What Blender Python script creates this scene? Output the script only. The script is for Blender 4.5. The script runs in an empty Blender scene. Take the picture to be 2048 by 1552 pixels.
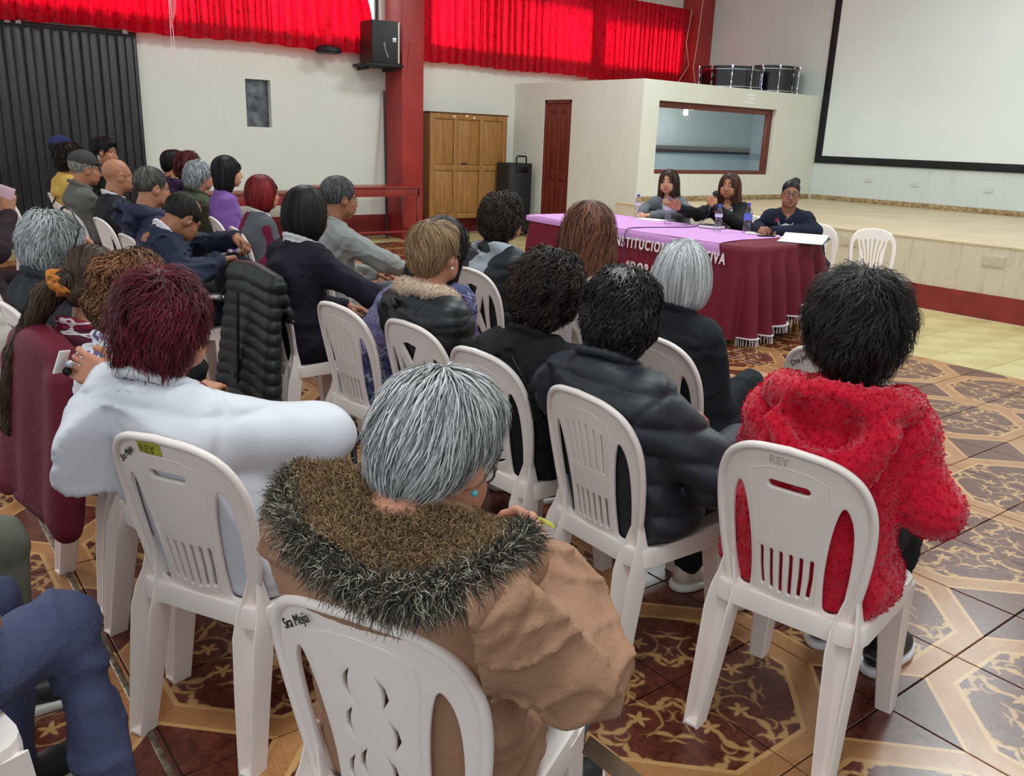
import bpy, bmesh, math, random
import numpy as np
from mathutils import Vector, Matrix
random.seed(7)
RNG = np.random.default_rng(7)
C = bpy.context.scene
COL = C.collection
pi = math.pi
rad = math.radians

# ------------------------------------------------------------------ camera
CAM_H = 1.55
YAW, PITCH, ROLL = rad(-37.995), rad(16.406), rad(2.165)
fwd = Vector((-math.sin(YAW) * math.cos(PITCH), math.cos(YAW) * math.cos(PITCH), -math.sin(PITCH)))
rgt = Vector((math.cos(YAW), math.sin(YAW), 0))
upv = rgt.cross(fwd)
r2 = math.cos(ROLL) * rgt + math.sin(ROLL) * upv
u2 = -math.sin(ROLL) * rgt + math.cos(ROLL) * upv
cam_data = bpy.data.cameras.new('camera')
cam = bpy.data.objects.new('camera', cam_data)
COL.objects.link(cam)
cam_data.sensor_width = 36.0
cam_data.lens = 36.0 * 1695.27 / 2048.0
cam_data.clip_start = 0.05
m = Matrix.Identity(4)
for i in range(3):
    m[i][0], m[i][1], m[i][2] = r2[i], u2[i], -fwd[i]
m[0][3], m[1][3], m[2][3] = 0, 0, CAM_H
cam.matrix_world = m
C.camera = cam

# ------------------------------------------------------------------ world, light, exposure
C.view_settings.view_transform = 'Standard'
C.view_settings.look = 'None'
C.view_settings.gamma = 1.0
C.view_settings.use_curve_mapping = False
C.view_settings.exposure = 0.24
W = bpy.data.worlds.new('World')
C.world = W
W.use_nodes = True
bg = W.node_tree.nodes['Background']
bg.inputs[0].default_value = (0.84, 0.95, 1.0, 1)
bg.inputs[1].default_value = 0.95


def lamp(name, kind, loc, energy, color=(1, 1, 1), size=None, aim=None, angle=None):
    L = bpy.data.lights.new(name, kind)
    L.energy = energy
    L.color = color
    if kind == 'AREA':
        L.shape = 'RECTANGLE'
        L.size, L.size_y = size
    if angle is not None:
        L.angle = angle
    o = bpy.data.objects.new(name, L)
    o.location = loc
    if aim is not None:
        o.rotation_euler = (Vector(aim) - Vector(loc)).to_track_quat('-Z', 'Y').to_euler()
    COL.objects.link(o)
    return o


# daylight on the far side of the left wall: it makes the red curtains glow
lamp('daylight_sun', 'SUN', (6, 20, 9), 7.5, (1.0, 0.93, 0.86), aim=(6 + 1.5, 12, 3.6), angle=rad(24))
# ceiling fittings of the hall (the fittings themselves hang above the frame)
CEIL = 5.2
for lx, ly, e in ((3.5, 2.5, 105), (3.5, 7.5, 105), (8.2, 2.6, 120), (7.6, 7.4, 130), (0.3, 0.5, 85), (11.4, 4.2, 62)):
    lamp('ceiling_light_lamp', 'AREA', (lx, ly, CEIL - 0.12), e, (0.86, 0.98, 1.0), size=(1.8, 1.2), aim=(lx, ly, 0))

# ------------------------------------------------------------------ materials


def srgb(r, g, b):
    f = lambda c: (c / 255 / 12.92) if c / 255 <= 0.04045 else ((c / 255 + 0.055) / 1.055) ** 2.4
    return (f(r), f(g), f(b), 1.0)


class NT:
    """small helper that chains shader nodes"""

    def __init__(s, mat):
        s.t = mat.node_tree

    def n(s, typ, ins=None, **kw):
        nd = s.t.nodes.new(typ)
        for k, v in kw.items():
            setattr(nd, k, v)
        if ins:
            for k, v in ins.items():
                if isinstance(v, bpy.types.NodeSocket):
                    s.t.links.new(v, nd.inputs[k])
                else:
                    nd.inputs[k].default_value = v
        return nd

    def m(s, op, a, b=None, c=None, clamp=False):
        nd = s.t.nodes.new('ShaderNodeMath')
        nd.operation = op
        nd.use_clamp = clamp
        for i, v in enumerate((a, b, c)):
            if v is None:
                continue
            if isinstance(v, bpy.types.NodeSocket):
                s.t.links.new(v, nd.inputs[i])
            else:
                nd.inputs[i].default_value = v
        return nd.outputs[0]

    def mix(s, f, a, b):
        nd = s.t.nodes.new('ShaderNodeMix')
        nd.data_type = 'RGBA'
        for i, v in ((0, f), (6, a), (7, b)):
            if isinstance(v, bpy.types.NodeSocket):
                s.t.links.new(v, nd.inputs[i])
            else:
                nd.inputs[i].default_value = v
        return nd.outputs[2]

    def ramp(s, f, stops):
        nd = s.t.nodes.new('ShaderNodeValToRGB')
        s.t.links.new(f, nd.inputs[0])
        e = nd.color_ramp.elements
        while len(e) < len(stops):
            e.new(0.5)
        for i, (p, c) in enumerate(stops):
            e[i].position = p
            e[i].color = c
        return nd.outputs[0]


def base_mat(name, color=(0.8, 0.8, 0.8, 1), rough=0.6, spec=0.5, metal=0.0):
    M = bpy.data.materials.new(name)
    M.use_nodes = True
    b = M.node_tree.nodes['Principled BSDF']
    b.inputs['Base Color'].default_value = color
    b.inputs['Roughness'].default_value = rough
    b.inputs['Specular IOR Level'].default_value = spec
    b.inputs['Metallic'].default_value = metal
    return M, NT(M), b


def mottled(name, c1, c2, scale=6.0, rough=0.6, spec=0.4, bump=0.0, bscale=40.0, detail=4.0, coord='Object', stretch=(1, 1, 1), metal=0.0):
    M, t, b = base_mat(name, c1, rough, spec, metal)
    co = t.n('ShaderNodeTexCoord').outputs[coord]
    mp = t.n('ShaderNodeMapping', {'Vector': co, 'Scale': stretch}).outputs[0]
    nz = t.n('ShaderNodeTexNoise', {'Vector': mp, 'Scale': scale, 'Detail': detail})
    f = t.ramp(nz.outputs[0], [(0.35, (0, 0, 0, 1)), (0.65, (1, 1, 1, 1))])
    t.t.links.new(t.mix(f, c1, c2), b.inputs['Base Color'])
    if bump:
        n2 = t.n('ShaderNodeTexNoise', {'Vector': mp, 'Scale': bscale, 'Detail': 5.0})
        bp = t.n('ShaderNodeBump', {'Height': n2.outputs[0], 'Strength': bump, 'Distance': 0.01})
        t.t.links.new(bp.outputs[0], b.inputs['Normal'])
    return M


MATS = {}


def cloth(name, rgb, rough=0.85, bump=0.25, bscale=220.0, var=0.82, sheen=0.0, spec=0.25):
    """woven cloth of one colour with slight variation"""
    if name in MATS:
        return MATS[name]
    c = srgb(*rgb)
    c2 = tuple(v * var for v in c[:3]) + (1,)
    M, t, b = base_mat(name, c, rough, spec)
    co = t.n('ShaderNodeTexCoord').outputs['Object']
    nz = t.n('ShaderNodeTexNoise', {'Vector': co, 'Scale': 9.0, 'Detail': 3.0})
    t.t.links.new(t.mix(nz.outputs[0], c2, c), b.inputs['Base Color'])
    n2 = t.n('ShaderNodeTexNoise', {'Vector': co, 'Scale': bscale, 'Detail': 2.0})
    n3 = t.n('ShaderNodeTexNoise', {'Vector': co, 'Scale': 22.0, 'Detail': 3.0, 'Distortion': 1.2})
    hsum = t.m('ADD', t.m('MULTIPLY', n2.outputs[0], 0.35), n3.outputs[0])
    bp = t.n('ShaderNodeBump', {'Height': hsum, 'Strength': bump, 'Distance': 0.012})
    t.t.links.new(bp.outputs[0], b.inputs['Normal'])
    if sheen:
        b.inputs['Sheen Weight'].default_value = sheen
    MATS[name] = M
    return M


def attr_mat(name, rough=0.5, spec=0.4, sss=0.0, aniso=0.0):
    """base colour from the mesh's own Col attribute (skin features, hair strands)"""
    if name in MATS:
        return MATS[name]
    M, t, b = base_mat(name, (1, 1, 1, 1), rough, spec)
    a = t.n('ShaderNodeAttribute', attribute_name='Col')
    t.t.links.new(a.outputs['Color'], b.inputs['Base Color'])
    if sss:
        b.inputs['Subsurface Weight'].default_value = sss
        b.inputs['Subsurface Radius'].default_value = (0.008, 0.003, 0.002)
        b.inputs['Subsurface Scale'].default_value = 1.0
    MATS[name] = M
    return M


def plain(name, rgb, rough=0.5, spec=0.5, metal=0.0):
    if name in MATS:
        return MATS[name]
    M, t, b = base_mat(name, srgb(*rgb), rough, spec, metal)
    MATS[name] = M
    return M


# ------------------------------------------------------------------ objects


def mesh_np(name, V, F=None, T=None, smooth=True):
    """mesh from numpy vertices, quads F and triangles T"""
    me = bpy.data.meshes.new(name)
    V = np.ascontiguousarray(V, dtype=np.float32)
    me.vertices.add(len(V))
    me.vertices.foreach_set('co', V.ravel())
    idx, st, p = [], [], 0
    for arr, k in ((F, 4), (T, 3)):
        if arr is not None and len(arr):
            idx.append(np.asarray(arr, np.int32).ravel())
            st.append(p + np.arange(len(arr), dtype=np.int32) * k)
            p += len(arr) * k
    idx = np.concatenate(idx)
    st = np.concatenate(st)
    me.loops.add(len(idx))
    me.loops.foreach_set('vertex_index', idx)
    me.polygons.add(len(st))
    me.polygons.foreach_set('loop_start', st)
    me.update(calc_edges=True)
    if smooth:
        me.polygons.foreach_set('use_smooth', np.ones(len(st), bool))
    return me


def set_col(me, cols):
    a = me.attributes.new('Col', 'FLOAT_COLOR', 'POINT')
    c = np.ones((len(me.vertices), 4), np.float32)
    c[:, :3] = cols
    a.data.foreach_set('color', c.ravel())


def link(name, me, mat=None, parent=None, loc=None, rot=None):
    o = bpy.data.objects.new(name, me)
    if mat is not None and me is not None and not me.materials:
        me.materials.append(mat)
    COL.objects.link(o)
    if parent is not None:
        o.parent = parent
    if loc is not None:
        o.location = loc
    if rot is not None:
        o.rotation_euler = rot
    return o


def bm_obj(name, bm, mat=None, parent=None, smooth=False, loc=None, rot=None):
    me = bpy.data.meshes.new(name)
    bm.normal_update()
    bm.to_mesh(me)
    bm.free()
    if smooth:
        me.polygons.foreach_set('use_smooth', np.ones(len(me.polygons), bool))
        try:
            me.set_sharp_from_angle(angle=rad(40))
        except Exception:
            pass
    return link(name, me, mat, parent, loc, rot)


def thing(name, label, cat, loc=(0, 0, 0), rotz=0.0, group=None):
    o = bpy.data.objects.new(name, None)
    o.empty_display_size = 0.1
    COL.objects.link(o)
    o.location = loc
    o.rotation_euler = (0, 0, rotz)
    return tag(o, label, cat, group)


def tag(o, label, cat, group=None):
    o['label'] = label
    o['category'] = cat
    if group:
        o['group'] = group
    return o


def struct(o, label, cat='structure'):
    o['kind'] = 'structure'
    o['label'] = label
    o['category'] = cat
    return o


def bx(bm, lo, hi, bev=0.0, seg=2):
    """axis-aligned box from lo to hi, optionally bevelled"""
    g = bmesh.ops.create_cube(bm, size=1.0)
    vs = g['verts']
    for v in vs:
        v.co = Vector([lo[i] + (v.co[i] + 0.5) * (hi[i] - lo[i]) for i in range(3)])
    if bev:
        es = list({e for v in vs for e in v.link_edges})
        bmesh.ops.bevel(bm, geom=es, offset=bev, segments=seg, affect='EDGES', profile=0.5)
    return vs


def box_obj(name, lo, hi, mat, parent=None, bev=0.0, seg=2, smooth=None):
    bm = bmesh.new()
    bx(bm, lo, hi, bev, seg)
    return bm_obj(name, bm, mat, parent, smooth=bool(bev) if smooth is None else smooth)


def rev(bm, prof, n=24, M=None):
    """surface of revolution about z from (r, z) pairs"""
    rings = []
    for r, z in prof:
        if r < 1e-6:
            rings.append([bm.verts.new((0, 0, z))])
        else:
            rings.append([bm.verts.new((r * math.cos(2 * pi * i / n), r * math.sin(2 * pi * i / n), z)) for i in range(n)])
    for a, b in zip(rings, rings[1:]):
        for i in range(n):
            j = (i + 1) % n
            q = [a[i % len(a)], a[j % len(a)], b[j % len(b)], b[i % len(b)]]
            q2 = []
            for v in q:
                if v not in q2:
                    q2.append(v)
            if len(q2) >= 3:
                try:
                    bm.faces.new(q2)
                except ValueError:
                    pass
    vs = [v for r in rings for v in r]
    if M is not None:
        bmesh.ops.transform(bm, matrix=M, verts=vs)
    return vs


def tube(bm, pts, r, n=8, closed=False, flat=None):
    """tube along points; r number or list; flat squashes the second axis"""
    P = [Vector(p) for p in pts]
    k = len(P)
    R = [r] * k if isinstance(r, (int, float)) else list(r)
    rings = []
    up = None
    for i in range(k):
        t = (P[(i + 1) % k] - P[i - 1]) if closed else (P[min(i + 1, k - 1)] - P[max(i - 1, 0)])
        t.normalize()
        if up is None:
            up = t.orthogonal().normalized() if abs(t.z) > 0.9 else (Vector((0, 0, 1)) - t * t.z).normalized()
        up = (up - t * up.dot(t)).normalized()
        sd = t.cross(up)
        rings.append([bm.verts.new(P[i] + R[i] * (math.cos(2 * pi * j / n) * sd + (flat or 1.0) * math.sin(2 * pi * j / n) * up)) for j in range(n)])
    for i in range(k if closed else k - 1):
        a, b = rings[i], rings[(i + 1) % k]
        for j in range(n):
            bm.faces.new((a[j], a[(j + 1) % n], b[(j + 1) % n], b[j]))
    if not closed:
        bm.faces.new(rings[0][::-1])
        bm.faces.new(rings[-1])
    return rings


def tube_obj(name, pts, r, mat, parent=None, n=8, closed=False, flat=None):
    bm = bmesh.new()
    tube(bm, pts, r, n, closed, flat)
    bmesh.ops.recalc_face_normals(bm, faces=bm.faces)
    return bm_obj(name, bm, mat, parent, smooth=True)


def text_obj(name, txt, size, mat, parent, loc, rot, extrude=0.001, spacing=1.0, shear=0.0, align='LEFT', width=None):
    cu = bpy.data.curves.new(name, 'FONT')
    cu.body = txt
    cu.size = size
    cu.extrude = extrude
    cu.space_character = spacing
    cu.shear = shear
    cu.align_x = align
    if width:
        cu.offset = width
    tmp = bpy.data.objects.new('tmp_text', cu)
    COL.objects.link(tmp)
    me = bpy.data.meshes.new_from_object(tmp.evaluated_get(bpy.context.evaluated_depsgraph_get()))
    bpy.data.objects.remove(tmp)
    me.name = name
    me.materials.clear()
    me.materials.append(mat)
    o = bpy.data.objects.new(name, me)
    COL.objects.link(o)
    o.parent = parent
    o.location = loc
    o.rotation_euler = rot
    return o


def copy_tree(o, parent=None):
    c = o.copy()
    COL.objects.link(c)
    if parent is not None:
        c.parent = parent
    for ch in list(o.children):
        copy_tree(ch, c)
    return c
# ================================================================== the hall
YW, XE, XB, YB = 12.0, 13.58, 9.2, 9.0          # left wall, end wall, booth faces
XS, ZS = 8.78, 0.72                             # stage front and height
TILE, TX, TY = 0.434, 1.758, 1.421              # floor tile and the pattern's origin
PALE_X, PALE_Y = 6.605, 11.19


def plaster(name, c1, c2, dirt=(150, 145, 130), dirt_amt=0.25, bump=0.15):
    M, t, b = base_mat(name, srgb(*c1), 0.8, 0.25)
    co = t.n('ShaderNodeNewGeometry').outputs['Position']
    n1 = t.n('ShaderNodeTexNoise', {'Vector': co, 'Scale': 1.3, 'Detail': 5.0})
    n2 = t.n('ShaderNodeTexNoise', {'Vector': co, 'Scale': 14.0, 'Detail': 5.0, 'Roughness': 0.7})
    mp = t.n('ShaderNodeMapping', {'Vector': co, 'Scale': (5.0, 5.0, 0.9)}).outputs[0]
    n3 = t.n('ShaderNodeTexNoise', {'Vector': mp, 'Scale': 2.2, 'Detail': 6.0, 'Roughness': 0.75})
    c = t.mix(n1.outputs[0], srgb(*c1), srgb(*c2))
    sp = t.ramp(n2.outputs[0], [(0.66, (0, 0, 0, 1)), (0.78, (1, 1, 1, 1))])
    st = t.ramp(n3.outputs[0], [(0.52, (0, 0, 0, 1)), (0.78, (1, 1, 1, 1))])
    c = t.mix(t.m('MULTIPLY', sp, dirt_amt), c, srgb(*dirt))
    c = t.mix(t.m('MULTIPLY', st, dirt_amt), c, srgb(*dirt))
    t.t.links.new(c, b.inputs['Base Color'])
    n4 = t.n('ShaderNodeTexNoise', {'Vector': co, 'Scale': 45.0, 'Detail': 6.0})
    bp = t.n('ShaderNodeBump', {'Height': n4.outputs[0], 'Strength': bump, 'Distance': 0.01})
    t.t.links.new(bp.outputs[0], b.inputs['Normal'])
    return M


M_WALL = plaster('white_plaster', (226, 224, 214), (216, 214, 204), dirt_amt=0.1)
M_BOOTH = plaster('booth_plaster', (226, 224, 212), (212, 208, 196), dirt=(150, 150, 120), dirt_amt=0.2)
M_END = plaster('end_plaster', (216, 222, 218), (206, 212, 208), dirt_amt=0.22)
M_STAGEF = plaster('stage_plaster', (218, 204, 184), (200, 186, 166), dirt=(120, 100, 80), dirt_amt=0.45, bump=0.3)
M_REDP = mottled('red_paint', srgb(168, 52, 50), srgb(150, 42, 42), 3.0, 0.45, 0.4, 0.1, 30)
M_REDBASE = mottled('red_base_paint', srgb(140, 48, 44), srgb(120, 40, 38), 5.0, 0.55, 0.35, 0.2, 40)
M_BOOTHIN = plaster('booth_inside', (176, 188, 196), (160, 172, 180), dirt=(120, 125, 130), dirt_amt=0.3)
M_CEIL = plain('ceiling_paint', (225, 222, 214), 0.9)


def boxes_obj(name, boxes, mat, parent=None, bev=0.0):
    bm = bmesh.new()
    for lo, hi in boxes:
        bx(bm, lo, hi, bev)
    return bm_obj(name, bm, mat, parent, smooth=False)


def holed(axis, plane0, plane1, ulo, uhi, zlo, zhi, holes):
    """boxes of a wall slab around rectangular openings; axis 'x': the wall runs along x"""
    us = sorted({ulo, uhi, *[h[0] for h in holes], *[h[1] for h in holes]})
    zs = sorted({zlo, zhi, *[h[2] for h in holes], *[h[3] for h in holes]})
    out = []
    for a, b in zip(us, us[1:]):
        run = None
        for c, d in zip(zs, zs[1:]):
            inside = any(h[0] <= a and b <= h[1] and h[2] <= c and d <= h[3] for h in holes)
            if inside:
                if run:
                    out.append((a, b, *run))
                run = None
            else:
                run = (run[0], d) if run else (c, d)
        if run:
            out.append((a, b, *run))
    if axis == 'x':
        return [((a, plane0, c), (b, plane1, d)) for a, b, c, d in out]
    return [((plane0, a, c), (plane1, b, d)) for a, b, c, d in out]


NICHE = (4.547, 4.905, 1.573, 2.2)
WIN_A, WIN_B, WIN_C = (0.4, 6.66, 2.98, 3.95), (7.4, 10.72, 2.98, 3.92), (10.95, 13.02, 2.98, 3.82)
wl = boxes_obj('wall_left', holed('x', YW, YW + 0.22, -2.0, XE + 0.2, 0, CEIL, [NICHE, WIN_A, WIN_B, WIN_C]), M_WALL)
struct(wl, 'white plastered wall with high curtained windows', 'wall')
bm = bmesh.new()
bx(bm, (NICHE[0] - 0.02, YW + 0.10, NICHE[2] - 0.02), (NICHE[1] + 0.02, YW + 0.12, NICHE[3] + 0.02))
nich = bm_obj('niche_plate', bm, mottled('niche_metal', srgb(120, 122, 126), srgb(70, 70, 74), 9.0, 0.35, 0.5, 0.1, 60, metal=0.6), wl)
nich['label'] = 'grey metal plate at the back of the recess'
for k in range(4):
    bm = bmesh.new()
    rev(bm, [(0, 0.006), (0.006, 0.005), (0.009, 0)], 10, Matrix.Translation(((4.6, 4.85)[k % 2], YW + 0.10, (1.6, 2.17)[k // 2])) @ Matrix.Rotation(pi / 2, 4, 'X'))
    bm_obj('screw', bm, plain('steel', (150, 150, 150), 0.3, metal=1.0), wl)
M_WFRAME = plain('window_steel', (60, 60, 62), 0.5)
for n, wdw in enumerate((WIN_A, WIN_B, WIN_C)):
    bm = bmesh.new()
    a, b, c, d = wdw
    for lo, hi in (((a, c), (b, c + 0.04)), ((a, d - 0.04), (b, d)), ((a, c), (a + 0.04, d)), ((b - 0.04, c), (b, d))):
        bx(bm, (lo[0], YW + 0.10, lo[1]), (hi[0], YW + 0.14, hi[1]))
    k = max(2, round((b - a) / 1.1))
    for i in range(1, k):
        x = a + (b - a) * i / k
        bx(bm, (x - 0.02, YW + 0.105, c), (x + 0.02, YW + 0.135, d))
    w = bm_obj(f'window_{n + 1}', bm, M_WFRAME)
    struct(w, ('high steel window behind the curtain left of the pillar', 'high steel window behind the curtain right of the pillar', 'high steel window behind the curtain by the corner column')[n], 'window')

we = box_obj('wall_end', (XE, -7.0, 0), (XE + 0.2, YW + 0.22, CEIL), M_END)
struct(we, 'pale end wall behind the stage', 'wall')
for k, (y, z) in enumerate(((7.93, 1.10), (7.12, 1.075), (5.99, 1.062))):
    bm = bmesh.new()
    bx(bm, (XE - 0.012, y - 0.07, z - 0.042), (XE, y + 0.07, z + 0.042), 0.006)
    bx(bm, (XE - 0.016, y - 0.05, z - 0.025), (XE - 0.01, y + 0.05, z + 0.025), 0.003)
    if k == 0:
        for s in (-1, 1):
            bx(bm, (XE - 0.02, y + s * 0.028 - 0.008, z - 0.01), (XE - 0.015, y + s * 0.028 + 0.008, z + 0.01))
    o = bm_obj('wall_socket', bm, plain('socket_plastic', (206, 206, 198), 0.4))
    tag(o, ('white double socket on the end wall, first one right of the booth', 'blank white cover plate on the end wall beside the double socket', 'blank cover plate on the end wall, furthest from the booth')[k], 'socket')

ce = box_obj('ceiling', (-2.5, -7.0, CEIL), (XE + 0.2, YW + 0.22, CEIL + 0.15), M_CEIL)
struct(ce, 'white ceiling of the hall', 'ceiling')

pil = box_obj('pillar', (6.72, 11.5, 0), (7.09, YW, CEIL), M_REDP, bev=0.008)
struct(pil, 'red painted square pillar standing before the left wall', 'pillar')
jb = box_obj('junction_box', (6.80, 11.492, 0.585), (6.93, 11.5, 0.66), M_REDP, pil, bev=0.004)
jb = box_obj('junction_box', (6.83, 11.492, 2.80), (6.98, 11.5, 2.88), M_REDP, pil, bev=0.004)
tube_obj('conduit', [(6.845, 11.497, 2.79), (6.80, 11.497, 2.45), (6.75, 11.497, 2.2)], 0.008, M_REDP, pil)
cp = box_obj('pillar', (13.16, 11.58, 0), (XE, YW, CEIL), M_REDP, bev=0.006)
struct(cp, 'red painted corner column above the booth', 'pillar')

b1 = boxes_obj('baseboard_left', [((3.16, YW - 0.012, 0), (6.72, YW, 0.33)), ((7.09, YW - 0.012, 0), (9.2, YW, 0.33))], M_REDBASE)
struct(b1, 'red painted band at the foot of the left wall', 'baseboard')

# ---- booth
DOOR = (10.53, 11.20, 0, 2.165)
WIN = (9.54, 12.33, 1.12, 2.155)
bo = boxes_obj('wall_booth', holed('y', XB, XB + 0.13, YB, YW, 0, 2.43, [DOOR]) + holed('x', YB, YB + 0.15, XB + 0.13, XE, ZS - 0.1, 2.43, [WIN])
               + [((XB + 0.13, YB + 0.15, 2.31), (XE, YW, 2.43))], M_BOOTH)
struct(bo, 'low plastered booth wall with a door and a window', 'wall')
bi = boxes_obj('wall_booth_inside', [((XB + 0.2, 10.4, ZS), (XE, 10.44, 2.31)), ((XE - 0.03, YB + 0.15, ZS), (XE - 0.001, 10.4, 2.31))], M_BOOTHIN)
struct(bi, 'blue grey wall inside the booth', 'wall')
st = box_obj('trim_2', (XB + 0.3, 10.37, 1.415), (XE - 0.06, 10.40, 1.53), plain('dark_strip', (58, 48, 48), 0.6))
struct(st, 'dark strip on the wall inside the booth', 'trim')
b2 = boxes_obj('baseboard_booth', [((XB - 0.012, 11.20, 0), (XB, YW - 0.012, 0.24)), ((XB - 0.012, YB, 0), (XB, 10.53, 0.24))], M_REDBASE)
struct(b2, 'red painted band at the foot of the booth wall', 'baseboard')


def wood(name, c1, c2, scale=3.0, rough=0.45, along='Z', rings=9.0):
    M, t, b = base_mat(name, srgb(*c1), rough, 0.4)
    co = t.n('ShaderNodeTexCoord').outputs['Object']
    s = {'Z': (9, 9, 0.7), 'X': (0.7, 9, 9), 'Y': (9, 0.7, 9)}[along]
    mp = t.n('ShaderNodeMapping', {'Vector': co, 'Scale': s}).outputs[0]
    nz = t.n('ShaderNodeTexNoise', {'Vector': mp, 'Scale': scale, 'Detail': 6.0, 'Roughness': 0.65, 'Distortion': 0.8})
    n2 = t.n('ShaderNodeTexNoise', {'Vector': mp, 'Scale': scale * 8, 'Detail': 3.0})
    f = t.m('ADD', t.m('MULTIPLY', nz.outputs[0], 0.75), t.m('MULTIPLY', n2.outputs[0], 0.25))
    c = t.ramp(f, [(0.34, srgb(*c2)), (0.62, srgb(*c1))])
    t.t.links.new(c, b.inputs['Base Color'])
    bp = t.n('ShaderNodeBump', {'Height': f, 'Strength': 0.15, 'Distance': 0.005})
    t.t.links.new(bp.outputs[0], b.inputs['Normal'])
    return M


M_DOORW = wood('mahogany', (128, 52, 36), (84, 30, 22))
M_OAK = wood('oak', (172, 122, 68), (128, 84, 42))
M_FRAMEW = wood('window_wood', (116, 54, 40), (84, 38, 28), along='X')

dr = bpy.data.objects.new('door_1', None)
COL.objects.link(dr)
struct(dr, 'narrow panelled mahogany door in the booth wall', 'door')
dx = XB + 0.03
box_obj('leaf', (dx + 0.012, 10.57, 0.01), (dx + 0.045, 11.16, 2.11), M_DOORW, dr)
for lo, hi in (((10.53, 0), (10.575, 2.165)), ((11.155, 0), (11.20, 2.165)), ((10.53, 2.11), (11.20, 2.165))):
    box_obj('jamb', (dx - 0.02, lo[0], lo[1]), (dx + 0.06, hi[0], hi[1]), M_DOORW, dr, bev=0.004)
for y0, y1 in ((10.575, 10.66), (10.82, 10.90), (11.07, 11.155)):
    box_obj('stile', (dx, y0, 0.01), (dx + 0.02, y1, 2.11), M_DOORW, dr, bev=0.004)
for z0, z1 in ((0.01, 0.2), (0.92, 1.08), (1.98, 2.11)):
    for y0, y1 in ((10.66, 10.82), (10.90, 11.07)):
        box_obj('rail', (dx, y0, z0), (dx + 0.02, y1, z1), M_DOORW, dr, bev=0.004)
for z0, z1 in ((0.2, 0.92), (1.08, 1.98)):
    for y0, y1 in ((10.66, 10.82), (10.90, 11.07)):
        box_obj('panel', (dx + 0.004, y0 + 0.02, z0 + 0.02), (dx + 0.02, y1 - 0.02, z1 - 0.02), M_DOORW, dr, bev=0.01)

wn = bpy.data.objects.new('window_4', None)
COL.objects.link(wn)
struct(wn, 'wide booth window in a brown wooden frame', 'window')
fy0, fy1 = YB + 0.075, YB + 0.14
for lo, hi in (((WIN[0], WIN[2]), (WIN[1], WIN[2] + 0.06)), ((WIN[0], WIN[3] - 0.09), (WIN[1], WIN[3])), ((WIN[0], WIN[2] + 0.06), (WIN[0] + 0.05, WIN[3] - 0.09)), ((WIN[1] - 0.12, WIN[2] + 0.06), (WIN[1], WIN[3] - 0.09))):
    box_obj('frame', (lo[0], fy0, lo[1]), (hi[0], fy1, hi[1]), M_FRAMEW, wn, bev=0.006)
gm, gt, gb = base_mat('booth_glass', (1, 1, 1, 1), 0.03)
gm.node_tree.nodes.remove(gb)
tr = gt.n('ShaderNodeBsdfTransparent', {'Color': (0.86, 0.92, 0.95, 1)})
gl = gt.n('ShaderNodeBsdfGlossy', {'Roughness': 0.03, 'Color': (1, 1, 1, 1)})
fr = gt.n('ShaderNodeLayerWeight', {'Blend': 0.3})
mx = gt.n('ShaderNodeMixShader', {0: gt.m('ADD', 0.04, gt.m('MULTIPLY', fr.outputs['Facing'], 0.12)), 1: tr.outputs[0], 2: gl.outputs[0]})
gt.t.links.new(mx.outputs[0], gm.node_tree.nodes['Material Output'].inputs[0])
box_obj('pane', (WIN[0] + 0.05, YB + 0.105, WIN[2] + 0.06), (WIN[1] - 0.12, YB + 0.111, WIN[3] - 0.09), gm, wn)

lb = thing('hanging_bulb', 'lit bare bulb hanging inside the booth behind its window', 'lamp', (11.02, 9.8, 2.06))
eb, et, ebb = base_mat('lit_bulb', (1, 0.9, 0.7, 1), 0.3)
ebb.inputs['Emission Color'].default_value = (1, 0.86, 0.6, 1)
ebb.inputs['Emission Strength'].default_value = 14.0
bm = bmesh.new()
rev(bm, [(0, -0.055), (0.03, -0.045), (0.043, -0.012), (0.036, 0.02), (0.017, 0.05), (0.015, 0.06)], 16)
bm_obj('glass_bulb', bm, eb, lb, smooth=True)
bm = bmesh.new()
rev(bm, [(0.02, 0.05), (0.022, 0.12), (0.03, 0.13), (0.03, 0.2), (0.05, 0.21), (0.0, 0.211)], 16)
bm_obj('socket', bm, plain('white_plastic', (225, 225, 220), 0.4), lb, smooth=True)
pl = lamp('hanging_bulb_lamp', 'POINT', (11.02, 9.72, 1.98), 14, (1.0, 0.9, 0.75))
pl.data.shadow_soft_size = 0.05

# ---- stage
sg = box_obj('floor_stage', (XS, -7.0, 0), (XE, YB, ZS - 0.022), M_STAGEF)
struct(sg, 'plastered stage front and body', 'floor')
b3 = box_obj('baseboard_stage', (XS - 0.012, -7.0, 0), (XS, YB, 0.245), M_REDBASE)
struct(b3, 'red painted band along the foot of the stage', 'baseboard')
M_STILE = mottled('stage_tile_glaze', srgb(206, 184, 150), srgb(190, 168, 134), 2.0, 0.35, 0.45, 0.03, 20)
M_SKIRT = mottled('skirting_stone', srgb(186, 160, 118), srgb(130, 104, 70), 22.0, 0.5, 0.4, 0.1, 60)
me_st = None
for i in range(11):
    for j in range(14):
        y = 8.97 - j * 0.45
        bm = bmesh.new()
        x0, x1 = XS - 0.005 + i * 0.45, min(XS - 0.005 + (i + 1) * 0.45 - 0.005, XE)
        if x1 - x0 < 0.03 or (x0 > 9.1 and y > 9.0):
            continue
        bx(bm, (x0, y - 0.445, ZS - 0.022), (x1, y, ZS + random.uniform(-0.0008, 0.0008)), 0.002, 1)
        bm_obj('stage_tile', bm, M_STILE, sg)
bs = bpy.data.objects.new('baseboard_end', None)
COL.objects.link(bs)
struct(bs, 'row of stone skirting tiles at the back of the stage', 'baseboard')
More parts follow.
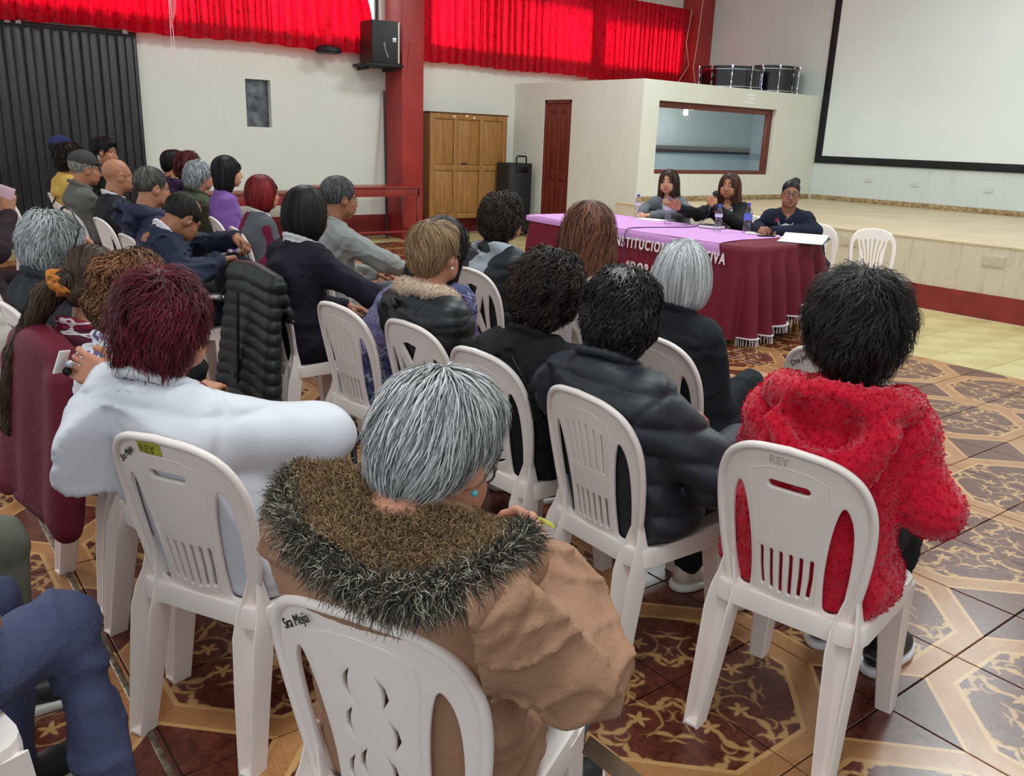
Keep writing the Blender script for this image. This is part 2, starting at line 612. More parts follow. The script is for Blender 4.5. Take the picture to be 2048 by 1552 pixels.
for j in range(17):
    box_obj('skirting_tile', (XE - 0.012, 8.98 - (j + 1) * 0.33 + 0.004, ZS), (XE, 8.98 - j * 0.33, ZS + 0.075), M_SKIRT, bs, bev=0.002)
for j in range(13):
    box_obj('skirting_tile', (XB + 0.02 + j * 0.33, YB - 0.012, ZS), (min(XB + 0.02 + (j + 1) * 0.33 - 0.004, XE), YB, ZS + 0.075), M_SKIRT, bs, bev=0.002)
for k, (y, z) in enumerate(((3.70, 0.57), (5.25, 0.59))):
    bm = bmesh.new()
    bx(bm, (XS - 0.01, y - 0.11, z - 0.06), (XS, y + 0.11, z + 0.06), 0.005)
    bx(bm, (XS - 0.014, y - 0.09, z - 0.045), (XS - 0.008, y + 0.09, z + 0.045), 0.003)
    bx(bm, (XS - 0.018, y - 0.01, z - 0.01), (XS - 0.012, y + 0.01, z + 0.01), 0.003)
    o = bm_obj('cover_plate', bm, plain('cover_plastic', (196, 182, 160), 0.5))
    tag(o, ('beige cover plate on the stage front right of the empty chair', 'beige cover plate on the stage front just left of the empty chair')[k], 'socket')

# ---- projection screen painted on board
sc = thing('projection_screen', 'big white projection screen with a black border above the stage', 'screen', (XE, 0, 0))
M_SCR = mottled('screen_white', srgb(232, 236, 233), srgb(226, 231, 228), 0.8, 0.6, 0.3)
M_BLK = mottled('matt_black', srgb(26, 26, 30), srgb(16, 16, 20), 8.0, 0.55, 0.35)
ZT, ZB0, YL, YR = 4.9, 1.333, 8.985, 1.2
box_obj('panel', (-0.03, YR + 0.13, ZB0 + 0.12), (-0.004, YL - 0.13, ZT - 0.12), M_SCR, sc)
for lo, hi in (((YR, ZB0), (YL, ZB0 + 0.12)), ((YR, ZT - 0.12), (YL, ZT)), ((YR, ZB0 + 0.12), (YR + 0.13, ZT - 0.12)), ((YL - 0.13, ZB0 + 0.12), (YL, ZT - 0.12))):
    box_obj('border', (-0.036, lo[0], lo[1]), (-0.002, hi[0], hi[1]), M_BLK, sc, bev=0.003)

# ------------------------------------------------------------------ floor


def floor_material():
    M, t, b = base_mat('patterned_tile', (0.2, 0.1, 0.05, 1), 0.16, 0.55)
    pos = t.n('ShaderNodeNewGeometry').outputs['Position']
    sep = t.n('ShaderNodeSeparateXYZ', {0: pos})
    wob = t.n('ShaderNodeTexNoise', {'Vector': pos, 'Scale': 26.0, 'Detail': 2.0})
    wv = t.m('MULTIPLY', t.m('SUBTRACT', wob.outputs[0], 0.5), 0.035)
    a0 = t.m('MULTIPLY', t.m('SUBTRACT', sep.outputs[0], TX), 1 / TILE)
    b0 = t.m('MULTIPLY', t.m('SUBTRACT', sep.outputs[1], TY), 1 / TILE)
    a = t.m('PINGPONG', a0, 1.0)
    bb = t.m('PINGPONG', b0, 1.0)
    s = t.m('MAXIMUM', a, bb)
    u = t.m('MINIMUM', a, bb)
    sw, uw = t.m('ADD', s, wv), t.m('SUBTRACT', u, wv)
    apb = t.m('ADD', a, bb)
    d_oct = t.m('MAXIMUM', t.m('SUBTRACT', s, 0.82), t.m('MULTIPLY', t.m('SUBTRACT', apb, 1.15), 0.7071))
    d_dia = t.m('MULTIPLY', t.m('SUBTRACT', 1.46, apb), 0.7071)

    masks = []

    def arc(cx, cy, r, w, p0, span, lob=0.0, fr=0.0):
        """tapered arc of a circle in the folded (s,u) frame"""
        x, y = t.m('SUBTRACT', sw, cx), t.m('SUBTRACT', uw, cy)
        dist = t.m('SQRT', t.m('ADD', t.m('MULTIPLY', x, x), t.m('MULTIPLY', y, y)))
        ang = t.m('WRAP', t.m('SUBTRACT', t.m('ARCTAN2', y, x), p0), 2 * pi, 0.0)
        q = t.m('MULTIPLY', ang, 1 / span, clamp=True)
        wid = t.m('MULTIPLY', t.m('POWER', t.m('SINE', t.m('MULTIPLY', q, pi)), 0.6), w)
        if lob:
            wid = t.m('MULTIPLY', wid, t.m('ADD', 1 - lob, t.m('MULTIPLY', t.m('ABSOLUTE', t.m('SINE', t.m('MULTIPLY', q, fr))), 2 * lob)))
        masks.append(t.m('SUBTRACT', wid, t.m('ABSOLUTE', t.m('SUBTRACT', dist, r))))

    def star(cx, cy, r):
        x, y = t.m('SUBTRACT', s, cx), t.m('SUBTRACT', u, cy)
        dist = t.m('SQRT', t.m('ADD', t.m('MULTIPLY', x, x), t.m('MULTIPLY', y, y)))
        ang = t.m('ARCTAN2', y, x)
        rr = t.m('SUBTRACT', r * 1.25, t.m('MULTIPLY', t.m('PINGPONG', ang, pi / 5), r * 0.8 / (pi / 5)))
        masks.append(t.m('SUBTRACT', rr, t.m('ADD', dist, r * 0.1)))

    star(0.47, 0.15, 0.078)
    for A in ((0.47, 0.15, 0.148, 0.016, 0.6, 5.2), (0.63, 0.02, 0.15, 0.030, 0.2, 2.3, 0.3, 9.0), (0.70, 0.17, 0.095, 0.026, -1.7, 3.4, 0.3, 9.0), (0.67, 0.20, 0.05, 0.016, -1.2, 4.4),
              (0.22, 0.03, 0.13, 0.026, -0.4, 2.6, 0.3, 9.0), (0.19, 0.19, 0.085, 0.024, -2.4, 2.6, 0.3, 8.0), (0.30, 0.22, 0.06, 0.014, 0.4, 3.6), (0.53, 0.42, 0.12, 0.022, 2.2, 2.8, 0.3, 8.0),
              (0.63, 0.36, 0.115, 0.028, -1.1, 2.4, 0.35, 9.0), (0.42, 0.33, 0.09, 0.018, 0.4, 2.8), (0.76, 0.03, 0.06, 0.018, 0.2, 3.2), (0.12, 0.12, 0.06, 0.02, 0.2, 2.4, 0.3, 6.0), (0.36, 0.06, 0.05, 0.014, 1.2, 3.6)):
        arc(*A)
    mk = masks[0]
    for k in masks[1:]:
        mk = t.m('MAXIMUM', mk, k)
    mk = t.m('MULTIPLY', mk, 60.0, clamp=True)
    n1 = t.n('ShaderNodeTexNoise', {'Vector': pos, 'Scale': 7.0, 'Detail': 6.0, 'Roughness': 0.7})
    n2 = t.n('ShaderNodeTexNoise', {'Vector': pos, 'Scale': 30.0, 'Detail': 5.0, 'Roughness': 0.7, 'Distortion': 1.0})
    maroon = t.ramp(n2.outputs[0], [(0.35, srgb(70, 28, 22)), (0.68, srgb(112, 54, 38))])
    gold = t.mix(n2.outputs[0], srgb(170, 124, 74), srgb(192, 148, 98))
    band = t.ramp(n1.outputs[0], [(0.35, srgb(152, 96, 56)), (0.68, srgb(176, 122, 76))])
    n3 = t.n('ShaderNodeTexNoise', {'Vector': pos, 'Scale': 260.0, 'Detail': 2.0})
    band = t.mix(t.ramp(n3.outputs[0], [(0.5, (0, 0, 0, 1)), (0.72, (0.5, 0.5, 0.5, 1))]), band, srgb(212, 176, 130))
    inside = t.m('LESS_THAN', d_oct, 0.0)
    dia = t.m('LESS_THAN', d_dia, 0.0)
    edge1 = t.m('LESS_THAN', t.m('ABSOLUTE', t.m('SUBTRACT', d_oct, 0.015)), 0.017)
    edge2 = t.m('LESS_THAN', t.m('ABSOLUTE', t.m('SUBTRACT', d_dia, 0.015)), 0.015)
    c = t.mix(inside, band, t.mix(mk, maroon, gold))
    c = t.mix(dia, c, maroon)
    c = t.mix(t.m('MAXIMUM', edge1, edge2), c, srgb(192, 146, 94))
    t.t.links.new(c, b.inputs['Base Color'])
    rg = t.m('ADD', 0.16, t.m('MULTIPLY', n2.outputs[0], 0.16))
    t.t.links.new(rg, b.inputs['Roughness'])
    hh = t.m('ADD', t.m('MULTIPLY', t.m('MULTIPLY', mk, inside), 0.6), t.m('MULTIPLY', n2.outputs[0], 0.5))
    bp = t.n('ShaderNodeBump', {'Height': hh, 'Strength': 0.06, 'Distance': 0.004})
    t.t.links.new(bp.outputs[0], b.inputs['Normal'])
    return M


M_PAT = floor_material()
M_PALE = mottled('pale_tile', srgb(206, 192, 140), srgb(184, 166, 112), 3.0, 0.3, 0.45, 0.04, 25, coord='Object')
M_GROUT = mottled('grout', srgb(82, 74, 64), srgb(58, 52, 46), 20.0, 0.8)
fl = box_obj('floor', (-2.5, -7.0, -0.12), (XS, YW, -0.012), M_GROUT)
struct(fl, 'hall floor of patterned brown tiles edged with pale tiles', 'floor')
FM, FR, FU, FF = cam.location, r2, u2, fwd


def px(x, y, z=0.0):
    d = Vector((x, y, z)) - Vector((0, 0, CAM_H))
    w = d.dot(fwd)
    if w < 0.2:
        return None
    return (1024 + 1695.27 * d.dot(r2) / w, 776 - 1695.27 * d.dot(u2) / w, w)


tiles = []
gx = [TX + TILE * k for k in range(-9, 12)] + [PALE_X]
gy = [TY + TILE * k for k in range(-6, 23)] + [PALE_Y]
for x0, x1 in zip(gx, gx[1:]):
    for y0, y1 in zip(gy, gy[1:]):
        tiles.append((x0, x1, y0, y1, 0))
px_ = [PALE_X + TILE * k for k in range(0, 5)] + [XS - 0.012]
for x0, x1 in zip(px_, px_[1:]):
    for k in range(-6, 25):
        y0, y1 = TY + TILE * k, min(TY + TILE * (k + 1), YW - 0.014)
        if y1 - y0 > 0.02:
            tiles.append((x0, x1, y0, y1, 1))
for x0, x1 in zip(gx, gx[1:]):
    for y0, y1 in ((PALE_Y, PALE_Y + TILE), (PALE_Y + TILE, YW - 0.014)):
        tiles.append((x0, x1, y0, y1, 1))
for k in range(0, 4):                                           # beside the booth
    tiles.append((XS - 0.012, XB - 0.014, YB + 0.01 + k * 0.75, YB + 0.75 + k * 0.75, 1))
vis = []
for tl in tiles:
    p = px((tl[0] + tl[1]) / 2, (tl[2] + tl[3]) / 2)
    if p and -260 < p[0] < 2300 and p[1] < 1900:
        vis.append((p[2], tl))
vis.sort(key=lambda q: q[0])
near, rest = vis[:296], vis[296:]
tile_mesh = {}


def slab(bm, x0, x1, y0, y1, dz=0.0):
    bx(bm, (x0 + 0.0022, y0 + 0.0022, -0.011), (x1 - 0.0022, y1 - 0.0022, dz), 0.0018, 1)


for d, (x0, x1, y0, y1, k) in near:
    key = (round(x1 - x0, 3), round(y1 - y0, 3), k)
    if key not in tile_mesh:
        bm = bmesh.new()
        slab(bm, -(x1 - x0) / 2, (x1 - x0) / 2, -(y1 - y0) / 2, (y1 - y0) / 2)
        me = bpy.data.meshes.new('tile')
        bm.to_mesh(me)
        bm.free()
        me.materials.append(M_PALE if k else M_PAT)
        tile_mesh[key] = me
    link('tile', tile_mesh[key], None, fl, ((x0 + x1) / 2, (y0 + y1) / 2, random.uniform(-0.0006, 0.0006)))
for k, mt in ((0, M_PAT), (1, M_PALE)):
    bm = bmesh.new()
    for d, (x0, x1, y0, y1, kk) in rest:
        if kk == k:
            slab(bm, x0, x1, y0, y1, random.uniform(-0.0006, 0.0006))
    o = bm_obj('far_tiles', bm, mt, fl)
    o['kind'] = 'stuff'
ts = box_obj('trim_1', (0.425, -1.0, -0.004), (0.443, 6.0, 0.0035), mottled('strip_metal', srgb(150, 140, 122), srgb(84, 76, 66), 30, 0.35, 0.5, 0.2, 60, metal=0.7), bev=0.0015)
struct(ts, 'narrow worn metal strip let into the floor joint', 'trim')
# ================================================================== things along the walls
# ---- black ribbed gate
gt_ = thing('metal_gate', 'tall black ribbed metal gate at the end of the left wall', 'gate', (0, YW, 0))
M_GATE = mottled('gate_paint', srgb(44, 40, 44), srgb(28, 26, 30), 5.0, 0.42, 0.5, 0.12, 30, stretch=(4, 4, 0.5))
for k in range(11):
    x1 = 3.11 - k * 0.205
    x0 = x1 - 0.195
    bm = bmesh.new()
    bx(bm, (x0, -0.05, 0.03), (x1, -0.03, 2.60))
    bx(bm, (x0 + 0.008, -0.085, 0.04), (x0 + 0.085, -0.05, 2.59), 0.012)
    bx(bm, (x0 + 0.105, -0.07, 0.04), (x1 - 0.006, -0.05, 2.59), 0.01)
    bm_obj('rib_panel', bm, M_GATE, gt_, smooth=True)
box_obj('frame', (3.112, -0.075, 0), (3.155, -0.002, 2.645), M_GATE, gt_, bev=0.004)
box_obj('frame', (0.8, -0.075, 2.60), (3.112, -0.002, 2.645), M_GATE, gt_, bev=0.004)
M_RAIL = mottled('rail_paint', srgb(196, 160, 150), srgb(160, 120, 112), 8.0, 0.5)
box_obj('top_rail', (0.8, -0.10, 2.665), (2.46, -0.02, 2.715), M_RAIL, gt_, bev=0.006)
box_obj('top_rail', (2.48, -0.10, 2.655), (3.05, -0.02, 2.705), M_RAIL, gt_, bev=0.006)
for x in (1.75, 1.86, 3.02):
    box_obj('bracket', (x - 0.03, -0.12, 2.61), (x + 0.03, -0.03, 2.70), plain('bracket_steel', (190, 186, 180), 0.35, metal=0.7), gt_, bev=0.01)


# ---- curtains
def curtain_mat():
    M, t, b = base_mat('red_curtain', srgb(190, 8, 40), 0.55, 0.3)
    out = M.node_tree.nodes['Material Output']
    co = t.n('ShaderNodeTexCoord').outputs['Object']
    n1 = t.n('ShaderNodeTexNoise', {'Vector': co, 'Scale': 16.0, 'Detail': 3.0, 'Distortion': 1.5})
    f = t.ramp(n1.outputs[0], [(0.52, (0, 0, 0, 1)), (0.6, (1, 1, 1, 1))])
    c = t.mix(f, srgb(190, 14, 44), srgb(150, 8, 34))
    t.t.links.new(c, b.inputs['Base Color'])
    ct = t.mix(f, srgb(246, 8, 44), srgb(206, 4, 34))
    tl = t.n('ShaderNodeBsdfTranslucent', {'Color': ct})
    mx = t.n('ShaderNodeMixShader', {0: 0.62, 1: b.outputs[0], 2: tl.outputs[0]})
    t.t.links.new(mx.outputs[0], out.inputs[0])
    return M


M_CURT = curtain_mat()


def curtain(name, label, x0, x1, zb, zt, y, seed, pleat=0.16, knots=(), edge=0.0):
    rg = np.random.default_rng(seed)
    nx, nz = int((x1 - x0) / 0.011), 20
    xs = np.linspace(x0, x1, nx)
    wob = np.cumsum(rg.normal(0, 0.05, nx))
    wob -= np.linspace(0, wob[-1], nx)
    ph = 2 * pi * (xs - x0) / pleat + 1.6 * np.sin(xs * 2.3 + seed) + wob
    amp = 0.040 + 0.014 * np.sin(xs * 1.7 + seed)
    V = np.zeros((nz, nx, 3))
    for k in range(nz):
        q = k / (nz - 1)
        z = zb + (zt - zb) * q
        hem = (0.010 * np.sin(xs * 3.1 + seed) + 0.007 * np.sin(ph * 0.5)) * (1 - q) ** 3
        V[k, :, 0] = xs + 0.010 * np.sin(ph * 0.5 + q * 3) + pleat * (0.13 + 0.09 * np.sin(xs * 1.9 + 2 * seed)) * np.sin(2 * ph + 0.6 * q)
        V[k, :, 1] = y + amp * np.sin(ph + 0.35 * q) * (1.0 - 0.35 * q) + 0.008 * np.sin(2 * ph + q * 4)
        V[k, :, 2] = z - hem
        for kx, kz, kr in knots:
            w = np.exp(-(((xs - kx) / kr) ** 2 + ((z - kz) / kr) ** 2))
            V[k, :, 1] -= 0.09 * w
            V[k, :, 0] += (kx - xs) * 0.35 * w
    if edge:
        w = np.clip((xs - (x1 - 0.35)) / 0.35, 0, 1)
        for k in range(nz):
            q = k / (nz - 1)
            V[k, :, 0] -= w * (0.05 + edge * q ** 1.5 * 0.6) * np.clip((q - 0.15) * 3, 0, 1)
    g = np.arange(nz * nx).reshape(nz, nx)
    F = np.stack([g[:-1, :-1], g[:-1, 1:], g[1:, 1:], g[1:, :-1]], -1).reshape(-1, 4)
    o = link(name, mesh_np(name, V.reshape(-1, 3), F), M_CURT)
    return tag(o, label, 'curtain')


curtain('curtain', 'long red pleated curtain over the window left of the red pillar', 0.3, 6.40, 2.645, 4.4, 11.80, 3, 0.17, knots=((5.62, 2.78, 0.16),), edge=0.5)
curtain('curtain', 'red pleated curtain between the red pillar and the middle seam', 7.12, 10.78, 2.63, 4.02, 11.86, 5, 0.15)
curtain('curtain', 'red pleated curtain with gathered heading beside the corner column', 10.72, 13.16, 2.60, 4.0, 11.83, 8, 0.115)
M_ROD = plain('rod_metal', (70, 66, 64), 0.4, metal=0.8)
for n, (a, b, z) in enumerate(((7.1, 13.16, 4.0), (0.2, 6.7, 4.38))):
    o = tube_obj('curtain_rod', [(a, 11.93, z), (b, 11.93, z)], 0.012, M_ROD)
    tag(o, ('thin metal rod carrying the curtains right of the pillar', 'thin metal rod carrying the curtain left of the pillar')[n], 'rod')
# thin white wires down the right end of the curtain
for n, pts in enumerate(([(13.1, 11.72, 3.98), (13.0, 11.7, 3.4), (13.12, 11.7, 3.0), (12.8, 11.7, 2.6)], [(13.2, 11.56, 4.2), (13.16, 11.56, 3.5), (13.1, 11.56, 2.95), (13.25, 11.56, 2.5)])):
    P = []
    for i in range(25):
        q = i / 24 * (len(pts) - 1)
        k = min(int(q), len(pts) - 2)
        f = q - k
        f = f * f * (3 - 2 * f)
        P.append(Vector(pts[k]).lerp(Vector(pts[k + 1]), f))
    o = tube_obj('loose_wire', P, 0.006, plain('wire_white', (226, 206, 190), 0.5), n=6)
    tag(o, ('pale loose wire hanging down the end of the red curtain', 'pale loose wire hanging down the corner column')[n], 'wire')

# ---- loudspeaker on its shelf beside the pillar
ls = thing('wall_loudspeaker', 'black loudspeaker on a small shelf high beside the red pillar', 'loudspeaker', (6.42, 11.62, 2.51), rad(-14))
M_SPK = mottled('speaker_vinyl', srgb(42, 40, 42), srgb(30, 28, 30), 14, 0.5, 0.4, 0.15, 120)
M_SPKW = wood('speaker_side', (74, 40, 34), (48, 26, 24))
bm = bmesh.new()
vs = [bm.verts.new(p) for p in ((-0.17, -0.2, 0), (0.24, -0.2, 0), (0.16, 0.16, 0), (-0.26, 0.16, 0), (-0.17, -0.2, 0.57), (0.24, -0.2, 0.57), (0.16, 0.16, 0.57), (-0.26, 0.16, 0.57))]
for f in ((3, 2, 1, 0), (4, 5, 6, 7), (0, 1, 5, 4), (1, 2, 6, 5), (2, 3, 7, 6), (3, 0, 4, 7)):
    bm.faces.new([vs[i] for i in f])
bmesh.ops.bevel(bm, geom=list(bm.edges), offset=0.008, segments=2, affect='EDGES')
bm_obj('cabinet', bm, M_SPKW, ls, smooth=True)
box_obj('grille', (-0.165, -0.212, 0.012), (0.21, -0.2, 0.558), M_SPK, ls, bev=0.005)
box_obj('edge_strip', (0.212, -0.214, 0.01), (0.232, -0.2, 0.56), plain('strip_white', (220, 214, 204), 0.4), ls, bev=0.003)
box_obj('badge', (0.13, -0.216, 0.29), (0.185, -0.21, 0.35), plain('badge_silver', (190, 190, 186), 0.3, metal=0.4), ls, bev=0.003)
tube_obj('tape_scrap', [(0.0, -0.214, 0.28), (0.02, -0.216, 0.2), (0.06, -0.214, 0.08)], [0.025, 0.012, 0.02], plain('clear_tape', (150, 146, 140), 0.2), ls, flat=0.12)
sh = thing('speaker_shelf', 'small black shelf carrying the loudspeaker beside the red pillar', 'shelf', (6.42, 11.66, 2.49), rad(-8))
box_obj('board', (-0.29, -0.25, -0.02), (0.29, 0.3, 0.018), M_BLK, sh, bev=0.004)
for x in (-0.2, 0.2):
    box_obj('bracket', (x - 0.015, -0.1, -0.06), (x + 0.015, 0.33, -0.02), M_BLK, sh)
s2 = thing('wall_bracket', 'black rounded bracket half hidden under the hem of the left curtain', 'bracket', (5.66, 11.72, 2.62))
bm = bmesh.new()
rev(bm, [(0.0, 0.09), (0.1, 0.085), (0.17, 0.05), (0.185, 0.0), (0.17, -0.02), (0, -0.02)], 24)
bm_obj('dome', bm, M_BLK, s2, smooth=True)
box_obj('arm', (-0.03, 0.1, -0.01), (0.03, 0.28, 0.03), M_BLK, s2)

pole = tube_obj('pole', [(6.66, 11.93, 2.17), (6.52, 11.62, 0.0)], 0.017, plain('pole_black', (22, 22, 24), 0.35), n=10)
tag(pole, 'thin black pole leaning on the wall beside the red pillar', 'pole')

# ---- red table, brown bench
M_REDT = mottled('red_varnish', srgb(150, 48, 44), srgb(128, 38, 36), 5, 0.3, 0.5, 0.05, 30)
tb = thing('side_table', 'red painted wooden table standing before the pillar', 'table', (5.9, 11.2, 0))
box_obj('tabletop', (-0.86, -0.27, 0.795), (0.83, 0.25, 0.82), M_REDT, tb, bev=0.006)
box_obj('apron', (-0.8, -0.25, 0.68), (0.79, -0.225, 0.795), M_REDT, tb, bev=0.003)
box_obj('apron', (-0.8, 0.2, 0.68), (0.79, 0.225, 0.795), M_REDT, tb, bev=0.003)
box_obj('apron', (0.77, -0.22, 0.68), (0.79, 0.2, 0.795), M_REDT, tb, bev=0.003)
for x in (-0.8, 0.76):
    for y in (-0.25, 0.185):
        box_obj('leg', (x, y, 0), (x + 0.045, y + 0.045, 0.795), M_REDT, tb, bev=0.005)
box_obj('stretcher', (-0.76, -0.24, 0.16), (0.76, -0.22, 0.19), M_REDT, tb, bev=0.003)
box_obj('stretcher', (0.77, -0.21, 0.16), (0.79, 0.19, 0.19), M_REDT, tb, bev=0.003)
bn = thing('long_bench', 'brown wooden bench table along the left wall behind the audience', 'table', (4.35, 11.45, 0))
M_BRN = wood('bench_wood', (150, 84, 62), (110, 54, 40), along='X')
box_obj('tabletop', (-0.7, -0.25, 0.70), (0.62, 0.25, 0.73), M_BRN, bn, bev=0.005)
box_obj('apron', (-0.66, -0.23, 0.56), (0.58, -0.205, 0.70), M_REDT, bn, bev=0.003)
for x in (-0.66, 0.54):
    for y in (-0.23, 0.185):
        box_obj('leg', (x, y, 0), (x + 0.045, y + 0.045, 0.70), M_BRN, bn, bev=0.004)

# ---- wooden cabinet of six panels
cb = thing('wooden_cabinet', 'oak cabinet front of six panels standing right of the red pillar', 'cabinet', (8.04, 11.72, 0))
w = 0.745
box_obj('body', (-w, -0.06, 0.27), (w, 0.2, 1.885), M_OAK, cb, bev=0.004)
fy = -0.085
for x0, x1 in ((-w, -w + 0.09), (-0.30, -0.225), (0.20, 0.275), (w - 0.09, w)):
    box_obj('stile', (x0, fy, 0.27), (x1, -0.055, 1.885), M_OAK, cb, bev=0.006)
for z0, z1 in ((0.27, 0.35), (1.02, 1.11), (1.80, 1.885)):
    for x0, x1 in ((-w + 0.09, -0.30), (-0.225, 0.20), (0.275, w - 0.09)):
        box_obj('rail', (x0, fy, z0), (x1, -0.055, z1), M_OAK, cb, bev=0.006)
for z0, z1 in ((0.35, 1.02), (1.11, 1.80)):
    for x0, x1 in ((-w + 0.09, -0.30), (-0.225, 0.20), (0.275, w - 0.09)):
        box_obj('panel', (x0 + 0.006, fy + 0.012, z0 + 0.006), (x1 - 0.006, -0.055, z1 - 0.006), M_OAK, cb, bev=0.008)
box_obj('top_board', (-w - 0.015, -0.095, 1.885), (w + 0.015, 0.22, 1.905), wood('oak_dark', (110, 70, 40), (80, 48, 28), along='X'), cb, bev=0.004)
for x in (-w + 0.03, w - 0.1):
    for y in (-0.05, 0.13):
        box_obj('leg', (x, y, 0), (x + 0.07, y + 0.06, 0.27), plain('cabinet_leg', (60, 30, 24), 0.6), cb)
for x, z in ((-0.3, 1.845), (-0.06, 1.86), (0.08, 1.84), (0.62, 1.06)):
    box_obj('paint_chip', (x - 0.02, fy - 0.002, z - 0.014), (x + 0.02, fy, z + 0.014), plain('chip_white', (222, 210, 190), 0.8), cb)
box_obj('chipped_hole', (-0.15, fy - 0.001, 1.105), (-0.04, fy + 0.02, 1.145), plain('hole_dark', (70, 40, 22), 0.9), cb, bev=0.012)

# ---- portable speaker with a trolley handle
sp = thing('portable_speaker', 'black upright portable speaker with a pull handle by the booth', 'loudspeaker', (8.80, 11.42, 0))
box_obj('body', (-0.24, -0.17, 0.06), (0.24, 0.17, 1.165), M_SPK, sp, bev=0.02)
box_obj('back_panel', (-0.2, -0.178, 0.12), (0.2, -0.168, 1.12), plain('speaker_back', (34, 35, 38), 0.45), sp, bev=0.006)
tube_obj('handle', [(-0.09, -0.165, 1.0), (-0.09, -0.165, 1.255), (-0.07, -0.165, 1.275), (0.09, -0.165, 1.275), (0.11, -0.165, 1.255), (0.11, -0.165, 1.0)], 0.014, plain('handle_black', (16, 16, 18), 0.3), sp)
box_obj('handle_cup', (-0.12, -0.19, 1.02), (0.14, -0.175, 1.1), plain('handle_black', (16, 16, 18), 0.3), sp, bev=0.008)
for x in (-0.2, 0.2):
    bm = bmesh.new()
    rev(bm, [(0, -0.025), (0.05, -0.022), (0.06, 0), (0.05, 0.022), (0, 0.025)], 18, Matrix.Translation((x, -0.12, 0.06)) @ Matrix.Rotation(pi / 2, 4, 'Y'))
    bm_obj('wheel', bm, plain('wheel_black', (18, 18, 18), 0.6), sp, smooth=True)
    box_obj('foot', (x - 0.03, 0.09, 0), (x + 0.03, 0.15, 0.065), plain('wheel_black', (18, 18, 18), 0.6), sp)
rg = np.random.default_rng(4)
P = []
for i in range(60):
    q = i / 59
    P.append((8.75 + 0.75 * q * 0.5 + 0.09 * math.sin(q * 17), 11.15 - 1.0 * q + 0.16 * math.sin(q * 11), 0.008 + 0.012 * abs(math.sin(q * 9))))
o = tube_obj('floor_cable', P, 0.007, plain('cable_black', (24, 22, 22), 0.5), n=6)
tag(o, 'thin black cable lying in loops on the floor before the booth door', 'cable')

# ---- two marching drums on the booth roof
M_SHELL = plain('drum_shell', (22, 12, 16), 0.12)
M_CHR = plain('chrome', (206, 206, 210), 0.18, metal=1.0)
M_HEADW = plain('drum_head', (50, 48, 50), 0.4)


def drum(name, label, x, y, r, h, rz, sticker=False):
    t = thing(name, label, 'drum', (x, y, 2.43), rz)
    bm = bmesh.new()
    rev(bm, [(0, 0.03), (r - 0.01, 0.03), (r, 0.035), (r, h - 0.035), (r - 0.01, h - 0.03), (0, h - 0.03)], 48)
    bm_obj('shell', bm, M_SHELL, t, smooth=True)
    for z in (0.0, h - 0.045):
        bm = bmesh.new()
        rev(bm, [(r + 0.004, z), (r + 0.016, z + 0.002), (r + 0.018, z + 0.04), (r + 0.006, z + 0.045), (r + 0.003, z + 0.02), (r + 0.004, z)], 48)
        bm_obj('hoop', bm, plain('hoop_black', (26, 24, 26), 0.3), t, smooth=True)
        bm = bmesh.new()
        zz = z + (0.05 if z == 0 else -0.012)
        rev(bm, [(r + 0.001, zz), (r + 0.012, zz + 0.002), (r + 0.012, zz + 0.01), (r + 0.001, zz + 0.012)], 48)
        bm_obj('hoop_ring', bm, M_CHR, t, smooth=True)
    bm = bmesh.new()
    rev(bm, [(0, h - 0.006), (r, h - 0.008), (r + 0.003, h - 0.014)], 48)
    bm_obj('drum_skin', bm, M_HEADW, t, smooth=True)
    for k in range(10):
        a = 2 * pi * k / 10
        bm = bmesh.new()
        for z in (0.10, h - 0.15):
            bx(bm, (r, -0.012, z - 0.03), (r + 0.022, 0.012, z + 0.04), 0.006)
        bx(bm, (r + 0.014, -0.004, 0.02), (r + 0.022, 0.004, h - 0.02))
        bx(bm, (r + 0.012, -0.016, h - 0.06), (r + 0.034, 0.016, h + 0.012), 0.005)
        bx(bm, (r + 0.012, -0.016, -0.0), (r + 0.034, 0.016, 0.05), 0.005)
        bm_obj('lug', bm, M_CHR, t, smooth=True, rot=(0, 0, a))
    if sticker:
        a = rad(-52) - rz + rad(-14)
        for nm, dr, hw, hh, zc, mt in (('sticker', 0.002, 0.075, 0.1, 0.165, plain('sticker_violet', (92, 78, 150), 0.4)), ('sticker_edge', 0.001, 0.084, 0.112, 0.165, plain('sticker_white', (214, 210, 220), 0.4)),
                                       ('sticker_bird', 0.0035, 0.05, 0.022, 0.195, plain('sticker_white', (214, 210, 220), 0.4)), ('sticker_dot', 0.0035, 0.022, 0.016, 0.115, plain('sticker_blue', (110, 140, 200), 0.4))):
            bm = bmesh.new()
            n = 6
            rows = []
            for i in range(n + 1):
                aa = a + (i / n - 0.5) * 2 * hw / r
                tilt = 0.02 * (i / n - 0.5) if nm == 'sticker_bird' else 0
                sq = hh * (1 - (abs(i / n - 0.5) * 1.6) ** 2 * (0.9 if nm in ('sticker_bird', 'sticker_dot') else 0.05))
                rows.append([bm.verts.new(((r + dr) * math.cos(aa), (r + dr) * math.sin(aa), zc + s * sq + tilt)) for s in (-1, 1)])
            for p, q in zip(rows, rows[1:]):
                bm.faces.new((p[0], q[0], q[1], p[1]))
            bm_obj(nm, bm, mt, t, smooth=True)
    return t


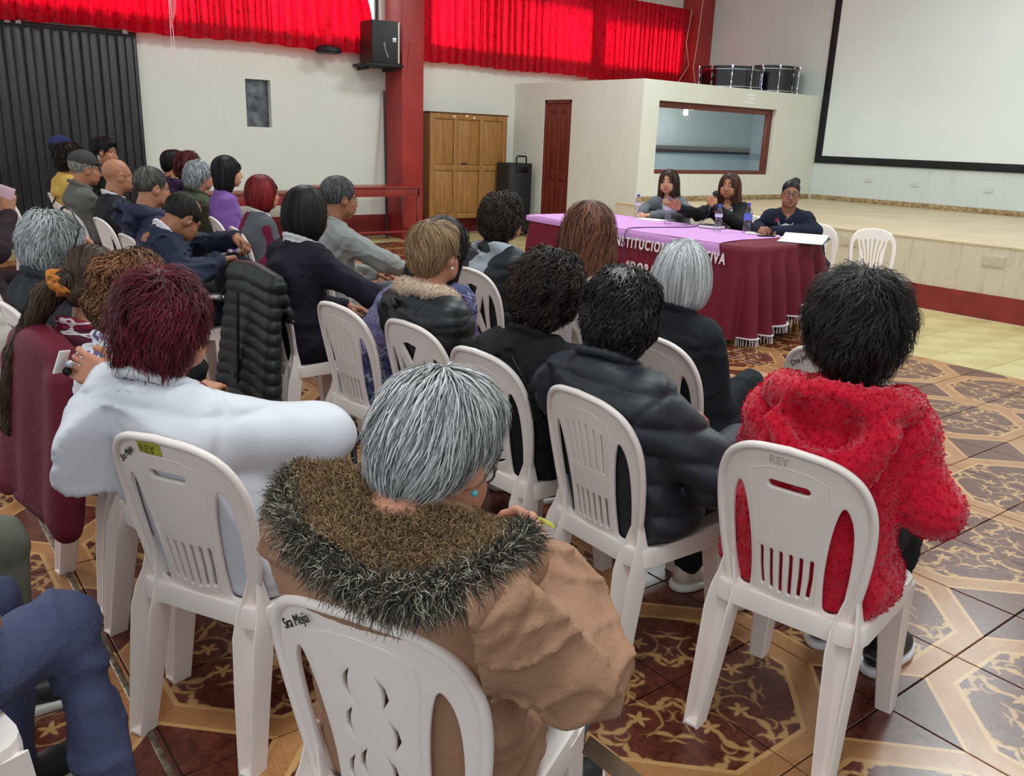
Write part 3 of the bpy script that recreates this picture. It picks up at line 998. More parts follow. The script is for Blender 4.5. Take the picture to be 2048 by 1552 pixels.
drum('marching_drum', 'wider black drum with chrome lugs and a violet sticker on the booth roof', 11.98, 9.75, 0.52, 0.37, 0.1, True)
drum('marching_drum', 'taller black chrome drum behind the stickered drum on the booth roof', 13.04, 9.72, 0.44, 0.46, 0.3)
for k, (x, z, a) in enumerate(((11.62, 2.345, 0.1), (11.64, 2.29, -0.05), (11.60, 2.235, 0.12))):
    box_obj('tape_strip', (x - 0.1, YB - 0.0015, z - 0.016), (x + 0.1, YB, z + 0.016), plain('tape_white', (236, 234, 226), 0.5), bo)
# hanging cord from above
hc = thing('hanging_string', 'pair of thin cords with pink paper hanging before the left curtain', 'string', (2.71, 9.0, 2.1))
for dx in (-0.012, 0.02):
    tube_obj('strand', [(dx * 0.2, 0, 2.6), (dx * 0.3, 0, 0.7), (dx, 0, 0.0 if dx < 0 else 0.12)], 0.0035, plain('cord_pink', (226, 190, 190), 0.5), hc, n=5)
tube_obj('paper_tassel', [(0.03, 0, 0.9), (0.045, 0.01, 0.7), (0.03, 0.0, 0.5), (0.0, 0, 0.35)], [0.02, 0.035, 0.025, 0.006], plain('paper_pink', (236, 90, 100), 0.7), hc, n=7, flat=0.4)
# ================================================================== white plastic chairs
def plastic(name, c1, c2):
    M, t, b = base_mat(name, srgb(*c1), 0.34, 0.5)
    co = t.n('ShaderNodeTexCoord').outputs['Object']
    n1 = t.n('ShaderNodeTexNoise', {'Vector': co, 'Scale': 4.0, 'Detail': 4.0})
    n2 = t.n('ShaderNodeTexNoise', {'Vector': co, 'Scale': 38.0, 'Detail': 5.0, 'Roughness': 0.8})
    sc_ = t.ramp(n2.outputs[0], [(0.66, (0, 0, 0, 1)), (0.76, (1, 1, 1, 1))])
    c = t.mix(n1.outputs[0], srgb(*c1), srgb(*c2))
    c = t.mix(t.m('MULTIPLY', sc_, 0.35), c, srgb(150, 138, 128))
    t.t.links.new(c, b.inputs['Base Color'])
    t.t.links.new(t.m('ADD', 0.28, t.m('MULTIPLY', n1.outputs[0], 0.2)), b.inputs['Roughness'])
    b.inputs['Subsurface Weight'].default_value = 0.08
    b.inputs['Subsurface Radius'].default_value = (0.01, 0.008, 0.006)
    return M


M_PLAST = plastic('white_plastic_moulded', (244, 230, 224), (234, 216, 208))
M_INK = plain('black_ink', (22, 20, 22), 0.6)


def smooth_poly(P, n=6, closed=True):
    P = [np.array(p, float) for p in P]
    out = []
    k = len(P)
    for i in range(k if closed else k - 1):
        p0, p1, p2, p3 = P[(i - 1) % k] if closed or i else P[0], P[i], P[(i + 1) % k], P[(i + 2) % k] if closed or i + 2 < k else P[-1]
        for j in range(n):
            t = j / n
            out.append(0.5 * ((2 * p1) + (-p0 + p2) * t + (2 * p0 - 5 * p1 + 4 * p2 - p3) * t * t + (-p0 + 3 * p1 - 3 * p2 + p3) * t ** 3))
    if not closed:
        out.append(P[-1])
    return out


def slot(pts, w, n=5):
    """rounded slot along a polyline"""
    P = [np.array(p, float) for p in pts]
    L, R = [], []
    for i, p in enumerate(P):
        d = P[min(i + 1, len(P) - 1)] - P[max(i - 1, 0)]
        d /= np.hypot(*d)
        nn = np.array((-d[1], d[0]))
        ww = w if np.isscalar(w) else w[i]
        L.append(p + nn * ww)
        R.append(p - nn * ww)
    d0, d1 = (P[0] - P[1]), (P[-1] - P[-2])
    w0, w1 = (w, w) if np.isscalar(w) else (w[0], w[-1])

    def cap(c, d, ww):
        a0 = math.atan2(d[1], d[0])
        return [c + ww * np.array((math.cos(a0 + t), math.sin(a0 + t))) for t in np.linspace(pi / 2, -pi / 2, n)][1:-1]
    return L + cap(P[-1], d1, w1) + R[::-1] + cap(P[0], d0, w0)


OUT_R = [(0.150, -0.01), (0.168, 0.06), (0.186, 0.17), (0.195, 0.28), (0.188, 0.36), (0.156, 0.425), (0.094, 0.462), (0.0, 0.474)]
SIDE = smooth_poly([(0.098, 0.035), (0.136, 0.04), (0.150, 0.12), (0.157, 0.23), (0.152, 0.31), (0.134, 0.352), (0.118, 0.335), (0.102, 0.26), (0.092, 0.16), (0.091, 0.08)], 5)


def mirror(P):
    return [np.array((-p[0], p[1])) for p in P][::-1]


def chair_holes(style):
    H = [SIDE, mirror(SIDE)]
    if style == 'panel':
        H.append(slot([(-0.042, 0.372), (0.042, 0.372)], 0.0135, 7))
        for k in range(6):
            u = (k - 2.5) * 0.0255
            H.append(slot([(u * 0.92, 0.055 + 0.012 * abs(k - 2.5) / 2.5), (u, 0.12), (u * 1.02, 0.175)], 0.0075))
    elif style == 'ribs':
        for k in range(6):
            u = (k - 2.5) * 0.026
            H.append(slot([(u, 0.235), (u * 1.05, 0.30), (u * 1.1, 0.385 - 0.01 * abs(k - 2.5))], 0.0045))
            H.append(slot([(u * 0.95, 0.055), (u * 0.97, 0.15)], 0.007))
    elif style == 'waves':
        for k in range(9):
            v = 0.07 + k * 0.036
            H.append(slot([(-0.07, v + 0.018), (-0.035, v + 0.002), (0, v - 0.004), (0.03, v + 0.004), (0.06, v + 0.024)], [0.004, 0.009, 0.01, 0.009, 0.004]))
    elif style == 'cross':
        H.append([np.array(p) for p in ((-0.05, 0.385), (0.0, 0.30), (0.05, 0.385), (0.0, 0.395))])
        H.append([np.array(p) for p in ((-0.055, 0.06), (0.055, 0.06), (0.0, 0.175))])
        for s in (1, -1):
            P = [np.array((s * a, b)) for a, b in ((0.072, 0.10), (0.078, 0.22), (0.082, 0.35), (0.026, 0.235))]
            H.append(P if s > 0 else P[::-1])
    elif style == 'leaf':
        for s in (1, -1):
            for u, v, a in ((0.035, 0.31, 0.5), (0.045, 0.22, 0.45), (0.03, 0.13, 0.6), (0.06, 0.10, 0.3)):
                H.append(slot([(s * (u - 0.014), v + 0.048), (s * u, v + 0.022), (s * (u + 0.003), v), (s * (u - 0.008), v - 0.034)], [0.0015, 0.0068, 0.008, 0.0015], 4))
    elif style == 'fan':
        H = []
        S2 = smooth_poly([(0.118, 0.02), (0.140, 0.03), (0.160, 0.12), (0.172, 0.23), (0.172, 0.33), (0.15, 0.38), (0.128, 0.365), (0.105, 0.24), (0.098, 0.12), (0.105, 0.05)], 5)
        H = [S2, mirror(S2)]
        for k in range(6):
            q = (k - 2.5) / 2.5
            H.append(slot([(q * 0.062, 0.03), (q * 0.062, 0.13), (q * 0.07, 0.25), (q * 0.105, 0.385 - 0.02 * abs(q))], [0.006, 0.0075, 0.008, 0.010]))
    elif style == 'dots':
        for i in range(6):
            for j in range(9):
                u, v = (i - 2.5) * 0.026, 0.07 + j * 0.036
                if abs(u) < 0.07:
                    H.append([np.array((u + 0.0072 * math.cos(t), v + 0.0095 * math.sin(t))) for t in np.linspace(0, 2 * pi, 8, endpoint=False)])
    return H


def back_map(u, v):
    q = max(v, 0) / 0.474
    return Vector((-0.172 - 0.10 * q ** 1.15 + 0.95 * u * u - 0.012, u, 0.405 + v * 0.985))


def back_mesh(style):
    cu = bpy.data.curves.new('back_outline', 'CURVE')
    cu.dimensions = '2D'
    cu.fill_mode = 'BOTH'
    cu.extrude = 0.0032
    cu.bevel_depth = 0.0026
    cu.bevel_resolution = 1
    out = smooth_poly(OUT_R, 5, closed=False)
    outline = out + mirror(out)[1:]
    for P in [outline] + chair_holes(style):
        sp = cu.splines.new('POLY')
        sp.points.add(len(P) - 1)
        for q, p in zip(sp.points, P):
            q.co = (p[0], p[1], 0, 1)
        sp.use_cyclic_u = True
    o = bpy.data.objects.new('tmp_back', cu)
    COL.objects.link(o)
    dg = bpy.context.evaluated_depsgraph_get()
    me = bpy.data.meshes.new_from_object(o.evaluated_get(dg))
    bpy.data.objects.remove(o)
    bm = bmesh.new()
    bm.from_mesh(me)
    bpy.data.meshes.remove(me)
    bmesh.ops.remove_doubles(bm, verts=bm.verts, dist=1e-5)
    for k in range(-6, 7):
        bmesh.ops.bisect_plane(bm, geom=bm.verts[:] + bm.edges[:] + bm.faces[:], plane_co=(k * 0.032, 0, 0), plane_no=(1, 0, 0))
    for k in range(0, 12):
        bmesh.ops.bisect_plane(bm, geom=bm.verts[:] + bm.edges[:] + bm.faces[:], plane_co=(0, k * 0.04, 0), plane_no=(0, 1, 0))
    for v in bm.verts:
        u, w, h = v.co
        c = back_map(u, w)
        du = (back_map(u + 1e-3, w) - back_map(u - 1e-3, w)).normalized()
        dv = (back_map(u, w + 1e-3) - back_map(u, w - 1e-3)).normalized()
        v.co = c + du.cross(dv).normalized() * h
    # rolled lip round the rim
    pts = []
    for p in outline:
        q = back_map(p[0], p[1])
        pts.append(q + Vector((-0.006, 0, 0)))
    tube(bm, pts, 0.0105, 8)
    # moulded ridge round the middle panel
    if style in ('panel', 'leaf', 'ribs', 'waves'):
        for s in (1, -1):
            rp = [back_map(s * a, b) + Vector((-0.004, 0, 0)) for a, b in ((0.078, 0.05), (0.08, 0.16), (0.088, 0.26), (0.1, 0.345), (0.098, 0.398), (0.05, 0.418), (0.0, 0.424))]
            tube(bm, rp, 0.0035, 5)
    me = bpy.data.meshes.new('backrest')
    bmesh.ops.recalc_face_normals(bm, faces=bm.faces)
    bm.to_mesh(me)
    bm.free()
    me.polygons.foreach_set('use_smooth', np.ones(len(me.polygons), bool))
    me.set_sharp_from_angle(angle=rad(50))
    me.materials.append(M_PLAST)
    return me


def seat_mesh():
    bm = bmesh.new()
    n = 9
    rings = []

    def ring(k, z, dip=0.0):
        R = []
        hx, hy, r = 0.207 * k, 0.212 * k, 0.055 * k
        for cx, cy, a0 in ((hx - r, hy - r, 0), (-hx + r, hy - r, pi / 2), (-hx + r, -hy + r, pi), (hx - r, -hy + r, 3 * pi / 2)):
            for j in range(5):
                a = a0 + j / 4 * pi / 2
                x, y = cx + r * math.cos(a), cy + r * math.sin(a)
                R.append(bm.verts.new((x + 0.005, y * (1.0 + 0.12 * x), z - dip + (0.012 * max(0, x) / 0.2 if k < 1 else 0))))
        return R
    for k, z, d in ((0.985, 0.375, 0), (1.0, 0.378, 0), (1.0, 0.422, 0), (0.985, 0.432, 0), (0.94, 0.434, 0), (0.82, 0.43, 0.002), (0.6, 0.425, 0.003), (0.3, 0.422, 0.004)):
        rings.append(ring(k, z, d))
    for a, b in zip(rings, rings[1:]):
        for j in range(len(a)):
            bm.faces.new((a[j], a[(j + 1) % len(a)], b[(j + 1) % len(a)], b[j]))
    bm.faces.new(rings[-1])
    inner = ring(0.94, 0.414)
    low = ring(0.955, 0.375)
    for a, b in ((low, rings[0]), (inner, low)):
        for j in range(len(a)):
            bm.faces.new((a[j], a[(j + 1) % len(a)], b[(j + 1) % len(a)], b[j]))
    bm.faces.new(inner[::-1])
    bmesh.ops.recalc_face_normals(bm, faces=bm.faces)
    me = bpy.data.meshes.new('seat')
    bm.to_mesh(me)
    bm.free()
    me.polygons.foreach_set('use_smooth', np.ones(len(me.polygons), bool))
    me.set_sharp_from_angle(angle=rad(45))
    me.materials.append(M_PLAST)
    return me


def leg_mesh(rear, s):
    """tapered channel leg, open to the back (rear legs) or the front"""
    bm = bmesh.new()
    if rear:
        path = [(-0.178, s * 0.166, 0.545, 0.012, 0.006), (-0.176, s * 0.164, 0.50, 0.017, 0.010), (-0.176, s * 0.162, 0.455, 0.026, 0.018), (-0.182, s * 0.163, 0.415, 0.034, 0.029), (-0.193, s * 0.165, 0.36, 0.036, 0.036), (-0.216, s * 0.172, 0.2, 0.030, 0.033), (-0.243, s * 0.182, 0.0, 0.023, 0.027)]
    else:
        path = [(0.165, s * 0.172, 0.42, 0.045, 0.04), (0.176, s * 0.178, 0.36, 0.036, 0.036), (0.19, s * 0.186, 0.2, 0.029, 0.032), (0.208, s * 0.196, 0.0, 0.023, 0.027)]
    f = -1 if rear else 1
    rings = []
    for x, y, z, w, d in path:
        t = 0.006
        prof = [(-w, -d), (-w, d * 0.75), (-w + t * 0.4, d), (-w + t, d), (-w * 0.55, 0.1 * d), (-w * 0.3, -d * 0.25), (w * 0.3, -d * 0.25), (w * 0.55, 0.1 * d), (w - t, d), (w - t * 0.4, d), (w, d * 0.75), (w, -d), (w - 0.004, -d - 0.004), (-w + 0.004, -d - 0.004)]
        rings.append([bm.verts.new((x + f * b, y + a, z)) for a, b in prof])
    k = len(rings[0])
    for a, b in zip(rings, rings[1:]):
        for j in range(k):
            bm.faces.new((a[j], a[(j + 1) % k], b[(j + 1) % k], b[j]))
    bm.faces.new(rings[0])
    bm.faces.new(rings[-1][::-1])
    x, y, z, w, d = path[-1]
    bx(bm, (x - d, y - w, 0), (x + d, y + w, 0.012), 0.005)
    bmesh.ops.recalc_face_normals(bm, faces=bm.faces)
    me = bpy.data.meshes.new('leg')
    bm.to_mesh(me)
    bm.free()
    me.polygons.foreach_set('use_smooth', np.ones(len(me.polygons), bool))
    me.set_sharp_from_angle(angle=rad(35))
    me.materials.append(M_PLAST)
    return me


def arm_mesh(s):
    bm = bmesh.new()
    pts = smooth_poly([(-0.235, s * 0.20, 0.66), (-0.16, s * 0.235, 0.655), (0.0, s * 0.255, 0.64), (0.13, s * 0.258, 0.63), (0.175, s * 0.25, 0.60), (0.185, s * 0.238, 0.52), (0.175, s * 0.212, 0.43)], 4, closed=False)
    tube(bm, [tuple(p) for p in pts], [0.026] * 14 + [0.024] * (len(pts) - 14), 8, flat=0.45)
    bmesh.ops.recalc_face_normals(bm, faces=bm.faces)
    me = bpy.data.meshes.new('armrest')
    bm.to_mesh(me)
    bm.free()
    me.polygons.foreach_set('use_smooth', np.ones(len(me.polygons), bool))
    me.materials.append(M_PLAST)
    return me


SEAT = seat_mesh()
LEGS = [leg_mesh(r, s) for r in (True, False) for s in (1, -1)]
ARMS = [arm_mesh(s) for s in (1, -1)]
BACKS = {k: back_mesh(k) for k in ('panel', 'ribs', 'waves', 'cross', 'leaf', 'fan', 'dots')}


def chair(x, y, deg, style, label, arms=False, group=None, z=0.0):
    t = thing('plastic_chair', label, 'chair', (x, y, z), rad(deg), group)
    link('backrest', BACKS[style], None, t)
    link('seat', SEAT, None, t)
    for L in LEGS:
        link('leg', L, None, t)
    if arms:
        for A in ARMS:
            link('armrest', A, None, t)
    return t


def ink(ch, u, v, txt, size, mat=None, shear=0.35, tilt=0.0, name='marker_writing', extr=0.0004):
    """writing on the back of a backrest, seen from behind"""
    c = back_map(u, v)
    dv = (back_map(u, v + 1e-2) - back_map(u, v - 1e-2)).normalized()
    du = -(back_map(u + 1e-2, v) - back_map(u - 1e-2, v)).normalized()
    n = du.cross(dv).normalized()
    M = Matrix((du, dv, n)).transposed().to_4x4()
    M.translation = c + n * 0.0068
    M = M @ Matrix.Rotation(tilt, 4, 'Z')
    o = text_obj(name, txt, size, mat or M_INK, ch, (0, 0, 0), (0, 0, 0), extrude=extr, shear=shear)
    o.matrix_local = M
    return o


G4 = 'chairs of the nearest row'
G3 = 'chairs of the middle row'
G2 = 'chairs of the front row'
c_red = chair(1.95, 1.13, 12, 'panel', 'white plastic chair with a hand slot under the woman in red fleece', group=G3)
c_puf = chair(1.84, 1.68, -1, 'ribs', 'white plastic chair with ribbed back under the woman in the black puffer jacket', group=G3)
c_car = chair(1.86, 2.24, 4, 'waves', 'white plastic chair with curved slits behind the woman in the black cardigan', group=G3)
c_fur = chair(1.88, 2.74, 5, 'cross', 'white plastic chair with crossed bars behind the woman with the fur collar', group=G3)
c_zig = chair(1.80, 3.18, 6, 'ribs', 'white plastic chair with ribbed back behind the woman in zigzag knit', group=G3)
c_nav = chair(1.80, 4.02, 4, 'panel', 'white plastic chair hung with a black quilted vest', group=G3)
c_par = chair(0.755, 1.14, 27, 'leaf', 'white plastic chair with leaf slits under the woman in the tan parka', group=G4)
c_whi = chair(0.725, 2.045, 29, 'panel', 'white plastic chair with a yellow label under the woman in white', group=G4)
c_flo = chair(0.76, 2.50, 14, 'panel', 'white plastic chair under the woman in the floral blouse', group=G4)
c_pla = chair(0.70, 2.98, 10, 'panel', 'white plastic chair hung with a burgundy coat', group=G4)
c_ves = chair(0.70, 3.78, 6, 'panel', 'white plastic chair under the grey-haired woman in the charcoal vest', group=G4)
c_emp = chair(2.98, 1.66, 8, 'panel', 'empty white plastic chair with ink writing in front of the woman in red', group=G2)
c_bob = chair(2.55, 2.06, -4, 'leaf', 'white plastic chair under the woman with the silver bob', group=G2)
c_lon = chair(2.72, 2.88, 0, 'ribs', 'white plastic chair under the woman with long auburn hair', group=G2)
c_hoo = chair(2.87, 3.72, 0, 'cross', 'white plastic chair with crossed bars behind the person in the grey hood', group=G2)
c_sui = chair(2.50, 4.98, 0, 'panel', 'white plastic chair under the man in the grey suit', group=G2)
c_rdh = chair(2.42, 5.98, -6, 'dots', 'white plastic chair with pierced back under the woman with the red bob', group=G2)
c_pur = chair(2.52, 6.72, -6, 'panel', 'white plastic chair under the woman in the purple top', group=G2)
c_oli = chair(2.5, 7.55, 0, 'panel', 'white plastic chair under the woman in the olive jacket', group=G2)
c_ben = chair(1.47, 4.99, 2, 'panel', 'white plastic armchair under the man bending over a black bag', arms=True, group=G3)
c_hod = chair(1.65, 5.85, 4, 'dots', 'white plastic chair with pierced back under the man in the navy hood', group=G3)
c_bal = chair(1.73, 6.92, 4, 'dots', 'white plastic chair with pierced back under the bald man', group=G3)
c_cap = chair(1.66, 7.55, 4, 'panel', 'white plastic chair under the man in the grey cap', group=G3)
c_yel = chair(1.72, 8.45, 4, 'panel', 'white plastic chair under the person in the mustard jacket', group=G3)
c_bl1 = chair(1.42, 8.95, 0, 'panel', 'empty white plastic chair left of the mustard jacket', group=G3)
c_stg = chair(7.20, 4.02, 222, 'fan', 'empty white plastic chair with fan slats before the stage')
c_pa = chair(7.06, 6.24, 206, 'panel', 'white plastic chair behind the panel woman in the grey blazer', group='chairs behind the panel table')
c_pb = chair(7.12, 5.46, 200, 'panel', 'white plastic chair behind the woman with the microphone', group='chairs behind the panel table')
c_pc = chair(7.06, 4.53, 220, 'panel', 'white plastic chair behind the panel woman with glasses', group='chairs behind the panel table')
M_BLUEI = plain('yellow_label', (176, 168, 52), 0.5)
for ch, u, v, txt, sz, ti in ((c_whi, 0.158, 0.372, 'Sra Mejia', 0.026, 0.62), (c_par, 0.158, 0.372, 'Sra Mejia', 0.028, 0.62), (c_emp, 0.158, 0.372, 'Dna Jorge', 0.03, 0.62)):
    ink(ch, u, v, txt, sz, tilt=ti)
ink(c_whi, 0.06, 0.432, 'REY', 0.03, plain('label_olive', (110, 104, 40), 0.6), shear=0.0, name='label_print', extr=0.0012)
lb_ = bpy.data.meshes.new('label_patch')
b_ = bmesh.new()
vv = []
for k in range(7):
    u = 0.066 - k * 0.0125
    for v in (0.426, 0.463 - 0.1 * (abs(u) - 0.0) ** 1.5):
        p = back_map(u, v)
        vv.append(b_.verts.new(p + Vector((-0.0072, 0, 0.0005))))
for k in range(6):
    b_.faces.new((vv[2 * k], vv[2 * k + 2], vv[2 * k + 3], vv[2 * k + 1]))
bm_obj('label_patch', b_, M_BLUEI, c_whi)
ink(c_red, 0.05, 0.432, 'REY', 0.03, plain('label_grey', (196, 184, 178), 0.5), shear=0.0, name='embossed_letters', extr=0.001)
o = ink(c_zig, -0.196, 0.33, 'FAMILIA DEL CAMPO', 0.018, plain('ink_grey', (150, 140, 136), 0.6), shear=0.0, tilt=-1.45, name='marker_writing')
# ================================================================== soft bodies: distance fields meshed with surface nets
class Sdf:
    def __init__(s, lo, hi, h):
        s.h = h
        s.lo = np.array(lo, float) - 2 * h
        s.n = np.ceil((np.array(hi, float) + 2 * h - s.lo) / h).astype(int) + 1
        s.d = np.full(s.n, 0.5, np.float32)
        s.ax = [(s.lo[i] + h * np.arange(s.n[i])).astype(np.float32) for i in range(3)]

    def _win(s, lo, hi):
        a = np.clip(((np.asarray(lo) - s.lo) / s.h).astype(int), 0, s.n - 1)
        b = np.clip(((np.asarray(hi) - s.lo) / s.h).astype(int) + 2, 1, s.n)
        b = np.maximum(b, a + 1)
        sl = tuple(slice(i, j) for i, j in zip(a, b))
        return sl, s.ax[0][sl[0]][:, None, None], s.ax[1][sl[1]][None, :, None], s.ax[2][sl[2]][None, None, :]

    def _put(s, sl, nd, k, sub=False):
        d = s.d[sl]
        if sub:
            nd = -nd
            h = np.maximum(k - np.abs(d - nd), 0) / max(k, 1e-6)
            s.d[sl] = np.maximum(d, nd) + h * h * k * 0.25
        else:
            h = np.maximum(k - np.abs(d - nd), 0) / max(k, 1e-6)
            s.d[sl] = np.minimum(d, nd) - h * h * k * 0.25

    def cap(s, a, b, ra, rb=None, k=0.02, sub=False):
        a, b = np.asarray(a, float), np.asarray(b, float)
        rb = ra if rb is None else rb
        m = max(ra, rb) + k + 0.05
        sl, X, Y, Z = s._win(np.minimum(a, b) - m, np.maximum(a, b) + m)
        v = b - a
        L2 = max(float(v @ v), 1e-9)
        t = np.clip(((X - a[0]) * v[0] + (Y - a[1]) * v[1] + (Z - a[2]) * v[2]) / L2, 0, 1)
        dx, dy, dz = X - a[0] - t * v[0], Y - a[1] - t * v[1], Z - a[2] - t * v[2]
        s._put(sl, np.sqrt(dx * dx + dy * dy + dz * dz) - (ra + (rb - ra) * t), k, sub)

    def ell(s, c, r, k=0.02, R=None, sub=False):
        c, r = np.asarray(c, float), np.asarray(r, float)
        m = float(r.max()) + k + 0.05
        sl, X, Y, Z = s._win(c - m, c + m)
        X, Y, Z = X - c[0], Y - c[1], Z - c[2]
        if R is not None:
            R = np.asarray(R)
            X, Y, Z = (R[0, 0] * X + R[1, 0] * Y + R[2, 0] * Z, R[0, 1] * X + R[1, 1] * Y + R[2, 1] * Z, R[0, 2] * X + R[1, 2] * Y + R[2, 2] * Z)
        k0 = np.sqrt((X / r[0]) ** 2 + (Y / r[1]) ** 2 + (Z / r[2]) ** 2)
        k1 = np.sqrt((X / r[0] ** 2) ** 2 + (Y / r[1] ** 2) ** 2 + (Z / r[2] ** 2) ** 2)
        s._put(sl, k0 * (k0 - 1) / np.maximum(k1, 1e-4), k, sub)

    def cut(s, p, n, k=0.005):
        """remove what lies beyond the plane through p with outward normal n"""
        n = np.asarray(n, float)
        n = n / np.linalg.norm(n)
        X, Y, Z = s.ax[0][:, None, None], s.ax[1][None, :, None], s.ax[2][None, None, :]
        nd = (X - p[0]) * n[0] + (Y - p[1]) * n[1] + (Z - p[2]) * n[2]
        h = np.maximum(k - np.abs(s.d - nd), 0) / k
        s.d = (np.maximum(s.d, nd) + h * h * k * 0.25).astype(np.float32)

    def near(s, w=0.03):
        I = np.argwhere(np.abs(s.d) < w)
        return I, s.lo + I * s.h

    def disp(s, fn, w=0.03):
        I, P = s.near(w)
        s.d[I[:, 0], I[:, 1], I[:, 2]] += fn(P)

    def at(s, P):
        q = (P - s.lo) / s.h
        i = np.clip(q.astype(int), 0, s.n - 2)
        f = q - i
        d = s.d
        o = 0
        for a in (0, 1):
            for b in (0, 1):
                for c in (0, 1):
                    o = o + d[i[:, 0] + a, i[:, 1] + b, i[:, 2] + c] * (f[:, 0] if a else 1 - f[:, 0]) * (f[:, 1] if b else 1 - f[:, 1]) * (f[:, 2] if c else 1 - f[:, 2])
        return o

    def grad(s, P, e=None):
        e = e or s.h
        g = np.stack([s.at(P + np.eye(3)[i] * e) - s.at(P - np.eye(3)[i] * e) for i in range(3)], 1)
        return g / np.maximum(np.linalg.norm(g, axis=1, keepdims=True), 1e-6)

    def nets(s):
        d = s.d
        ins = d < 0
        cor = [(a, b, c) for a in (0, 1) for b in (0, 1) for c in (0, 1)]
        n = np.array(d.shape) - 1
        cnt = sum(ins[a:a + n[0], b:b + n[1], c:c + n[2]].astype(np.int8) for a, b, c in cor)
        mask = (cnt > 0) & (cnt < 8)
        ci = np.argwhere(mask)
        idx = np.full(n, -1, np.int32)
        idx[mask] = np.arange(len(ci))
        pos = np.zeros((len(ci), 3))
        num = np.zeros((len(ci), 1))
        val = {c: d[ci[:, 0] + c[0], ci[:, 1] + c[1], ci[:, 2] + c[2]] for c in cor}
        for c in cor:
            for ax in range(3):
                if c[ax] == 0:
                    e = list(c)
                    e[ax] = 1
                    da, db = val[c], val[tuple(e)]
                    mm = (da < 0) != (db < 0)
                    t = np.where(mm, da / np.where(mm, da - db, 1), 0)
                    p = np.zeros((len(ci), 3)) + np.array(c)
                    p[:, ax] += t
                    pos += p * mm[:, None]
                    num += mm[:, None]
        V = s.lo + s.h * (ci + pos / num)
        Q = []
        for ax in range(3):
            b, c = (ax + 1) % 3, (ax + 2) % 3
            sh = [slice(0, None)] * 3
            A = ins[tuple(slice(0, -1) if i == ax else slice(0, None) for i in range(3))]
            B = ins[tuple(slice(1, None) if i == ax else slice(0, None) for i in range(3))]
            E = np.argwhere(A != B)
            ok = (E[:, b] > 0) & (E[:, c] > 0) & (E[:, b] < d.shape[b] - 1) & (E[:, c] < d.shape[c] - 1)
            E = E[ok]

            def cell(db, dc):
                k = E.copy()
                k[:, b] -= db
                k[:, c] -= dc
                return idx[k[:, 0], k[:, 1], k[:, 2]]
            q = np.stack([cell(1, 1), cell(0, 1), cell(0, 0), cell(1, 0)], 1)
            fl = ~A[E[:, 0], E[:, 1], E[:, 2]]
            q[fl] = q[fl][:, ::-1]
            Q.append(q)
        Q = np.concatenate(Q)
        Q = Q[(Q >= 0).all(1)]
        return V, Q


class Waves:
    """smooth random field made of a few plane waves"""

    def __init__(s, seed, freq, n=9, stretch=(1, 1, 1)):
        r = np.random.default_rng(seed)
        k = r.normal(size=(n, 3))
        k /= np.linalg.norm(k, axis=1, keepdims=True)
        s.k = k * freq * r.uniform(0.6, 1.5, (n, 1)) * np.array(stretch)
        s.p = r.uniform(0, 2 * pi, n)

    def __call__(s, P):
        return np.sin(P @ s.k.T + s.p).sum(1) / math.sqrt(len(s.p)) * 0.8


def rotm(yaw=0, pitch=0, roll=0):
    cy, sy, cp, sp, cr, sr = math.cos(yaw), math.sin(yaw), math.cos(pitch), math.sin(pitch), math.cos(roll), math.sin(roll)
    Rz = np.array([[cy, -sy, 0], [sy, cy, 0], [0, 0, 1]])
    Ry = np.array([[cp, 0, sp], [0, 1, 0], [-sp, 0, cp]])
    Rx = np.array([[1, 0, 0], [0, cr, -sr], [0, sr, cr]])
    return Rz @ Ry @ Rx


def frame(fw, up):
    """columns: forward, left, up"""
    x = np.asarray(fw, float)
    x = x / np.linalg.norm(x)
    u = np.asarray(up, float)
    y = np.cross(u, x)
    y /= np.linalg.norm(y)
    return np.stack([x, y, np.cross(x, y)], 1)


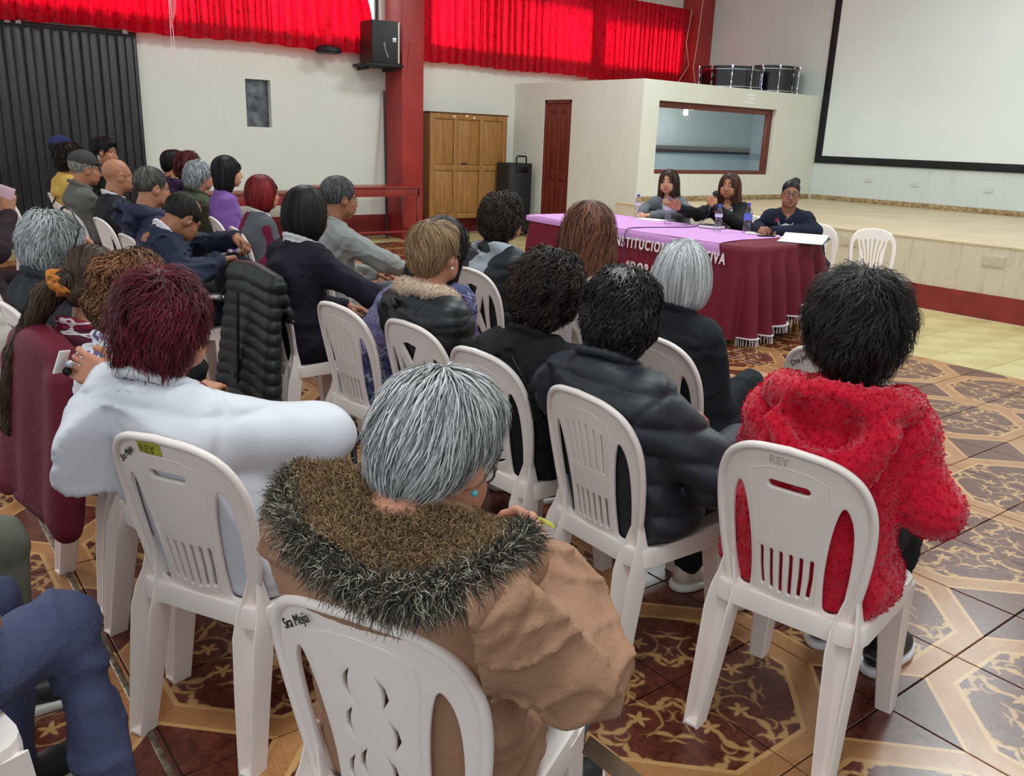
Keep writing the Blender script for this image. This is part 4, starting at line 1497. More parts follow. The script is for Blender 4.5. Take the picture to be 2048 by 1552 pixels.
# ------------------------------------------------------------------ heads
def head_sdf(h, jaw=1.0, nose=1.0, old=0.0, fat=0.0):
    S = Sdf((-0.14, -0.115, -0.24), (0.15, 0.115, 0.14), h)
    S.ell((-0.018, 0, 0.03), (0.098, 0.076, 0.088))
    S.ell((0.03, 0, -0.03), (0.066, 0.062 + 0.006 * fat, 0.088), 0.03)
    S.ell((0.026, 0, -0.078), (0.06, (0.05 + 0.01 * fat) * jaw, 0.042), 0.03)
    S.ell((0.070, 0, -0.105), (0.02, 0.022 * jaw, 0.017), 0.022)
    for s in (1, -1):
        S.cap((0.084, s * 0.010, 0.016), (0.070, s * 0.045, 0.018), 0.011, 0.010, 0.014)
        S.ell((0.060, s * 0.043, -0.032), (0.026, 0.022, 0.02), 0.025)
        S.ell((0.096, s * 0.0315, -0.003), (0.016, 0.017, 0.012), 0.012, sub=True)
        S.cap((0.086, s * 0.019, 0.0052), (0.079, s * 0.045, 0.002), 0.0045, 0.004, 0.006)
        S.cap((0.085, s * 0.019, -0.014), (0.079, s * 0.044, -0.012), 0.004, 0.004, 0.006)
        S.ell((0.06, s * 0.05, -0.07), (0.03, 0.012, 0.025), 0.03)
        # ear
        S.ell((-0.004, s * 0.078, -0.012), (0.023, 0.009, 0.033), 0.006, R=rotm(s * 0.35, -0.2))
        S.ell((0.002, s * 0.088, -0.008), (0.010, 0.006, 0.016), 0.006, sub=True)
        S.ell((0.004, s * 0.076, -0.040), (0.009, 0.006, 0.010), 0.006)
    S.cap((0.086, 0, 0.006), (0.108 + 0.004 * nose, 0, -0.040), 0.0085, 0.0115 * nose, 0.014)
    for s in (1, -1):
        S.ell((0.098, s * 0.012 * nose, -0.044), (0.011, 0.0085, 0.009), 0.008)
    S.cap((0.086, 0.018, -0.073), (0.097, 0, -0.069), 0.0055, 0.007, 0.008)
    S.cap((0.086, -0.018, -0.073), (0.097, 0, -0.069), 0.0055, 0.007, 0.008)
    S.cap((0.086, 0.015, -0.0815), (0.096, 0, -0.084), 0.006, 0.0075, 0.008)
    S.cap((0.086, -0.015, -0.0815), (0.096, 0, -0.084), 0.006, 0.0075, 0.008)
    S.cap((0.1, 0.022, -0.0768), (0.104, 0, -0.0768), 0.002, 0.002, 0.004, sub=True)
    S.cap((0.1, -0.022, -0.0768), (0.104, 0, -0.0768), 0.002, 0.002, 0.004, sub=True)
    S.cap((-0.022, 0, -0.05), (-0.048, 0, -0.21), 0.056 + 0.006 * fat, 0.060 + 0.006 * fat, 0.03)
    if old:
        wv = Waves(11, 150, 8, (1, 0.5, 1))
        S.disp(lambda P: 0.0011 * old * wv(P), 0.02)
    return S.nets()


HEADS = {('f', 'n'): head_sdf(0.0042, 0.95, 0.95, 0.2), ('m', 'n'): head_sdf(0.0042, 1.1, 1.15, 0.6), ('f', 'o'): head_sdf(0.0042, 1.0, 1.08, 1.0, 0.6),
         ('m', 'o'): head_sdf(0.0042, 1.05, 1.2, 1.1, 0.3), ('f', 'w'): head_sdf(0.0042, 1.02, 1.05, 0.2, 1.2)}


def skin_cols(V, tone, brow, lip):
    """skin colour per head vertex: lips and eyebrows are their own colour"""
    c = np.tile(np.array(tone[:3]), (len(V), 1))
    wv = Waves(5, 60, 8)(V)
    c *= (1 + 0.06 * wv)[:, None]
    x, y, z = V.T
    ay = np.abs(y)
    zc = -0.0768
    lipm = (x > 0.078) & (((ay / 0.0235) ** 2 + ((z - zc) / np.where(z > zc, 0.0115, 0.0145)) ** 2) < 1)
    c[lipm] = lip[:3]
    arch = 0.0225 + 0.006 * np.sin(np.clip((ay - 0.012) / 0.04, 0, 1) * pi * 0.8)
    bm_ = (x > 0.05) & (ay > 0.012) & (ay < 0.052) & (np.abs(z - arch) < 0.0042)
    c[bm_] = brow[:3]
    ch = np.exp(-(((ay - 0.042) / 0.02) ** 2 + ((z + 0.036) / 0.02) ** 2)) * (x > 0.03) * 0.25
    c[:, 1] *= 1 - 0.5 * ch
    c[:, 2] *= 1 - 0.5 * ch
    return c


# ------------------------------------------------------------------ hands
def hand_sdf(curl, h=0.004, spread=1.0, thumb_in=0.0):
    S = Sdf((-0.05, -0.075, -0.10), (0.20, 0.095, 0.045), h)
    S.cap((-0.04, 0, 0), (0.012, 0, 0), 0.0255, 0.024, 0.01)
    ys = (0.030, 0.010, -0.010, -0.029)
    for y in ys:
        S.cap((0.012, y * 0.6, 0), (0.084, y, 0.002), 0.0155, 0.0125, 0.012)
    S.ell((0.04, 0.022, -0.012), (0.03, 0.016, 0.014), 0.015)
    for i, (y, L) in enumerate(zip(ys, (0.074, 0.083, 0.076, 0.060))):
        p = np.array((0.086, y, 0.001))
        a = 0.0
        yaw = y * 3.2 * spread
        for seg, fr, rr in ((0, 0.44, (0.0092, 0.0085)), (1, 0.32, (0.0086, 0.0078)), (2, 0.24, (0.0079, 0.0066))):
            a += curl * (0.8, 1.1, 0.8)[seg] * (1 + 0.08 * i)
            q = p + L * fr * np.array((math.cos(a) * math.cos(yaw), math.sin(yaw) * math.cos(a), -math.sin(a)))
            S.cap(p, q, rr[0], rr[1], 0.004)
            p = q
    t0, t1, t2, t3 = np.array((0.018, 0.024, -0.006)), np.array((0.045, 0.050 - 0.01 * thumb_in, -0.016)), np.array((0.074, 0.058 - 0.03 * thumb_in, -0.024)), np.array((0.098, 0.054 - 0.05 * thumb_in, -0.032))
    S.cap(t0, t1, 0.0145, 0.0118, 0.012)
    S.cap(t1, t2, 0.0112, 0.0098, 0.005)
    S.cap(t2, t3, 0.0098, 0.0078, 0.004)
    return S.nets()


HANDS = {'relaxed': hand_sdf(0.42), 'grip': hand_sdf(1.05, thumb_in=0.8), 'open': hand_sdf(0.16, spread=2.2), 'pinch': hand_sdf(0.75, thumb_in=0.9)}


def place_hand(pose, wrist, fw, up, side):
    """vertices and quads of a hand; side +1 left, -1 right; up is the back of the hand"""
    V, Q = HANDS[pose]
    V = V.copy()
    if side > 0:
        V[:, 1] *= -1
        Q = Q[:, ::-1]
    return V @ frame(fw, up).T + np.asarray(wrist), Q


# ------------------------------------------------------------------ hair
def ribbons(S, roots, flow, steps, step, lift, width, rg, curl=0.0, cfreq=1.2, tilt=0.5, taper=0.75, stiff=0.0):
    """flat hair ribbons that follow the field S"""
    P = roots.copy()
    n = len(P)
    path, nor = [], []
    ph = rg.uniform(0, 2 * pi, n)
    lf = lift * rg.uniform(0.3, 1.0, n)
    sl = step * rg.uniform(0.55, 1.25, n)
    prev = None
    for k in range(steps + 1):
        g = S.grad(P)
        P = P - (S.at(P) - lf * (k / steps) ** 0.7)[:, None] * g * 0.85
        path.append(P.copy())
        nor.append(g)
        f = flow(P, g)
        f = f - (f * g).sum(1, keepdims=True) * g * (1 - stiff)
        f /= np.maximum(np.linalg.norm(f, axis=1, keepdims=True), 1e-6)
        if prev is not None:
            f = 0.5 * f + 0.5 * prev
            f /= np.maximum(np.linalg.norm(f, axis=1, keepdims=True), 1e-6)
        prev = f
        P = P + f * sl[:, None]
    path, nor = np.array(path), np.array(nor)
    T = np.gradient(path, axis=0)
    T /= np.maximum(np.linalg.norm(T, axis=2, keepdims=True), 1e-6)
    B = np.cross(nor, T)
    if curl:
        for k in range(steps + 1):
            a = ph + cfreq * k
            amp = curl * min(1, k / 2)
            path[k] += amp * (np.cos(a)[:, None] * B[k] + (0.6 + 0.6 * np.sin(a))[:, None] * nor[k])
        T = np.gradient(path, axis=0)
        T /= np.maximum(np.linalg.norm(T, axis=2, keepdims=True), 1e-6)
        B = np.cross(nor, T)
    ta = rg.uniform(-tilt, tilt, n)
    side = B * np.cos(ta)[None, :, None] + nor * np.sin(ta)[None, :, None]
    w = width * rg.uniform(0.6, 1.3, n)[None, :] * (1 - taper * (np.arange(steps + 1) / steps) ** 1.5)[:, None]
    L, R = path + side * w[..., None], path - side * w[..., None]
    V = np.stack([L, R], 2)                                     # steps+1, n, 2, 3
    V = V.transpose(1, 0, 2, 3).reshape(-1, 3)
    base = (np.arange(n) * (steps + 1) * 2)[:, None] + (np.arange(steps) * 2)[None, :]
    Q = np.stack([base, base + 1, base + 3, base + 2], -1).reshape(-1, 4)
    return V, Q


def merge(parts):
    """join (V, Q, colours) triples"""
    V, Q, Cc, o = [], [], [], 0
    for v, q, c in parts:
        V.append(v)
        Q.append(q + o)
        Cc.append(c if np.ndim(c) == 2 else np.tile(np.asarray(c)[:3], (len(v), 1)))
        o += len(v)
    return np.concatenate(V), np.concatenate(Q), np.concatenate(Cc)


def hair_mesh(style, colA, colB, near, seed, n=None, scale=1.0, part=None, wild=1.0):
    """hair in the head frame: a shaped cap plus ribbons; returns V, Q, colours"""
    rg = np.random.default_rng(seed)
    h = 0.006 if near else 0.0085
    S = Sdf((-0.22, -0.19, -0.46 if style in ('long', 'wavylong') else -0.26), (0.16, 0.19, 0.2), h)
    A, B = np.array(colA[:3]), np.array(colB[:3])
    whorl = np.array((-0.055, 0.0, 0.14))
    grav = 0.35
    P = dict(steps=5, step=0.016, lift=0.007, width=0.0016, curl=0.0, cfreq=1.2, tilt=0.5)
    N = n or (2200 if near else 520)
    wv = None
    if style in ('short', 'mens', 'bald', 'fringe'):
        S.ell((-0.02, 0, 0.034), (0.106 * scale, 0.084 * scale, 0.094 * scale))
        if style == 'short':
            S.ell((0.035, 0, 0.085), (0.06, 0.06, 0.035), 0.03)
            S.ell((-0.06, 0, -0.02), (0.056, 0.07, 0.075), 0.03)
        S.ell((0.10, 0, -0.035), (0.078, 0.095, 0.105), 0.012, sub=True)
        for s in (1, -1):
            S.ell((0.004, s * 0.095, -0.035), (0.03, 0.03, 0.05), 0.008, sub=True)
        if style in ('mens', 'bald', 'fringe'):
            S.cut((-0.09, 0, -0.075), (0.25, 0, -1))
        else:
            S.cut((-0.09, 0, -0.115), (0.3, 0, -1))
        if style == 'fringe':
            S.ell((0.045, 0, 0.10), (0.10, 0.07, 0.055), 0.01, sub=True)
        if style == 'bald':
            S.ell((0.02, 0, 0.09), (0.14, 0.12, 0.085), 0.008, sub=True)
        P.update(step=0.011 if style != 'short' else 0.017, lift=0.005 if style != 'short' else 0.012, width=0.0014)
    elif style == 'puffy':                                     # short voluminous
        S.ell((-0.028, 0, 0.032), (0.128 * scale, 0.112 * scale, 0.118 * scale))
        S.ell((-0.07, 0, -0.04), (0.068, 0.092, 0.09), 0.04)
        S.ell((0.115, 0, -0.04), (0.085, 0.082, 0.11), 0.02, sub=True)
        S.cut((-0.09, 0, -0.125), (0.35, 0, -1), 0.02)
        wv = Waves(seed, 60, 10)
        S.disp(lambda Q_: 0.0055 * wv(Q_), 0.03)
        P.update(step=0.0125, lift=0.014, width=0.0016, curl=0.004, cfreq=1.0, steps=6)
    elif style == 'curly':
        S.ell((-0.022, 0, 0.03), (0.122 * scale, 0.106 * scale, 0.112 * scale))
        S.ell((-0.06, 0, -0.035), (0.07, 0.095, 0.085), 0.04)
        S.ell((0.115, 0, -0.045), (0.08, 0.085, 0.105), 0.02, sub=True)
        S.cut((-0.09, 0, -0.125), (0.35, 0, -1), 0.02)
        wv = Waves(seed, 95, 10)
        S.disp(lambda Q_: 0.008 * wv(Q_), 0.03)
        P.update(step=0.012, lift=0.018, width=0.0024, curl=0.009, cfreq=1.5, steps=7, tilt=0.9)
        grav = 0.2
    elif style == 'bob':
        S.ell((-0.025, 0, 0.03), (0.118 * scale, 0.100 * scale, 0.105 * scale))
        S.ell((-0.03, 0, -0.05), (0.105, 0.115, 0.12), 0.05)
        S.ell((0.125, 0, -0.06), (0.095, 0.075, 0.15), 0.015, sub=True)
        S.ell((-0.02, 0, -0.16), (0.05, 0.05, 0.06), 0.02, sub=True)
        S.cut((-0.04, 0, -0.135), (-0.1, 0, -1), 0.015)
        P.update(step=0.034, lift=0.006, width=0.0022, steps=6, tilt=0.3)
        grav = 1.1
    elif style in ('long', 'wavylong'):
        S.ell((-0.022, 0, 0.03), (0.115 * scale, 0.098 * scale, 0.104 * scale))
        S.ell((-0.045, 0, -0.08), (0.09 * scale, 0.112 * scale, 0.14), 0.06)
        S.ell((-0.075, 0, -0.24), (0.06 * scale, 0.13 * scale, 0.17), 0.06)
        S.ell((0.12, 0, -0.07), (0.095, 0.07, 0.17), 0.015, sub=True)
        S.ell((0.09, 0, -0.24), (0.115, 0.10, 0.15), 0.02, sub=True)
        S.cut((-0.05, 0, -0.37), (0, 0, -1), 0.02)
        P.update(step=0.05, lift=0.014, width=0.0028, steps=9, tilt=0.35, curl=0.008 if style == 'wavylong' else 0.0015, cfreq=1.5)
        grav = 1.3
    elif style == 'shoulder':
        S.ell((-0.022, 0, 0.03), (0.112, 0.094, 0.102))
        S.ell((-0.035, 0, -0.07), (0.088, 0.10, 0.14), 0.05)
        S.ell((0.12, 0, -0.07), (0.095, 0.07, 0.17), 0.012, sub=True)
        S.ell((0.09, 0, -0.24), (0.105, 0.085, 0.15), 0.02, sub=True)
        S.cut((-0.05, 0, -0.205), (0, 0, -1), 0.015)
        P.update(step=0.04, lift=0.006, width=0.0026, steps=7, tilt=0.3)
        grav = 1.3
    elif style == 'bun':
        S.ell((-0.02, 0, 0.03), (0.103, 0.081, 0.092))
        S.ell((0.10, 0, -0.035), (0.075, 0.085, 0.098), 0.01, sub=True)
        for s in (1, -1):
            S.ell((0.004, s * 0.092, -0.035), (0.03, 0.03, 0.05), 0.008, sub=True)
        S.cut((-0.09, 0, -0.06), (0.4, 0, -1))
        S.ell((-0.085, 0.035, 0.098), (0.042, 0.044, 0.040), 0.010)
        whorl = np.array((0.12, 0, 0.05))
        grav = -0.6
        P.update(step=0.018, lift=0.003, width=0.0018, tilt=0.2)
    elif style == 'tied':                                       # combed back to a nape knot
        S.ell((-0.02, 0, 0.03), (0.108, 0.088, 0.096))
        S.ell((0.10, 0, -0.035), (0.08, 0.085, 0.10), 0.01, sub=True)
        S.cut((-0.09, 0, -0.085), (0.3, 0, -1))
        S.ell((-0.11, 0.0, -0.04), (0.035, 0.035, 0.04), 0.012)
        whorl = np.array((0.12, 0, 0.05))
        grav = 0.3
        P.update(step=0.02, lift=0.004, width=0.002, tilt=0.3)
    V, Q = S.nets()
    lum = Waves(seed + 1, 55, 8)(V)
    base = A[None] * (0.62 + 0.1 * lum)[:, None] * 0.9 + B[None] * 0.12
    idx = rg.integers(0, len(V), N)
    # keep roots off the very lowest rim
    roots = V[idx] + rg.normal(0, 0.002, (N, 3))
    fw = Waves(seed + 2, 30, 8)
    fw2 = Waves(seed + 3, 30, 8)

    def flow(Pp, g):
        f = Pp - whorl
        f = f / np.maximum(np.linalg.norm(f, axis=1, keepdims=True), 1e-6)
        f[:, 2] -= grav
        f[:, 0] += 0.28 * wild * fw(Pp)
        f[:, 1] += 0.28 * wild * fw2(Pp)
        if part is not None:
            f[:, 1] += np.sign(Pp[:, 1] - part) * 0.5
        return f
    rv, rq = ribbons(S, roots, flow, P['steps'], P['step'], P['lift'] * wild ** 0.7, P['width'] * (1.0 if near else 1.7), rg, P['curl'] + 0.0018 * (wild - 1), P['cfreq'], P['tilt'])
    per = (P['steps'] + 1) * 2
    mixv = np.clip(rg.beta(0.9, 0.9, N) + 0.18 * Waves(seed + 4, 40, 6)(roots), 0, 1)
    rc = (A[None] * (1 - mixv)[:, None] + B[None] * mixv[:, None]).repeat(per, 0)
    return merge([(V, Q, np.clip(base, 0, 1)), (rv, rq, np.clip(rc, 0, 1))])
# ================================================================== people
SKIN = {'tan': srgb(176, 118, 88), 'brown': srgb(150, 96, 70), 'light': srgb(200, 146, 116), 'rosy': srgb(190, 128, 102), 'dark': srgb(150, 100, 76)}
LIP = {'tan': srgb(150, 84, 74), 'brown': srgb(122, 70, 60), 'light': srgb(178, 84, 84), 'rosy': srgb(168, 82, 78), 'dark': srgb(120, 66, 62)}
BLACK, DKBR, GREY, WHITE = srgb(16, 13, 13), srgb(52, 36, 28), srgb(120, 118, 118), srgb(222, 220, 218)
M_SKIN = attr_mat('skin', 0.48, 0.35, sss=0.12)
M_HAIR = attr_mat('hair', 0.48, 0.2)
M_FUZZ = attr_mat('fuzz', 0.85, 0.15)
M_EYE = attr_mat('eye', 0.08, 0.6)
M_GLS = plain('glasses_black', (20, 18, 20), 0.25)
M_GLSM = plain('glasses_metal', (120, 110, 104), 0.25, metal=0.8)


def eye_mesh():
    n, k = 20, 12
    V, F = [], []
    for i in range(k + 1):
        t = pi * i / k
        for j in range(n):
            a = 2 * pi * j / n
            V.append((math.cos(t), math.sin(t) * math.cos(a), math.sin(t) * math.sin(a)))
    for i in range(k):
        for j in range(n):
            F.append((i * n + j, i * n + (j + 1) % n, (i + 1) * n + (j + 1) % n, (i + 1) * n + j))
    V = np.array(V)
    me = mesh_np('eye', V * 0.0122, np.array(F))
    c = np.tile(np.array((0.75, 0.72, 0.70)), (len(V), 1))
    ang = np.arccos(np.clip(V[:, 0], -1, 1))
    c[ang < 0.56] = (0.035, 0.018, 0.01)
    c[ang < 0.2] = (0.004, 0.004, 0.004)
    set_col(me, c)
    me.materials.append(M_EYE)
    return me


EYE = eye_mesh()


def shoe_meshes():
    S = Sdf((-0.09, -0.06, -0.01), (0.21, 0.06, 0.14), 0.006)
    S.cap((-0.045, 0, 0.055), (0.05, 0, 0.05), 0.036, 0.036, 0.02)
    S.ell((0.10, 0, 0.038), (0.085, 0.043, 0.036), 0.03)
    S.cap((-0.035, 0, 0.06), (-0.035, 0, 0.12), 0.035, 0.036, 0.02)
    S.ell((-0.03, 0, 0.15), (0.032, 0.03, 0.05), 0.008, sub=True)
    S.cut((0, 0, 0.02), (0, 0, -1))
    up = S.nets()
    S = Sdf((-0.10, -0.07, -0.01), (0.22, 0.07, 0.05), 0.006)
    S.ell((-0.04, 0, 0.015), (0.055, 0.043, 0.03), 0.02)
    S.ell((0.10, 0, 0.015), (0.10, 0.05, 0.03), 0.06)
    S.cap((-0.04, 0, 0.012), (0.1, 0, 0.012), 0.036, 0.04, 0.03)
    S.cut((0, 0, 0.0), (0, 0, -1))
    S.cut((0, 0, 0.028), (0, 0, 1))
    return up, S.nets()


SHOE_UP, SHOE_SOLE = shoe_meshes()
SHOE_CACHE = {}


def shoe_pair(mat_up, mat_sole):
    k = (mat_up.name, mat_sole.name)
    if k not in SHOE_CACHE:
        a, b = mesh_np('shoe', *SHOE_UP), mesh_np('sole', *SHOE_SOLE)
        a.materials.append(mat_up)
        b.materials.append(mat_sole)
        SHOE_CACHE[k] = (a, b)
    return SHOE_CACHE[k]


def fuzz(V, Q, n, length, width, rg, cA, cB, jitter=0.6, curl=0.0, droop=0.0, steps=3, mask=None, flow=None):
    """short pile standing on a surface: V, Q, colours"""
    a, b, c, d = (V[Q[:, i]] for i in range(4))
    N = np.cross(c - a, d - b)
    ar = np.linalg.norm(N, axis=1)
    p = ar / ar.sum()
    N = N / np.maximum(ar[:, None], 1e-12)
    if mask is not None:
        p = p * mask((a + c) / 2)
        p = p / p.sum()
    f = rg.choice(len(Q), n, p=p)
    s, t = rg.random((n, 1)), rg.random((n, 1))
    P = (a[f] * (1 - s) + b[f] * s) * (1 - t) + (d[f] * (1 - s) + c[f] * s) * t
    D = N[f] + rg.normal(0, jitter, (n, 3))
    if flow is not None:
        D = D + flow
    D /= np.linalg.norm(D, axis=1, keepdims=True)
    side = np.cross(D, rg.normal(size=(n, 3)))
    side /= np.maximum(np.linalg.norm(side, axis=1, keepdims=True), 1e-6)
    L = length * rg.uniform(0.5, 1.2, n)[:, None]
    ph = rg.uniform(0, 6.3, n)[:, None]
    up = np.cross(side, D)
    rows = []
    for k in range(steps + 1):
        q = k / steps
        c0 = P + D * L * q
        c0[:, 2] -= (droop * L[:, 0] * q * q)
        if curl:
            c0 = c0 + curl * (np.cos(ph + 3.2 * q) * side + np.sin(ph + 3.2 * q) * up) * q
        w = width * (1 - 0.8 * q)
        rows.append(np.stack([c0 + side * w, c0 - side * w], 1))
    R = np.stack(rows, 1).reshape(n, -1, 3)
    VV = R.reshape(-1, 3)
    base = (np.arange(n) * (steps + 1) * 2)[:, None] + (np.arange(steps) * 2)[None]
    QQ = np.stack([base, base + 1, base + 3, base + 2], -1).reshape(-1, 4)
    m = rg.random(n)[:, None]
    C_ = (np.array(cA[:3]) * (1 - m) + np.array(cB[:3]) * m).repeat((steps + 1) * 2, 0)
    return VV, QQ, C_


def col_obj(name, V, Q, Cc, mat, parent):
    me = mesh_np(name, V, Q)
    set_col(me, Cc)
    return link(name, me, mat, parent)


SEED = [100]


def press(S, nx=None):
    """flatten a coat against the curved backrest it leans on"""
    X, Y, Z = S.ax[0][:, None, None], S.ax[1][None, :, None], S.ax[2][None, None, :]
    q = np.clip((Z - 0.405) / 0.467, 0, 1.0)
    xb = -0.172 - 0.10 * q ** 1.15 + 0.95 * np.minimum(Y * Y, 0.04) - 0.012
    if nx is not None:
        xb = xb - np.clip(xb - (nx - 0.09), 0, 0.02) * np.clip((Z - 0.72) / 0.14, 0, 1)
    nd = xb + 0.012 - X - 0.9 * np.maximum(0, Z - 0.90) - 2.5 * np.maximum(0, np.abs(Y) - 0.20)
    S.d = np.maximum(S.d, nd.astype(np.float32))



def person(label, seat, head, hy, hp=6, hr=0, sex='f', age='n', tone='tan', w=1.0, near=False, jacket=None, legs=(28, 28, 34), hair=None, arms=(None, None),
           shoe=((24, 24, 26), (200, 196, 190)), collar=None, hood=None, inner=None, glasses=None, eyes=True, knees=None, fat=0.0, quilt=None, sleeve=None,
           open_front=False, hands=True, feet=None, fold=1.0, group='people in the audience', hip=None, earring=None, lean=0.0):
    """a seated person; seat=(x, y, deg) in the hall, head = skull centre in the hall"""
    SEED[0] += 7
    sd = SEED[0]
    rg = np.random.default_rng(sd)
    x0, y0, deg = seat
    th = rad(deg)
    root = thing('person', label, 'person', (x0, y0, 0), th, group)
    Rw = rotm(th)

    def L(p):
        return Rw.T @ (np.asarray(p, float) - np.array((x0, y0, 0)))
    hc = L(head)
    Rh = rotm(rad(hy) - th, rad(hp), rad(hr))
    Rn = rotm((rad(hy) - th) * 0.4, rad(hp) * (0.6 if hp < 30 else 0.8), rad(hr) * 0.4)
    N = hc + Rn @ np.array((-0.042, 0, -0.185 if hp < 30 else -0.165))
    if hip is None:
        hip = np.array((-0.05, 0.0, 0.525))
    hip = np.asarray(hip, float)
    chest = hip * 0.36 + N * 0.64 + np.array((-0.035, 0, 0))
    mid = hip * 0.72 + N * 0.28 + np.array((-0.035 + 0.01 * fat, 0, 0))
    sy = rotm((rad(hy) - th) * 0.25)
    SH = [N + sy @ np.array((0.0, s * 0.140 * w, -0.06)) for s in (1, -1)]
    ARM = []
    for i, s in enumerate((1, -1)):
        if arms[i] is None:
            e = SH[i] + np.array((0.075, s * 0.045, -0.255))
            wr = np.array((0.235, s * 0.055, 0.655))
            v = wr - e
            if np.linalg.norm(v) > 0.27:
                wr = e + v / np.linalg.norm(v) * 0.27
            ARM.append((e, wr, 'relaxed', wr - e + np.array((0.02, -s * 0.08, -0.05)), np.array((0, s * 0.2, 1.0))))
        else:
            a = arms[i]
            e, wr = L(a[0]), L(a[1])
            ARM.append((e, wr, a[2], Rw.T @ np.asarray(a[3], float) if len(a) > 3 else wr - e, Rw.T @ np.asarray(a[4], float) if len(a) > 4 else np.array((0, 0, 1.0))))
    KN = [np.array((0.39, s * 0.105, 0.515)) for s in (1, -1)] if knees is None else [L(k) for k in knees]
    FT = [np.array((0.37, s * 0.115, 0.0)) for s in (1, -1)] if feet is None else [L(k) for k in feet]

    hres = 0.0088 if near else 0.0145
    tk = jacket.get('thick', 0.0)
    jm = jacket['mat']
    sl = jacket.get('sl', 0.0)
    pts = [hip, N, chest] + SH + [a[0] for a in ARM] + [a[1] for a in ARM]
    lo = np.min(pts, 0) - np.array((0.24, 0.22, 0.16))
    hi = np.max(pts, 0) + np.array((0.22, 0.22, 0.14))
    lo[2] = max(lo[2], 0.40)

    def torso(S, t, arms_on=True, body=True):
        if body:
            S.ell(hip + np.array((0.015, 0, -0.01)), (0.145 + t * 0.6 + 0.02 * fat, 0.178 * w + t + 0.015 * fat, 0.12), 0.05)
            S.ell(mid, (0.112 + t * 0.7 + 0.03 * fat, 0.158 * w + t + 0.025 * fat, 0.17), 0.07)
            S.ell(chest, (0.106 + t * 0.7 + 0.012 * fat, 0.160 * w + t, 0.165), 0.06)
            S.cap(SH[0], SH[1], 0.056 + t * 0.8, None, 0.05)
            S.ell((SH[0] + SH[1]) / 2 + np.array((-0.03, 0, -0.06)), (0.08 + t * 0.7, 0.14 * w + t * 0.8, 0.10), 0.05)
            for i in (0, 1):
                S.cap(N + np.array((-0.012, 0, 0.005)), SH[i] + np.array((0, 0, 0.012)), 0.052 + t * 0.6, 0.045 + t, 0.04)
        if arms_on:
            for i in (0, 1):
                e, wr = ARM[i][0], ARM[i][1]
                S.cap(SH[i], e, 0.054 + t * 0.75 + sl, 0.045 + t * 0.75 + sl, 0.03)
                S.cap(e, wr - (wr - e) * 0.02, 0.046 + t * 0.75 + sl, 0.035 + t * 0.6 + sl * 0.5, 0.022)

    wv, wv2 = Waves(sd, 26, 10), Waves(sd + 1, 60, 10)
    wr1, wr2 = Waves(sd + 11, 22, 7, (1, 0.8, 1.3)), Waves(sd + 12, 38, 7, (0.8, 0.7, 1.6))

    def finish(S, kind, t):
        if kind in ('puffer', 'quilt'):
            sp = jacket.get('spacing', 0.062)
            am = jacket.get('amp', 0.011)

            def q(P):
                s_ = P[:, 2] + 0.25 * P[:, 0] * jacket.get('slant', 0.3) + 0.006 * wv(P)
                g = -am * np.sqrt(np.abs(np.sin(pi * s_ / sp)) + 1e-4) + am * 0.6
                return g + 0.0022 * wv2(P)
            S.disp(q)
        elif kind == 'fleece':
            w3 = Waves(sd + 2, 240, 12)
            S.disp(lambda P: 0.006 * wv(P) + 0.0035 * w3(P))
        else:
            def cl(P):
                r1, r3 = wr1(P), wr2(P)
                return fold * (0.0048 * wv(P) + 0.0018 * wv2(P) - 0.0085 * np.exp(-(r1 / 0.2) ** 2) - 0.0055 * np.exp(-(r3 / 0.2) ** 2) + 0.003)
            S.disp(cl)
        if near and kind != 'fleece':
            def seam(P):
                g = 0.0
                for i in (0, 1):
                    d = ARM[i][0] - SH[i]
                    d = d / np.linalg.norm(d)
                    q_ = P - SH[i]
                    a_ = q_ @ d - 0.012 + 0.25 * np.abs(q_ @ np.array((1.0, 0, 0)))
                    r_ = np.linalg.norm(q_, axis=1)
                    g = g + 0.006 * np.exp(-(a_ / 0.007) ** 2) * (r_ < 0.15)
                if kind == 'plain' and jacket.get('seams'):
                    bk = P[:, 0] < chest[0]
                    g = g + bk * (0.005 * np.exp(-(P[:, 1] / 0.006) ** 2) + 0.006 * np.exp(-((P[:, 2] - SH[0][2] + 0.035) / 0.007) ** 2) * (np.abs(P[:, 1]) < 0.19))
                    for i in (0, 1):
                        d = ARM[i][0] - SH[i]
                        n_ = np.cross(d, (0.9, 0, 0.4))
                        n_ = n_ / np.linalg.norm(n_)
                        q_ = P - SH[i]
                        g = g + 0.004 * np.exp(-((q_ @ n_) / 0.006) ** 2) * (q_ @ d > 0) * (P[:, 0] < SH[i][0] + 0.05)
                return g
            S.disp(seam)

    S = Sdf(lo, hi, hres)
    vest = sleeve is not None
    torso(S, tk, arms_on=not vest)
    if vest:
        for i in (0, 1):
            S.cap(SH[i], SH[i] * 0.8 + ARM[i][0] * 0.2, 0.066 + tk, 0.066 + tk, 0.03)
            d = (ARM[i][0] - SH[i]) / np.linalg.norm(ARM[i][0] - SH[i])
            S.cap(SH[i] + d * 0.13, SH[i] + d * 0.3, 0.075, 0.08, 0.01, sub=True)
    if jacket.get('skirt'):
        S.ell(hip + np.array((0.0, 0, -0.04)), (0.19, 0.22 * w, 0.12), 0.04)
    if open_front:
        S.cap(N + np.array((0.075, 0, -0.01)), mid + np.array((0.20, 0, 0.0)), 0.050, 0.085, 0.02, sub=True)
    S.ell(N + Rn @ np.array((0.03, 0, 0.05)), (0.070, 0.066, 0.062), 0.015, sub=True)
    if jacket.get('low'):
        S.ell(N + Rn @ np.array((-0.05, 0, 0.055)), (0.12, 0.11, 0.065), 0.02, sub=True)
    finish(S, jacket.get('kind', 'plain'), tk)
    press(S, N[0])
